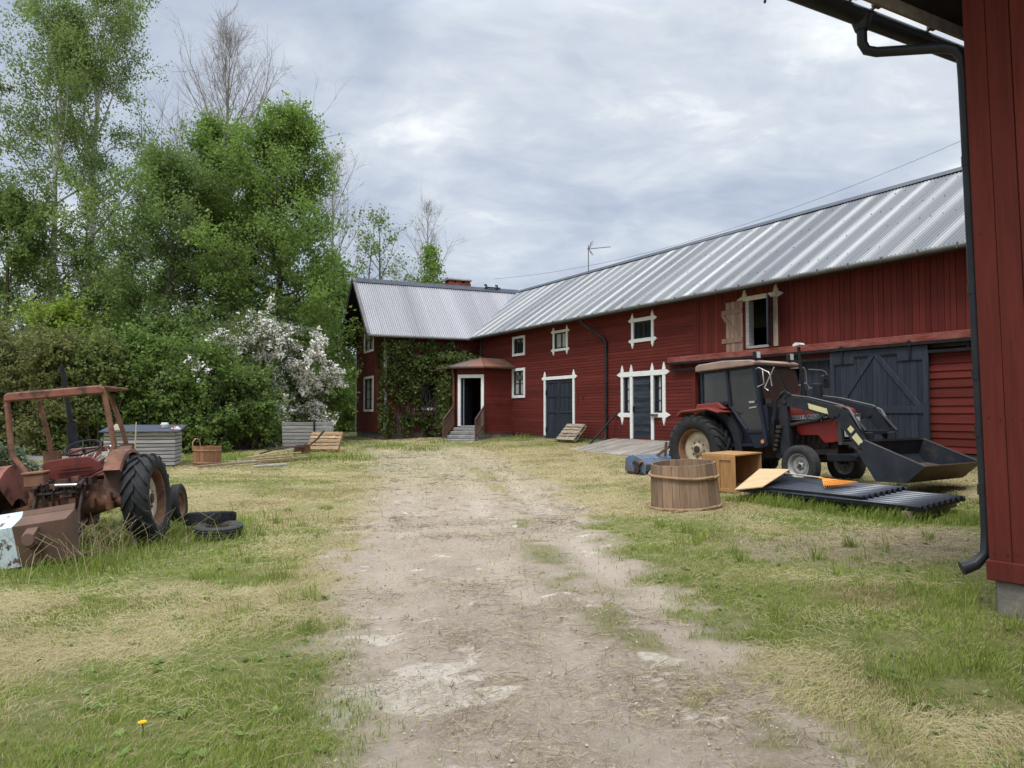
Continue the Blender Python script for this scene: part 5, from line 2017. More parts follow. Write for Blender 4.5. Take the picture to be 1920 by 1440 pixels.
proto_l = sheet_mesh('roof_sheet', 3.52, 1.20)
proto_s = sheet_mesh('roof_sheet', 2.55, 1.20)
zs = float(gz(5.2, 12.9)) + .14
for k in range(8):
    pr_ = proto_l if k < 4 else proto_s
    o = pr_ if k in (0, 4) else pr_.copy()
    if k not in (0, 4): C.objects.link(o)
    j = rnd.random
    o.location = (L1.x + sx_.x * .05 * (j() - .5) * 2, L1.y + sx_.y * .05 * (j() - .5) * 2, zs + .016 * k)
    o.rotation_euler = (R(5.2), 0, ang + R(.9) * (j() - .5))
    if k < 4:
        tag(o, 'long black corrugated roofing sheet in the lower part of the stack by the loader bucket', 'roofing sheet', 'long sheets at the bottom of the stack')
    else:
        tag(o, 'shorter black corrugated roofing sheet on top of the stack by the loader bucket', 'roofing sheet', 'shorter sheets on top of the stack')
sy_ = Vector((-sx_.y, sx_.x, 0))
for f_, lab in ((.35, 'grey timber bearer under the left end of the black sheets'), (3.28, 'grey timber bearer under the ragged right end of the black sheets')):
    p = L1 + sx_ * f_
    mb = MB()
    q = p + sy_ * 1.25
    za, zb_ = float(gz(p.x, p.y)), float(gz(q.x, q.y))
    mb.beam((p.x, p.y, zs - .085), (q.x, q.y, zs - .085 + 1.25 * math.tan(R(5.2))), .14, .12)
    mb.beam((p.x, p.y, zs - .2), (p.x + sy_.x * .3, p.y + sy_.y * .3, zs - .2), .16, .12)
    tag(mb.build('timber_bearer', m_pal, bevel=.006), lab, 'timber')
# loose pale board
mb = MB()
A_, B_, C_, D_ = Vector((3.95, 13.72, .33)), Vector((4.40, 13.55, .40)), Vector((5.12, 14.22, .655)), Vector((4.62, 14.40, .65))
mb.add([A_, B_, C_, D_] + [p + Vector((0, 0, .02)) for p in (A_, B_, C_, D_)], [(0, 1, 2, 3), (7, 6, 5, 4), (0, 4, 5, 1), (1, 5, 6, 2), (2, 6, 7, 3), (3, 7, 4, 0)])
tag(mb.build('loose_board', m_ply, bevel=.003), 'flat pale board leaning from the pine cabinet onto the black sheets', 'board')
# rake
zt_ = zs + .18
rk = thing('rake', 'orange plastic leaf rake with wooden handle lying on the black sheets', 'rake', (0, 0, 0))
slope = lambda x, y: zs + .20 + math.tan(R(5.2)) * ((Vector((x, y, 0)) - L1).dot(sy_))
def rp(x, y, h=0): return (x, y, slope(x, y) + h)
mb = MB()
mb.tube([rp(4.97, 14.62, .045), rp(5.40, 13.45, .05)], .015, 8)
mb.build('handle', m_handle, rk)
mb = MB()
ap = Vector(rp(5.40, 13.45, .04))
e0, e1 = Vector(rp(5.20, 12.86, .012)), Vector(rp(5.82, 13.02, .012))
nt = 19
for k in range(nt):
    f = k / (nt - 1)
    tip = e0.lerp(e1, f) + (ap - (e0 + e1) / 2) * (-.10 * math.sin(math.pi * f))
    st0 = ap.lerp(tip, .25)
    mb.beam(st0, tip, .016, .006)
    mb.beam(tip, tip - Vector((0, 0, .03)), .014, .006, up=(1, 0, 0))
mb.add([ap + Vector((0, 0, .012)), ap.lerp(e0, .5) + Vector((0, 0, .008)), ap.lerp(e1, .5) + Vector((0, 0, .008))], [(0, 1, 2)])
mb.tube([ap + (ap - (e0 + e1) / 2) * .18, ap, ap + ((e0 + e1) / 2 - ap) * .1], .022, 8)
mb.build('rake_head', m_orange, rk)

# plank ramp up to the slatted door
ra = b_local(thing('plank_ramp', 'grey weathered plank ramp in front of the slatted barn door', 'ramp'))
def rampz(a): return .80 - .40 * (a / 2.15)
mb = MB()
s_ = -22.6
while s_ < -17.6:
    w_ = .17 + .06 * rnd.random()
    t_ = rnd.random()
    a1 = 2.15 + .08 * (rnd.random() - .5)
    dz = .01 * rnd.random()
    mb.add([(s_ + .006, -.06, rampz(.06) + dz), (s_ + w_ - .006, -.06, rampz(.06) + dz), (s_ + w_ - .006, -a1, rampz(a1) + dz), (s_ + .006, -a1, rampz(a1) + dz),
            (s_ + .006, -.06, rampz(.06) - .05), (s_ + w_ - .006, -.06, rampz(.06) - .05), (s_ + w_ - .006, -a1, rampz(a1) - .05), (s_ + .006, -a1, rampz(a1) - .05)],
           [(0, 1, 2, 3), (0, 3, 7, 4), (1, 5, 6, 2), (2, 6, 7, 3), (0, 4, 5, 1)], t_)
    s_ += w_
mb.build('ramp_deck', m_ramp, ra)
mb = MB()
for a_ in (.4, 1.2, 2.0): mb.box(-22.6, -17.6, -a_ - .06, -a_ + .06, rampz(a_) - .30, rampz(a_) - .055)
mb.build('bearer', m_pal, ra)
mb = MB()
p0, p1 = bw(-22.35, .06), bw(-22.75, 1.05)
mb.tube([(p0[0], p0[1], 1.72), (p1[0], p1[1], float(gz(*p1)) - .02)], .038, 8)
tag(mb.build('leaning_pole', m_black), 'black pole leaning on the barn wall left of the slatted door', 'pole')


# ------------------------------------------------------------------ pallets
def pallet(label, loc, rot, m_, gap=1.0):
    t = thing('pallet', label, 'pallet', loc, rot)
    mb = MB()
    ws = [.145, .10, .145, .10, .145]
    y = 0
    for i, w_ in enumerate(ws):
        mb.box(-.6, .6, y, y + w_, .122, .144, rnd.random())
        y += w_ + (.8 - sum(ws)) / 4
    mb.build('deck', m_, t, bevel=.003)
    for x in (-.53, 0, .53):
        mb = MB()
        for yb in (0, .35, .70): mb.box(x - .07, x + .07, yb, yb + .10, .022, .10, rnd.random())
        mb.box(x - .07, x + .07, 0, .8, .10, .122, rnd.random())
        mb.box(x - .07, x + .07, 0, .8, 0, .022, rnd.random())
        mb.build('bearer', m_, t)
    return t


# leaning: the long side along the wall, tilted back about its lower edge
px_, py_ = bw(-24.55, .80)
pallet('old grey pallet leaning on the barn wall between double door and drainpipe', (px_, py_, float(gz(px_, py_)) + .02), (R(48), 0, BROT), m_pal)
pallet('fresh brown pallet leaning on the grey slats under the blossom', (-6.95, 28.4, float(gz(-7, 28.4)) + .03), (R(52), 0, R(-8)), m_palo)
t = thing('slatted_screen', 'grey slatted wooden screen standing under the blossoming tree', 'screen', (-7.75, 29.3, float(gz(-7.7, 29.3))), (R(8), 0, R(4)))
mb = MB()
for k in range(8): mb.box(-.95, .95, -.02, .02, .02 + .135 * k, .125 + .135 * k, rnd.random())
mb.build('slat', m_grey, t)['kind'] = 'stuff'
for x in (-.9, .25, .9):
    mb = MB()
    mb.box(x - .04, x + .04, .021, .06, 0, 1.10)
    if x == .25: mb.box(x - .03, x + .03, -.06, -.021, -.05, 1.12)
    mb.build('batten', m_soffit if x == .25 else m_grey, t)


# ------------------------------------------------------------------ things along the left hedge
cz = float(gz(-11, 23.6))
cr_ = thing('slatted_crate', 'grey slatted compost crate with dark sloping lid by the hedge', 'crate', (-11.35, 23.5, cz), (0, 0, R(14)))
mb = MB()
for k in range(9):
    z0 = .05 + .113 * k
    mb.box(-1.0, 1.0, -.02, .02, z0, z0 + .088, rnd.random())
    mb.box(.98, 1.0, .02, 1.2, z0, z0 + .088, rnd.random())
    mb.box(-1.0, -.98, .02, 1.2, z0, z0 + .088, rnd.random())
mb.build('slats', m_grey, cr_)
mb = MB()
mb.box(-.97, .97, .03, 1.2, .06, 1.0)  # solid dark block filling the crate behind its slats
mb.build('dark_fill', m_soffit, cr_)
mb = MB()
mb.add([(-1.12, -.12, 1.06), (1.14, -.12, 1.06), (1.14, 1.3, 1.24), (-1.12, 1.3, 1.24), (-1.12, -.12, 1.09), (1.14, -.12, 1.09), (1.14, 1.3, 1.27), (-1.12, 1.3, 1.27)],
       [(0, 1, 2, 3), (7, 6, 5, 4), (0, 4, 5, 1), (1, 5, 6, 2), (2, 6, 7, 3), (3, 7, 4, 0)])
mb.build('lid', m_felt, cr_)
Mc = Matrix.Translation((-11.35, 23.5, cz)) @ Matrix.Rotation(R(14), 4, 'Z')
def on_lid(x, y): return tuple(Mc @ Vector((x, y, 1.09 + .18 * (y + .12) / 1.42)))
mb = MB()
mb.lathe([(.001, 0), (.09, 0), (.105, .14), (.105, .16), (.09, .17), (.001, .17)], 20, 'z')
mb.box(-.10, .10, -.10, .10, .10, .125)
o = mb.build('plastic_box', m_plastic, loc=on_lid(.60, .55), bevel=.01)
tag(o, 'small white plastic tub on the dark crate lid, right of the carton', 'tub')
mb = MB()
mb.prism([(-.14, 0), (.15, 0), (.13, .06), (.02, .11), (-.10, .07)], lambda q, s: (q[0], -.08 + (.18 if s else 0), q[1]))
tag(mb.build('crumpled_bag', m_redbag, loc=on_lid(.98, .15), bevel=.015), 'crumpled red and white bag at the right end of the crate lid', 'bag')
mb = MB()
mb.box(-.11, .11, -.09, .09, 0, .14)
mb.prism([(-.11, .14), (.11, .14), (.06, .19), (-.06, .19)], lambda q, s: (q[0], -.088 + (.176 if s else 0), q[1]))
tag(mb.build('carton', m_carton, loc=on_lid(-.62, .10), bevel=.006), 'pale carton on the left part of the crate lid', 'carton')
mb = MB()
zq = float(gz(-10.98, 22.5))
mb.tube([(-11.02, 22.5, zq - .1), (-11.0, 22.5, zq + .7), (-10.97, 22.48, zq + 1.42)], [.022, .02, .018], 7)
tag(mb.build('wooden_stick', m_handle), 'thin upright wooden stick in front of the slatted crate', 'stick')
# basket-like tub
bt = thing('wooden_tub', 'reddish stave tub with bent loop handle near the hedge', 'tub', (-9.53, 24.1, float(gz(-9.5, 24.1))), (0, R(1), 0))
mb = MB()
for i in range(18):
    q0, q1 = 2 * math.pi * i / 18 + .01, 2 * math.pi * (i + 1) / 18 - .01
    t_ = rnd.random()
    f_ = lambda q, z, ri: ((.40 + .03 * z - ri) * math.cos(q), (.40 + .03 * z - ri) * math.sin(q), z)
    vs = [f_(q0, 0, 0), f_(q1, 0, 0), f_(q1, .60, 0), f_(q0, .60, 0), f_(q0, 0, .03), f_(q1, 0, .03), f_(q1, .60, .03), f_(q0, .60, .03)]
    mb.add(vs, [(0, 1, 2, 3), (7, 6, 5, 4), (3, 2, 6, 7), (0, 4, 5, 1), (0, 3, 7, 4), (1, 5, 6, 2)], t_)
mb.build('staves', mat('reddish_staves', (.34, .175, .095), (.24, .12, .065), .8, scale=(14, 14, 2), tint=.25), bt, fix=False)
mb = MB()
mb.lathe([(.001, .50), (.40, .50)], 24, 'z')
mb.build('tub_floor', m_soffit, bt)
mb = MB()
mb.tube([(-.42, -.10, .50), (-.43, -.09, .72), (-.38, .0, .83), (-.30, .08, .80), (-.26, .12, .55)], .022, 8)
mb.build('handle', m_withe, bt)
mb = MB()
mb.lathe([(.425, .08), (.435, .10), (.425, .13)], 28, 'z')
mb.lathe([(.43, .46), (.44, .485), (.43, .51)], 28, 'z')
mb.build('hoop', m_withe, bt)
# planks
def plank(label, p0, p1, w_, h_, m_=None, g=None):
    mb = MB()
    z0, z1 = float(gz(p0[0], p0[1])), float(gz(p1[0], p1[1]))
    mb.beam((p0[0], p0[1], z0 + p0[2]), (p1[0], p1[1], z1 + p1[2]), w_, h_, tint=rnd.random())
    return tag(mb.build('plank', m_ or m_plank, bevel=.004), label, 'plank', g)
plank('longest pale plank lying in the grass between tub and tyres', (-9.35, 23.0, .08), (-6.75, 25.6, .10), .12, .07)
plank('short grey plank lying in front of the longest plank', (-7.8, 23.3, .05), (-6.95, 23.9, .05), .10, .05, m_grey)
plank('light yellow plank end sticking up on the plank heap', (-8.6, 25.0, .16), (-7.35, 25.9, .34), .12, .03)
plank('pale yellow plank lying flat on top of the plank heap', (-8.6, 24.9, .17), (-7.0, 25.6, .26), .14, .035)
plank('broad brown offcut in the middle of the plank heap', (-8.2, 24.7, .13), (-7.2, 25.2, .16), .18, .05, m_palo)
plank('thin grey lath at the left end of the plank heap', (-9.6, 24.6, .06), (-8.1, 24.9, .08), .06, .03, m_grey)
# old hand plough beside the pallets
pg = thing('hand_plough', 'old rusty hand plough in the grass left of the brown pallet', 'plough', (-7.55, 27.4, float(gz(-7.5, 27.4))), (0, 0, R(200)))
mb = MB()
mb.tube([(-.2, 0, .25), (.3, 0, .30), (.9, 0, .20), (1.35, 0, .06)], .028, 8)
mb.build('beam', m_iron, pg)
mb = MB()
mb.add([(-.4, 0, .02), (.2, -.16, .02), (.15, -.05, .34), (-.35, .12, .38), (-.1, .02, .03)], [(0, 1, 2, 3), (0, 4, 3)])
mb.tube([(-.25, 0, .0), (-.2, 0, .40)], .03, 8)
mb.build('share', m_rust, pg)
for y in (-.16, .16):
    mb = MB()
    mb.tube([(-.2, 0, .22), (-.6, y * .7, .55), (-.85, y, .86)], .024, 8)
    mb.build('plough_handle', m_iron, pg)
# low grey slat fence behind the old tractor
fz = float(gz(-12.5, 19))
fe = thing('slat_fence', 'low silvered slat fence half overgrown behind the old tractor', 'fence', (-13.2, 19.2, fz - .05), (0, R(1), R(6)))
mb = MB()
for z0, w_ in ((.10, .10), (.28, .10), (.46, .11), (.66, .12)):
    mb.box(-2.4, .75, -.015, .015, z0, z0 + w_, rnd.random())
    mb.box(.80, 2.6, -.10, -.07, z0 - .04, z0 + w_ - .05, rnd.random())
mb.build('rails', m_grey, fe)
for x in (-2.0, -.6, .72, 1.7, 2.5):
    mb = MB()
    mb.box(x - .05, x + .05, .016, .10, -.2, .84)
    mb.build('post', m_grey, fe)

# ------------------------------------------------------------------ on the roof and in the air
aq = bw(-29.9, -4.0)
an = thing('tv_antenna', 'thin television antenna on a mast at the barn ridge', 'antenna', (aq[0], aq[1], 8.40), (0, 0, R(-25)))
mb = MB()
mb.tube([(0, 0, -.3), (0, 0, 1.30)], .022, 6)
mb.build('mast', m_gutter, an)
mb = MB()
mb.tube([(-.08, 0, 1.12), (1.10, 0, 1.12)], .014, 6)
for x in np.arange(.18, 1.1, .10): mb.tube([(x, -.14, 1.12), (x, .14, 1.12)], .008, 5)
for dz in (.36, -.36): mb.tube([(.02, 0, 1.12), (.22 if dz > 0 else .20, 0, 1.12 + dz * (1 if dz > 0 else .9))], .014, 6)
for dy in (-.2, .2):
    mb.tube([(.03, 0, 1.12), (.20, dy, 1.40)], .010, 6)
    mb.tube([(.03, 0, 1.12), (.18, dy, .86)], .010, 6)
mb.build('aerial', m_gutter, an)
mb = MB()
c0, c1 = Vector((-1.0, 41.0, 8.9)), Vector((17.5, 25.0, 11.9))
pts = []
for k in range(33):
    f = k / 32 * 1.25
    p = c0.lerp(c1, f)
    p.z -= 1.1 * (1 - (2 * min(f, 1) - 1) ** 2) if f <= 1 else 0
    pts.append(p)
mb.tube(pts, .008, 5)
tag(mb.build('overhead_cable', m_gutter), 'thin overhead cable running from the house ridge to the upper right', 'cable')


# ------------------------------------------------------------------ plants
L_birch = leaf_mat('birch_leaves', (.100, .155, .040), (.285, .385, .120), .50)
L_maple = leaf_mat('maple_leaves', (.088, .155, .028), (.285, .410, .095), .50)
L_dark = leaf_mat('dark_leaves', (.080, .138, .034), (.265, .365, .105), .50)
L_hedge = leaf_mat('hedge_leaves', (.090, .135, .034), (.250, .300, .090), .45)
L_brown = leaf_mat('bronze_hedge_leaves', (.110, .130, .042), (.300, .310, .115), .46)
L_lilac = leaf_mat('lime_leaves', (.170, .260, .032), (.400, .500, .090), .48)
L_bush = leaf_mat('bush_leaves', (.082, .148, .030), (.270, .385, .100), .48)
L_apple = leaf_mat('apple_leaves', (.080, .120, .035), (.210, .260, .090), .42)
L_vine = leaf_mat('vine_leaves', (.040, .064, .018), (.165, .200, .060), .38)
L_pet = leaf_mat('apple_petals', (.84, .78, .75), (.93, .91, .88), .25, .7)
L_spruce = leaf_mat('needle_leaves', (.025, .040, .010), (.07, .095, .022), .2)


def tubes_np(P, Rr, n):
    """P (B,K,3) polylines, Rr (B,K) radii -> verts, quads"""
    B, K, _ = P.shape
    d = np.gradient(P, axis=1)
    d /= np.linalg.norm(d, axis=2, keepdims=True) + 1e-9
    ref = np.where(np.abs(d[..., 2:3]) < .9, np.array([0, 0, 1.0]), np.array([1.0, 0, 0]))
    a = np.cross(d, ref)
    a /= np.linalg.norm(a, axis=2, keepdims=True) + 1e-9
    b = np.cross(d, a)
    q = np.linspace(0, 2 * np.pi, n, endpoint=False)
    V = P[:, :, None, :] + Rr[:, :, None, None] * (a[:, :, None, :] * np.cos(q)[None, None, :, None] + b[:, :, None, :] * np.sin(q)[None, None, :, None])
    base = (np.arange(B) * K * n)[:, None, None]
    i = np.arange(K - 1)[None, :, None] * n
    j = np.arange(n)[None, None, :]
    j2 = (j + 1) % n
    F_ = np.stack([base + i + j, base + i + j2, base + i + n + j2, base + i + n + j], -1).reshape(-1, 4)
    return V.reshape(-1, 3), F_


def join_np(parts):
    V, F_, off = [], [], 0
    for v, f in parts:
        V.append(v)
        F_.append(f + off)
        off += len(v)
    return np.concatenate(V), np.concatenate(F_)


def leaves_np(A, size, rg, up=.35, droop=0.0, jitter=.0, aspect=.62):
    """one kite-shaped leaf per anchor, random attitude"""
    n = len(A)
    if jitter: A = A + rg.normal(0, jitter, A.shape)
    d = rg.normal(0, 1, (n, 3))
    d[:, 2] -= droop
    d /= np.linalg.norm(d, axis=1, keepdims=True)
    nr = rg.normal(0, 1, (n, 3))
    nr[:, 2] += up
    s = np.cross(d, nr)
    s /= np.linalg.norm(s, axis=1, keepdims=True) + 1e-9
    L_ = size * (.6 + .8 * rg.random(n))[:, None]
    w = L_ * aspect * .5
    fold = np.cross(s, d) * w * .35
    V = np.stack([A, A + d * L_ * .45 + s * w + fold, A + d * L_, A + d * L_ * .45 - s * w + fold], 1).reshape(-1, 3)
    F_ = np.arange(4 * n).reshape(n, 4)
    return V, F_


def grow(seed, base, height, tr, spread, t0=.25, n1=26, n2=6, n3=5, ang=(75, 25), up=.25, droop=0., wob=.02, lean=(0, 0), twl=.35, l2=.45, crook=.08, shape=None):
    """trunk -> limbs -> branches -> twigs; returns wood parts and twig points"""
    rg = np.random.default_rng(seed)
    base = np.array(base, float)
    K = 9
    tt = np.linspace(0, 1, K)
    tp = base + np.stack([lean[0] * tt ** 1.3 * height + wob * height * np.cumsum(rg.normal(0, .35, K)) * tt, lean[1] * tt * height + wob * height * np.cumsum(rg.normal(0, .35, K)) * tt, tt * height], 1)
    trad = tr * (1 - tt) ** .8 + .012
    parts = [tubes_np(tp[None], trad[None], 9)]

    def at(t): return np.array([np.interp(t, tt, tp[:, k]) for k in range(3)])
    limbs, lr, l_len = [], [], []
    az = rg.random() * 6.28
    for i in range(n1):
        f = (i + .5) / n1
        t = t0 + (1 - t0) * f ** .9
        az += 2.4 + rg.normal(0, .35)
        el = R(ang[0] + (ang[1] - ang[0]) * f + rg.normal(0, 7))      # angle from vertical
        Ln = (shape(f) if shape else math.sin(math.pi * (.18 + .80 * f)) ** .8) * spread * (.52 + .80 * rg.random())
        Ln = max(Ln, .25)
        dirv = np.array([math.sin(el) * math.cos(az), math.sin(el) * math.sin(az), math.cos(el)])
        p = at(t)
        pts = [p]
        for k in range(5):
            dirv = dirv + np.array([0, 0, up * .25 - droop * .12 * k]) + rg.normal(0, crook, 3)
            dirv /= np.linalg.norm(dirv)
            pts.append(pts[-1] + dirv * Ln / 5)
        limbs.append(pts)
        r0 = max(.012, np.interp(t, tt, trad) * .5)
        lr.append(np.linspace(r0, .008, 6))
        l_len.append(Ln)
    limbs = np.array(limbs)
    parts.append(tubes_np(limbs, np.array(lr), 5))
    br, brr, b_len = [], [], []
    for i in range(n1):
        for j in range(n2):
            f = .25 + .75 * (j + rg.random()) / n2
            k = min(int(f * 5), 4)
            g_ = f * 5 - k
            p = limbs[i, k] * (1 - g_) + limbs[i, k + 1] * g_
            d0 = limbs[i, k + 1] - limbs[i, k]
            d0 /= np.linalg.norm(d0) + 1e-9
            dv = d0 + rg.normal(0, .62, 3) + np.array([0, 0, up * .8 - droop * .5])
            dv /= np.linalg.norm(dv)
            Ln = l_len[i] * l2 * (1.15 - .6 * f) * (.7 + .6 * rg.random())
            pts = [p]
            for q in range(3):
                dv = dv + np.array([0, 0, up * .2 - droop * .35]) + rg.normal(0, crook * 1.2, 3)
                dv /= np.linalg.norm(dv)
                pts.append(pts[-1] + dv * Ln / 3)
            br.append(pts)
            brr.append(np.linspace(max(.007, lr[i][k] * .5), .005, 4))
            b_len.append(Ln)
    br = np.array(br)
    parts.append(tubes_np(br, np.array(brr), 4))
    m = len(br)
    idx = np.repeat(np.arange(m), n3)
    f = rg.random(len(idx)) * .85 + .15
    k = np.minimum((f * 3).astype(int), 2)
    g_ = (f * 3 - k)[:, None]
    p = br[idx, k] * (1 - g_) + br[idx, k + 1] * g_
    d0 = br[idx, k + 1] - br[idx, k]
    d0 /= np.linalg.norm(d0, axis=1, keepdims=True) + 1e-9
    dv = d0 + rg.normal(0, .6, p.shape) + np.array([0, 0, up * .5 - droop * 1.2])
    dv /= np.linalg.norm(dv, axis=1, keepdims=True)
    Ln = (twl * (.5 + rg.random(len(idx))))[:, None]
    dv2 = dv + np.array([0, 0, up * .3 - droop * .9])
    dv2 /= np.linalg.norm(dv2, axis=1, keepdims=True)
    tw = np.stack([p, p + dv * Ln * .5, p + dv * Ln * .5 + dv2 * Ln * .5], 1)
    parts.append(tubes_np(tw, np.tile(np.array([.006, .0045, .003]), (len(tw), 1)), 3))
    return parts, tw, br, rg


def twig_anchors(tw, n, rg, sig=.08):
    i = rg.integers(0, len(tw), n)
    f = rg.random(n) * 2
    k = np.minimum(f.astype(int), 1)
    g_ = (f - k)[:, None]
    return tw[i, k] * (1 - g_) + tw[i, k + 1] * g_ + rg.normal(0, sig, (n, 3)), i


def tree(name, label, cat, x, y, seed, height, tr, spread, leaf=None, nleaf=0, lsize=.15, bark=None, group=None, sig=.1, ldroop=0., flower=None, **kw):
    z = float(gz(x, y)) - .1
    t = thing(name, label, cat, (x, y, z), group=group)
    parts, tw, br, rg = grow(seed, (0, 0, 0), height, tr, spread, **kw)
    V, F_ = join_np(parts[:2])
    np_mesh('trunk', V, [F_], bark or m_bark, tint=np.full(len(F_), .5), parent=t, smooth=True)
    V, F_ = join_np(parts[2:])
    if leaf is None:
        np_mesh('branches', V, [F_], bark or m_twig, tint=np.full(len(F_), .5), parent=t)
        return t
    np_mesh('branches', V, [F_], m_bark if bark is None or bark is m_barkb else bark, tint=np.full(len(F_), .5), parent=t)
    A, idx = twig_anchors(tw, nleaf, rg, sig)
    V, F_ = leaves_np(A, lsize, rg, droop=ldroop)
    nl_ = max(1, len(tw) // 90)
    clump = (.5 * rg.random(len(tw)) + .5 * np.repeat(rg.random(nl_ + 1), 90)[:len(tw)])[idx]
    tint = np.clip(.62 * clump + .45 * rg.random(len(F_)), 0, 1)
    np_mesh('crown', V, [F_], leaf, tint=tint, parent=t)
    if flower:
        nf, fs, mask = flower
        A, idx = twig_anchors(tw, nf * 3, rg, .06)
        w = mask(A)
        A = A[rg.random(len(A)) < w][:nf]
        V, F_ = blossoms(A, fs, rg)
        np_mesh('blossom', V, [F_], L_pet, tint=rg.random(len(F_)), parent=t)
    return t


def blossoms(A, fs, rg):
    """each blossom cluster: several petals round a point"""
    k = 5
    A2 = np.repeat(A, k, 0) + rg.normal(0, fs * .55, (len(A) * k, 3))
    return leaves_np(A2, fs, rg, aspect=.9)


def shrub(name, label, x, y, seed, rx, ry, h, leaf, nleaf, lsize, lobes=26, stems=9, group=None, z0=.0, dense=.5, cat='shrub'):
    """many-stemmed shrub: leaves on the skins of small lobes, gaps between them"""
    rg = np.random.default_rng(seed)
    z = float(gz(x, y)) - .05
    t = thing(name, label, cat, (x, y, z), group=group)
    cs, rs = [], []
    for i in range(lobes):
        th = rg.random() * 6.28
        rr = math.sqrt(rg.random())
        zz = z0 + (h - z0) * (.10 + .9 * rg.random())
        prof = math.sqrt(max(.08, 1 - ((zz - h * .35) / (h * .72)) ** 2)) if zz > h * .35 else 1
        cs.append((rx * rr * prof * .82 * math.cos(th), ry * rr * prof * .82 * math.sin(th), min(zz, h * .92)))
        rs.append(h * (.12 + .12 * rg.random()) * (.8 if zz > h * .7 else 1.1))
    cs, rs = np.array(cs), np.array(rs)
    st = []
    for i in range(lobes):
        b = np.array([cs[i, 0] * .35 + rg.normal(0, .1), cs[i, 1] * .35 + rg.normal(0, .1), 0])
        m = (b + cs[i]) / 2 + np.array([rg.normal(0, .12), rg.normal(0, .12), h * .06])
        st.append([b, (b + m) / 2, m, (m + cs[i]) / 2 + rg.normal(0, .05, 3), cs[i]])
    # twigs spraying from each lobe centre
    tw = []
    for i in range(lobes):
        nt = 26
        d = rg.normal(0, 1, (nt, 3))
        d[:, 2] += .35
        d /= np.linalg.norm(d, axis=1, keepdims=True)
        L_ = rs[i] * (.75 + .75 * rg.random((nt, 1)))
        p1 = cs[i] + d * L_ * .55
        p2 = p1 + (d + rg.normal(0, .3, d.shape) + np.array([0, 0, .15])) * L_ * .5
        tw.append(np.stack([np.tile(cs[i], (nt, 1)), p1, p2], 1))
    tw = np.concatenate(tw)
    tw[:, :, 2] = np.maximum(tw[:, :, 2], .05)
    V, F_ = join_np([tubes_np(np.array(st), np.tile(np.linspace(.035, .008, 5), (lobes, 1)) * h / 3, 5), tubes_np(tw, np.tile([.008, .006, .003], (len(tw), 1)), 3)])
    np_mesh('stems', V, [F_], m_bark, tint=np.full(len(F_), .5), parent=t)
    i = rg.integers(0, len(tw), nleaf)
    f = rg.random(nleaf) ** .7 * 2
    k = np.minimum(f.astype(int), 1)
    g_ = (f - k)[:, None]
    A = tw[i, k] * (1 - g_) + tw[i, k + 1] * g_ + rg.normal(0, lsize * .45, (nleaf, 3))
    A[:, 2] = np.maximum(A[:, 2], .03)
    V, F_ = leaves_np(A, lsize, rg)
    tint = np.clip(.45 * rg.random(len(tw))[i] + .55 * rg.random(nleaf), 0, 1)
    np_mesh('foliage', V, [F_], leaf, tint=tint, parent=t)
    return t


def at_u(u, y):
    return (u - 960) / F_PX * y


# tall trees
tree('birch_tree', 'tall slender birch with airy crown, leftmost of the two birches', 'tree', at_u(88, 37), 37, 11, 20.6, .20, 4.9, L_birch, 34000, .120, m_barkb, 'birches', .20, .9,
     t0=.22, n1=34, n2=7, n3=5, ang=(62, 22), up=.28, droop=.30, lean=(.004, 0), twl=.7)
tree('birch_tree', 'tallest birch with white forked trunk, right of the other birch', 'tree', at_u(152, 38), 38, 23, 22.8, .22, 5.6, L_birch, 40000, .120, m_barkb, 'birches', .20, .9,
     t0=.24, n1=36, n2=7, n3=5, ang=(60, 22), up=.28, droop=.30, lean=(.05, 0), twl=.7)
tree('bare_tree', 'tall leafless aspen rising behind the green trees', 'tree', at_u(416, 46), 46, 31, 23.6, .24, 8.6, None, bark=m_twig, group='leafless trees',
     t0=.40, n1=52, n2=10, n3=5, ang=(44, 20), up=.30, wob=.008, twl=.8, l2=.42, crook=.05, shape=lambda f: max(.16, .95 - .80 * f ** 1.4))
tree('leafy_tree', 'broad bright green tree with pointed top in front of the leafless aspen', 'tree', at_u(416, 38.5), 38.5, 41, 15.0, .20, 3.7, L_maple, 40000, 0.142, m_bark, 'leafy trees', .16,
     t0=.14, n1=44, n2=9, n3=5, ang=(74, 42), up=.12, twl=.8, l2=.58, shape=lambda f: (1.0 - f) ** .5 * (.66 + .40 * math.sin(math.pi * min(1, f * 1.3))) + .16)
tree('leafy_tree', 'densest bright green tree, nearest to the house gable', 'tree', at_u(524, 37), 37, 53, 15.3, .22, 4.0, L_maple, 64000, 0.142, m_bark, 'leafy trees', .16,
     t0=.10, n1=56, n2=10, n3=5, ang=(84, 46), up=.10, twl=.8, l2=.58, shape=lambda f: (1.0 - f) ** .5 * (.66 + .40 * math.sin(math.pi * min(1, f * 1.3))) + .16)
tree('leafy_tree', 'dark fine-leaved tree between the birches and the bright green trees', 'tree', at_u(315, 34), 34, 61, 12.0, .18, 4.6, L_dark, 50000, 0.130, m_bark, 'leafy trees', .16,
     t0=.10, n1=44, n2=9, n3=5, ang=(82, 40), up=.10, twl=.7, l2=.55, shape=lambda f: (1.0 - f) ** .5 * (.66 + .40 * math.sin(math.pi * min(1, f * 1.3))) + .16)
tree('leafy_tree', 'dark green tree at the left picture edge behind the birches', 'tree', at_u(5, 35), 35, 71, 10.6, .17, 4.2, L_dark, 32500, 0.146, m_bark, 'leafy trees', .16,
     t0=.08, n1=30, n2=8, n3=5, ang=(78, 24), up=.18, twl=.5)
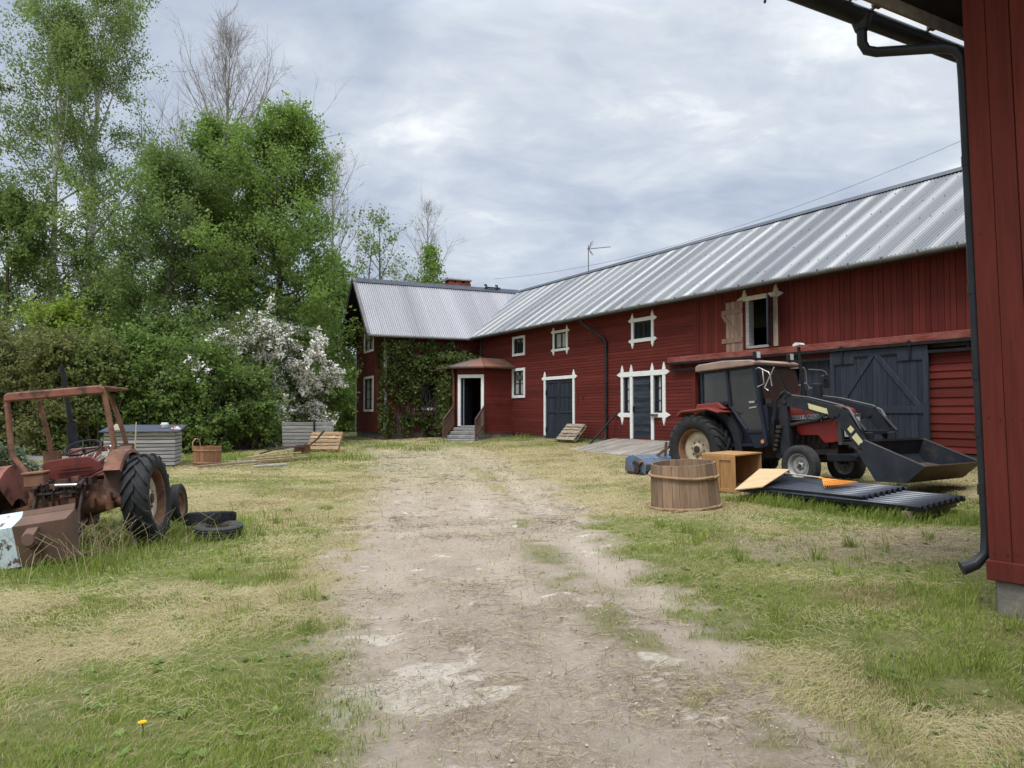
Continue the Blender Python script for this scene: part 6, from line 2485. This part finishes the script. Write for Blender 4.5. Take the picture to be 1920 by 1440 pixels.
tree('leafy_tree', 'low dark tree behind the foot of the white birch trunk', 'tree', at_u(215, 41), 41, 77, 7.6, .15, 4.0, L_dark, 25000, 0.155, m_bark, 'leafy trees', .16,
     t0=.06, n1=26, n2=8, n3=5, ang=(80, 26), up=.18, twl=.5)
tree('bare_tree', 'thin leafless tree half hidden by the densest green tree', 'tree', at_u(622, 52), 52, 83, 18.2, .15, 4.6, None, bark=m_twig, group='leafless trees',
     t0=.28, n1=34, n2=8, n3=5, ang=(48, 14), up=.34, wob=.01, twl=.7, crook=.05)
tree('bare_tree', 'dark crooked tree with few leaves behind the house ridge', 'tree', at_u(712, 58), 58, 91, 15.6, .20, 4.6, L_birch, 1500, .20, m_bark, 'leafless trees', .15,
     t0=.30, n1=18, n2=6, n3=6, ang=(58, 26), up=.18, wob=.025, twl=.6, crook=.22)
tree('bare_tree', 'thinner dark crooked tree just left of the other crooked one', 'tree', at_u(680, 57), 57, 95, 13.6, .15, 3.8, L_birch, 1000, .20, m_bark, 'leafless trees', .15,
     t0=.30, n1=14, n2=6, n3=6, ang=(55, 26), up=.18, wob=.03, twl=.6, crook=.22)
tree('bare_tree', 'pale leafless aspen with pointed crown near the house chimney', 'tree', at_u(800, 62), 62, 101, 17.8, .16, 5.2, None, bark=m_twig, group='leafless trees',
     t0=.42, n1=30, n2=7, n3=4, ang=(46, 20), up=.28, wob=.006, twl=.6, crook=.05, shape=lambda f: max(.16, .95 - .80 * f ** 1.4))
tree('leafy_tree', 'small green treetop showing over the house ridge left of the chimney', 'tree', at_u(806, 57), 57, 107, 12.9, .14, 2.6, L_maple, 4200, .20, m_bark, 'leafy trees', .16,
     t0=.3, n1=24, n2=6, n3=4, ang=(60, 18), up=.22, twl=.5)
tree('leafy_tree', 'green thicket tree beside the house gable', 'tree', at_u(612, 45), 45, 113, 8.4, .14, 3.6, L_bush, 24000, .19, m_bark, 'leafy trees', .16,
     t0=.04, n1=30, n2=8, n3=5, ang=(80, 22), up=.18, twl=.5)
# blossoming apple tree: flowers mostly on the right
tree('apple_tree', 'white blossoming apple tree drooping towards the house gable', 'tree', at_u(436, 32.0), 32.0, 127, 4.7, .16, 4.1, L_apple, 26000, .115, m_bark, None, .12,
     t0=.12, n1=30, n2=9, n3=6, ang=(92, 44), up=.06, droop=.44, twl=.5, crook=.14, lean=(.10, 0),
     flower=(4200, .085, lambda A: np.clip(.13 + .36 * (A[:, 0] - .2), .05, 1.0) * np.clip(.35 + .3 * A[:, 2], .2, 1)))
# shrubs and hedge in front of the trees
shrub('lilac_bush', 'yellow-green lilac bush standing up above the hedge', at_u(108, 31), 31, 201, 2.5, 1.4, 5.6, L_lilac, 17000, .16, 30)
HS = [('hedge_shrub', 'bronze-green clipped shrub at the left picture edge', -12, 27.6, 2.3, 4.3, L_brown),
      ('hedge_shrub', 'bronze-green shrub behind the bent roll frame', 82, 27.0, 2.0, 4.2, L_brown),
      ('hedge_shrub', 'mid green shrub right of the bronze ones', 178, 27.4, 1.9, 4.2, L_hedge),
      ('hedge_shrub', 'bright green bush right behind the slatted crate', 262, 28.0, 2.0, 4.2, L_bush),
      ('hedge_shrub', 'green bush behind the handled tub', 365, 28.4, 2.1, 4.0, L_bush),
      ('hedge_shrub', 'dark green low bush at the foot of the apple tree', 455, 29.6, 1.7, 2.9, L_dark)]
for i, (nm, lab, u, y, rx, h, lf) in enumerate(HS):
    shrub(nm, lab, at_u(u, y), y, 220 + i, rx, 1.2, h, lf, 21000, .125, 34, group='hedge shrubs')
shrub('hedge_shrub', 'green bush filling the gap behind the lilac', at_u(225, 32), 32, 240, 2.8, 1.3, 5.0, L_bush, 17000, .16, 30, group='hedge shrubs')
shrub('hedge_shrub', 'green bush left of the apple tree under the dark tree', at_u(345, 31.5), 31.5, 241, 2.8, 1.3, 5.2, L_dark, 18000, .15, 32, group='hedge shrubs')
shrub('hedge_shrub', 'shady bush in the hollow behind the apple blossom', at_u(560, 35), 35, 242, 2.6, 1.3, 4.6, L_bush, 16000, .17, 30, group='hedge shrubs')
shrub('hedge_shrub', 'light green bush far back by the gable corner', at_u(632, 50), 50, 243, 3.0, 1.6, 4.4, L_lilac, 12000, .2, 26, group='hedge shrubs')
# weeds by the slat fence
shrub('weed_clump', 'pale leafy weeds growing through the slat fence', -12.6, 18.9, 250, 1.0, .4, .95, leaf_mat('weed_leaves', (.10, .14, .08), (.22, .27, .17), .3), 2600, .08, 14, cat='weeds')

# the wood beyond, one mass
def far_wood():
    rg = np.random.default_rng(5)
    n = 30000
    az = R(-48) + R(74) * rg.random(n)
    rd = 88 + 22 * rg.random(n)
    h = 4.5 + 3.0 * vnoise(np.degrees(az), az * 0, 2.2, 40) + 2.0 * vnoise(np.degrees(az), az * 0, .6, 41)
    A = np.stack([rd * np.sin(az), rd * np.cos(az), h * rg.random(n) ** .75], 1)
    V, F_ = leaves_np(A, .85, rg)
    o = np_mesh('distant_wood', V, [F_], L_dark, tint=rg.random(n) * .9)
    tag(o, 'low green wood far behind the farm', 'wood', kind='stuff')
far_wood()

# spruce reaching in from the left, trunk outside the picture
def spruce():
    rg = np.random.default_rng(9)
    x, y = -11.2, 13.6
    t = thing('spruce_tree', 'dark conifer branch tip at the upper left picture edge', 'tree', (x, y, float(gz(x, y)) - .1))
    V, F_ = tubes_np(np.array([[[0, 0, 0], [0, 0, 5], [0, 0, 10]]], float), np.array([[.2, .14, .03]]), 8)
    np_mesh('trunk', V, [F_], m_bark, tint=np.full(len(F_), .5), parent=t, smooth=True)
    tw = []
    for i in range(46):
        z = 2.0 + 7.6 * i / 46
        az = i * 2.4
        L_ = 2.1 * (1 - (z - 2) / 9.5)
        if i == 36: az, L_, z = .05, 2.05, 7.95
        p0 = np.array([0, 0, z])
        d = np.array([math.cos(az), math.sin(az), -.12])
        for k in range(16):
            f = (k + 1) / 16
            p = p0 + d * L_ * f
            for s in (-1, 1):
                side = np.array([-math.sin(az) * s, math.cos(az) * s, -.25]) * .32 * L_ * (1.15 - f) + d * .18
                tw.append([p, p + side * .5, p + side])
    tw = np.array(tw)
    V, F_ = tubes_np(tw, np.tile([.010, .007, .003], (len(tw), 1)), 3)
    np_mesh('branches', V, [F_], m_bark, tint=np.full(len(F_), .5), parent=t)
    A, _ = twig_anchors(tw, 42000, rg, .022)
    V, F_ = leaves_np(A, .07, rg, aspect=.22)
    np_mesh('crown', V, [F_], L_spruce, tint=rg.random(len(F_)), parent=t)
spruce()


# vine on the farmhouse front
def vine():
    rg = np.random.default_rng(15)
    t = thing('climbing_vine', 'dark green vine climbing over the front of the farmhouse', 'climbing plant', tuple(house.location), tuple(house.rotation_euler))
    n = 15000
    c = rg.random(n) * 5.4 - .9                      # metres out along the wing
    z = rg.random(n) * 4.9 + .45
    # outline of the overgrown area
    top = np.where(c > 1.0, 5.25 - .18 * np.abs(np.sin(c * 3)), 4.95 - .22 * np.abs(np.sin(c * 4.1)))
    low = np.where(c > 3.3, .6, np.where(c > 1.55, 1.0 + .35 * np.sin(c * 5), np.where(c > .4, 3.3, 3.95)))
    ok = (z < top) & (z > low)
    win = (c > 1.50) & (c < 2.62) & (z > 1.86) & (z < 3.12)
    d = vnoise(c, z, .55, 50) * .6 + vnoise(c, z, .22, 51) * .4
    ok &= ~(win & (rg.random(n) < .96))
    ok &= d > .36
    edge = (c > 4.1) & (rg.random(n) < .5)
    ok &= ~edge
    c, z, d = c[ok], z[ok], d[ok]
    m = len(c)
    dep = .05 + .38 * d * rg.random(m) ** .8
    A = np.stack([HX + dep, -c, z], 1)
    # runners round the gable corner and along the porch eave
    k = 420
    ck = rg.random(k)
    zz = 1.0 + 4.0 * rg.random(k)
    row = np.round(zz / .22) * .22 + rg.normal(0, .02, k)
    A2 = np.stack([HX - 1.1 * ck ** 2.2, np.full(k, -HG - .06) - .08 * rg.random(k), row], 1)
    k3 = 1500
    f = rg.random(k3)
    A3 = np.stack([3.0 + 2.7 * f + rg.normal(0, .05, k3), -1.72 - .30 * f - .25 * rg.random(k3), .7 + 3.2 * rg.random(k3) ** .8], 1)
    k4 = 700
    A4 = np.stack([2.9 + 2.4 * rg.random(k4), -.2 - 1.7 * rg.random(k4), 4.15 + .55 * rg.random(k4)], 1)
    A4 = A4[(A4[:, 0] - 2.8) * .28 + (A4[:, 2] - 4.15) < .62]
    A4[:, 2] += .06
    AA = np.concatenate([A, A2, A3, A4])
    V, F_ = leaves_np(AA, .135, rg, aspect=.8)
    tint = np.clip(.6 * vnoise(AA[:, 1] + AA[:, 0], AA[:, 2], .4, 52) + .5 * rg.random(len(AA)) - .05, 0, 1)
    np_mesh('foliage', V, [F_], L_vine, tint=tint, parent=t)
    st = []
    for i in range(44):
        c0 = 1.7 + 2.5 * rg.random()
        pts = [np.array([HX + .06, -c0, .45])]
        for k in range(9):
            c0 += rg.normal(-.06, .22)
            pts.append(np.array([HX + .05 + .05 * rg.random(), -min(max(c0, -.6), 4.2), .45 + .52 * (k + 1)]))
        st.append(pts)
    V, F_ = tubes_np(np.array(st), np.tile(np.linspace(.022, .006, 10), (44, 1)), 4)
    np_mesh('stems', V, [F_], m_bark, tint=np.full(len(F_), .5), parent=t)
vine()


# ------------------------------------------------------------------ grass, hay, gravel
def grass():
    rg = np.random.default_rng(77)
    G = leaf_mat('grass_blades', (.155, .210, .035), (.350, .420, .095), .35, .6)
    H = leaf_mat('hay_straws', (.270, .215, .110), (.520, .450, .255), .25, .8)

    def scatter(y0, y1, per_m2, lim=26):
        ya, area = [], 0
        hw = lambda y: np.minimum(y * .70 + .6, lim)
        n = int(per_m2 * (hw((y0 + y1) / 2) * 2) * (y1 - y0))
        y = y0 + (y1 - y0) * rg.random(n)
        x = (rg.random(n) * 2 - 1) * hw(y)
        return x, y

    def keep(x, y):
        a = x * N2[0] + y * N2[1] + DW
        ok = a > .04
        # house footprint, near outbuilding, ramp
        s_ = x * E2[0] + y * E2[1]
        ok &= ~((s_ < -33.9) & (a < 4.6))
        ok &= ~((s_ < -30.2) & (a < 2.2) & (s_ > -35))
        qx, qy = x - 4.06, y - 6.55
        ok &= ~((qx * E2[0] + qy * E2[1] > -.05) & (qx * N2[0] + qy * N2[1] < .02))
        ok &= ~((s_ > -22.6) & (s_ < -17.6) & (a < 2.1))
        return ok
    bands = [(2.9, 5, 7000, 4200), (5, 8, 3400, 2200), (8, 12, 1500, 950), (12, 18, 560, 380), (18, 26, 260, 190), (26, 38, 130, 80)]
    GX, GY, HXs, HYs = [], [], [], []
    for y0, y1, dg_, dh_ in bands:
        for dens, lx, ly, dry_ in ((dg_, GX, GY, False), (dh_, HXs, HYs, True)):
            x, y = scatter(y0, y1, dens)
            T = np.maximum(track(x, y), bare(x, y))
            D = dryness(x, y)
            pr = (1 - T) ** 1.4 + .018
            if dry_: pr = pr * (.10 + .90 * D) + .03
            else: pr = pr * (1.0 - .62 * D)
            cl = vnoise(x, y, .16, 60 + dry_)
            pr = pr * (.55 + .9 * cl)
            k = (rg.random(len(x)) < pr) & keep(x, y)
            lx.append(x[k])
            ly.append(y[k])
    x, y = np.concatenate(GX), np.concatenate(GY)
    # extra tufts of long grass round the old tractor, the stacked sheets, hedge foot, foundations
    ex = []
    def tuft(cx, cy, rx, ry, n):
        ex.append(np.stack([cx + rg.normal(0, rx, n), cy + rg.normal(0, ry, n)], 1))
    tuft(-5.6, 10.0, .9, .8, 2600)
    tuft(-6.2, 9.0, .8, .4, 1500)
    tuft(-4.5, 11.6, .7, .6, 1300)
    tuft(-6.3, 12.2, 1.2, .8, 2000)
    tuft(-5.2, 8.9, 1.1, .35, 900)
    for k in range(60):
        f = rg.random()
        p = L1.lerp(NN, f * 1.02)
        tuft(p.x - .12 - .1 * rg.random(), p.y - .1, .09, .10, 26)
    for k in range(26): tuft(5.3 + 1.6 * rg.random(), 10.9 + .9 * rg.random(), .16, .14, 30)
    for k in range(34):
        q = bw(-34 + 26 * rg.random(), .1 + .25 * rg.random())
        tuft(q[0], q[1], .3, .15, 70)
    for k in range(60): tuft(-16 + 11 * rg.random(), 24.8 + 2.0 * rg.random(), .4, .3, 70)
    for k in range(14): tuft(3.6 + .6 * rg.random(), 6.3 + .9 * rg.random(), .12, .12, 22)
    for k in range(40): tuft(-8 + 5 * rg.random(), 27.5 + 5 * rg.random(), .3, .3, 50)
    for k in range(190):
        ty_ = 3.2 + 11 * rg.random() ** 1.3
        tx_ = (rg.random() * 2 - 1) * (ty_ * .68 + .3)
        if track(tx_, ty_) < .35: tuft(tx_, ty_, .035 + .03 * rg.random(), .03 + .03 * rg.random(), int(30 + 40 * rg.random()))
    E_ = np.concatenate(ex)
    ke = keep(E_[:, 0], E_[:, 1])
    E_ = E_[ke]
    nb = len(x)
    x, y = np.concatenate([x, E_[:, 0]]), np.concatenate([y, E_[:, 1]])
    n = len(x)
    tall = np.zeros(n)
    tall[nb:] = 1
    dist = np.hypot(x, y)
    tn = vnoise(x, y, .7, 63)
    h = .018 + .038 * rg.random(n) + .10 * np.clip(tn - .55, 0, 1) * rg.random(n)
    h = np.where(tall > 0, .05 + (.05 + .17 * sstep(.35, .6, vnoise(x, y, 1.1, 69))) * rg.random(n) ** 1.6, h)
    w = np.maximum(.0020, .00036 * dist) * (.7 + .7 * rg.random(n))
    az = rg.random(n) * 6.28
    ln = np.stack([np.cos(az), np.sin(az)], 1)
    bend = h * (.25 + .75 * rg.random(n))
    zb = gz(x, y) - .012
    base = np.stack([x, y, zb], 1)
    sv = np.stack([-np.sin(az + .6), np.cos(az + .6), np.zeros(n)], 1) * w[:, None]
    mid = base + np.stack([ln[:, 0] * bend * .3, ln[:, 1] * bend * .3, h * .62], 1)
    tip = base + np.stack([ln[:, 0] * bend, ln[:, 1] * bend, h], 1)
    V = np.stack([base - sv, base + sv, mid + sv * .75, mid - sv * .75, tip], 1).reshape(-1, 3)
    i = np.arange(n) * 5
    Q = np.stack([i, i + 1, i + 2, i + 3], 1)
    T3 = np.stack([i + 3, i + 2, i + 4], 1)
    tint = np.clip(.55 * vnoise(x, y, .9, 64) + .6 * rg.random(n) - .1 - .18 * tall, 0, 1)
    o = np_mesh('grass', V, [Q, T3], G, tint=np.concatenate([tint, tint]))
    tag(o, 'short mown green grass with longer tufts around the machines', 'grass', kind='stuff')
    # straws: thin cut blades lying flat in drifts
    x, y = np.concatenate(HXs), np.concatenate(HYs)
    n = len(x)
    dist = np.hypot(x, y)
    L_ = (.035 + .11 * rg.random(n) ** 1.8) * (1 + .03 * dist)
    az = R(20) + 2.2 * (vnoise(x, y, 1.1, 66) - .5) * 3.0 + rg.normal(0, .75, n)
    w = np.maximum(.0008, .00022 * dist) * (.6 + .7 * rg.random(n))
    dx, dy = np.cos(az), np.sin(az)
    z0 = gz(x, y)
    lift = .005 + .030 * rg.random(n) ** 2
    up = rg.normal(0, .018, n)
    p0 = np.stack([x - dx * L_ / 2, y - dy * L_ / 2, z0 + lift * .4], 1)
    cv = rg.normal(0, .12, n) * L_
    p1 = np.stack([x - dy * cv, y + dx * cv, z0 + lift + .012], 1)
    p2 = np.stack([x + dx * L_ / 2, y + dy * L_ / 2, z0 + lift * .4 + up * .6 + .004], 1)
    sv = np.stack([-dy, dx, np.zeros(n)], 1) * w[:, None] + np.array([0, 0, 1.0]) * (w * .5)[:, None]
    V = np.stack([p0 - sv, p0 + sv, p1 + sv, p1 - sv, p2 + sv * .6, p2 - sv * .6], 1).reshape(-1, 3)
    i = np.arange(n) * 6
    Q = np.concatenate([np.stack([i, i + 1, i + 2, i + 3], 1), np.stack([i + 3, i + 2, i + 4, i + 5], 1)])
    t_ = np.clip(.5 * vnoise(x, y, .5, 67) + .6 * rg.random(n) - .05, 0, 1)
    o = np_mesh('cut_hay', V, [Q], H, tint=np.concatenate([t_, t_]))
    tag(o, 'dry yellow cut grass strewn over the lawn', 'hay', kind='stuff')
    # rosettes of broad-leaved weeds
    m_ = 420
    y = 3.1 + 10 * rg.random(m_) ** 1.2
    x = (rg.random(m_) * 2 - 1) * (y * .68 + .3)
    k = (track(x, y) < .4) & keep(x, y)
    x, y = np.repeat(x[k], 7), np.repeat(y[k], 7)
    A = np.stack([x, y, gz(x, y) + .012], 1)
    q = rg.random(len(x)) * 6.28
    L_ = (.025 + .045 * rg.random(len(x)))[:, None]
    d = np.stack([np.cos(q), np.sin(q), .15 + .35 * rg.random(len(x))], 1)
    sd = np.stack([-np.sin(q), np.cos(q), rg.normal(0, .15, len(x))], 1) * L_ * .26
    V = np.stack([A, A + d * L_ * .5 + sd, A + d * L_, A + d * L_ * .5 - sd], 1).reshape(-1, 3)
    tag(np_mesh('lawn_weeds', V, [np.arange(len(V)).reshape(-1, 4)], leaf_mat('weed_rosettes', (.075, .125, .030), (.20, .28, .075), .3), tint=rg.random(len(x))), 'small broad-leaved weeds scattered in the lawn', 'weeds', kind='stuff')
    # long dry stems left standing round the old machines
    m_ = 260
    x, y = -5.7 + rg.normal(0, .9, m_), 10.0 + rg.normal(0, .8, m_)
    zb = gz(x, y)
    a_ = rg.random(m_) * 6.28
    hh = .25 + .45 * rg.random(m_)
    P = np.stack([np.stack([x, y, zb], 1), np.stack([x + np.cos(a_) * hh * .2, y + np.sin(a_) * hh * .2, zb + hh * .6], 1), np.stack([x + np.cos(a_) * hh * .6, y + np.sin(a_) * hh * .6, zb + hh * .85], 1)], 1)
    V, F_ = tubes_np(P, np.tile([.004, .003, .002], (m_, 1)), 3)
    tag(np_mesh('dry_stems', V, [F_], H, tint=np.repeat(rg.random(m_), 6)), 'long dry grass stems standing among the old machines', 'grass', kind='stuff')
    # litter of dead stalks and bits trodden into the soil
    xs, ys = [], []
    for y0, y1, d_ in ((2.9, 5, 1500), (5, 8, 800), (8, 13, 420), (13, 20, 170), (20, 28, 70)):
        a, b = scatter(y0, y1, d_, 8)
        T = np.maximum(track(a, b), bare(a, b))
        k = rg.random(len(a)) < T * np.clip(2.2 * vnoise(a, b, .5, 72) * vnoise(a, b, 1.7, 73) - .25, .01, 1)
        xs.append(a[k])
        ys.append(b[k])
    x, y = np.concatenate(xs), np.concatenate(ys)
    n = len(x)
    dist = np.hypot(x, y)
    L_ = (.012 + .05 * rg.random(n) ** 2) * (1 + .06 * dist)
    az = rg.random(n) * 6.28
    dx, dy = np.cos(az), np.sin(az)
    w = np.maximum(.0012, .0003 * dist) * (.6 + .8 * rg.random(n))
    z0 = gz(x, y) + .004
    p0 = np.stack([x - dx * L_, y - dy * L_, z0], 1)
    p2 = np.stack([x + dx * L_, y + dy * L_, z0 + .004 + .012 * rg.random(n)], 1)
    sv = np.stack([-dy, dx, np.full(n, .5)], 1) * w[:, None]
    V = np.stack([p0 - sv, p0 + sv, p2 + sv, p2 - sv], 1).reshape(-1, 3)
    tag(np_mesh('plant_litter', V, [np.arange(4 * n).reshape(n, 4)], leaf_mat('dead_stalks', (.12, .090, .060), (.46, .38, .26), .1, .9), tint=rg.random(n) ** 1.3), 'dead stalks and plant bits trodden into the track', 'litter', kind='stuff')
    # gravel on the track
    x, y = [], []
    for y0, y1, d_ in ((2.9, 5, 420), (5, 8, 220), (8, 13, 90), (13, 20, 30)):
        a, b = scatter(y0, y1, d_, 6)
        k = rg.random(len(a)) < np.maximum(track(a, b), .8 * bare(a, b)) * (.25 + .9 * vnoise(a, b, .4, 70))
        x.append(a[k])
        y.append(b[k])
    x, y = np.concatenate(x), np.concatenate(y)
    n = len(x)
    r_ = (.0030 + .009 * rg.random(n) ** 4) * (1 + .05 * np.hypot(x, y))
    ce = np.stack([x, y, gz(x, y) - .005], 1)
    dirs = np.array([[1, 0, 0], [0, 1, 0], [-1, 0, 0], [0, -1, 0], [0, 0, 1], [0, 0, -1.0]])
    rotz = rg.random(n) * 6.28
    cs, sn = np.cos(rotz), np.sin(rotz)
    DV = np.stack([dirs[None, :, 0] * cs[:, None] - dirs[None, :, 1] * sn[:, None], dirs[None, :, 0] * sn[:, None] + dirs[None, :, 1] * cs[:, None], np.tile(dirs[:, 2] * .7, (n, 1))], 2)
    V = (ce[:, None, :] + DV * r_[:, None, None] * (.7 + .6 * rg.random((n, 6, 1)))).reshape(-1, 3)
    tri = np.array([[0, 1, 4], [1, 2, 4], [2, 3, 4], [3, 0, 4], [1, 0, 5], [2, 1, 5], [3, 2, 5], [0, 3, 5]])
    F_ = (np.arange(n)[:, None, None] * 6 + tri[None]).reshape(-1, 3)
    o = np_mesh('gravel', V, [F_], mat('gravel_stone', (.46, .39, .31), (.34, .28, .22), .9, scale=(30, 30, 30), tint=.35), tint=np.repeat(rg.random(n), 8))
    tag(o, 'loose pebbles on the bare track', 'gravel', kind='stuff')
grass()
# dandelion
dx_, dy_ = -1.93, 4.08
dz_ = float(gz(dx_, dy_))
dn = thing('dandelion', 'single yellow dandelion in the grass at lower left', 'flower', (dx_, dy_, dz_))
mb = MB()
mb.tube([(0, 0, -.02), (.005, 0, .05), (.0, .0, .085)], .0035, 6)
mb.build('stem', L_bush, dn)
mb = MB()
for k in range(34):
    q = k * 2.4
    r_ = .004 + .020 * math.sqrt(k / 34)
    mb.beam((0, 0, .083), (r_ * math.cos(q), r_ * math.sin(q), .095 - .3 * r_), .006, .003)
mb.build('flower_head', mat('dandelion_yellow', (.85, .56, .02), (.75, .45, .02), .6), dn)
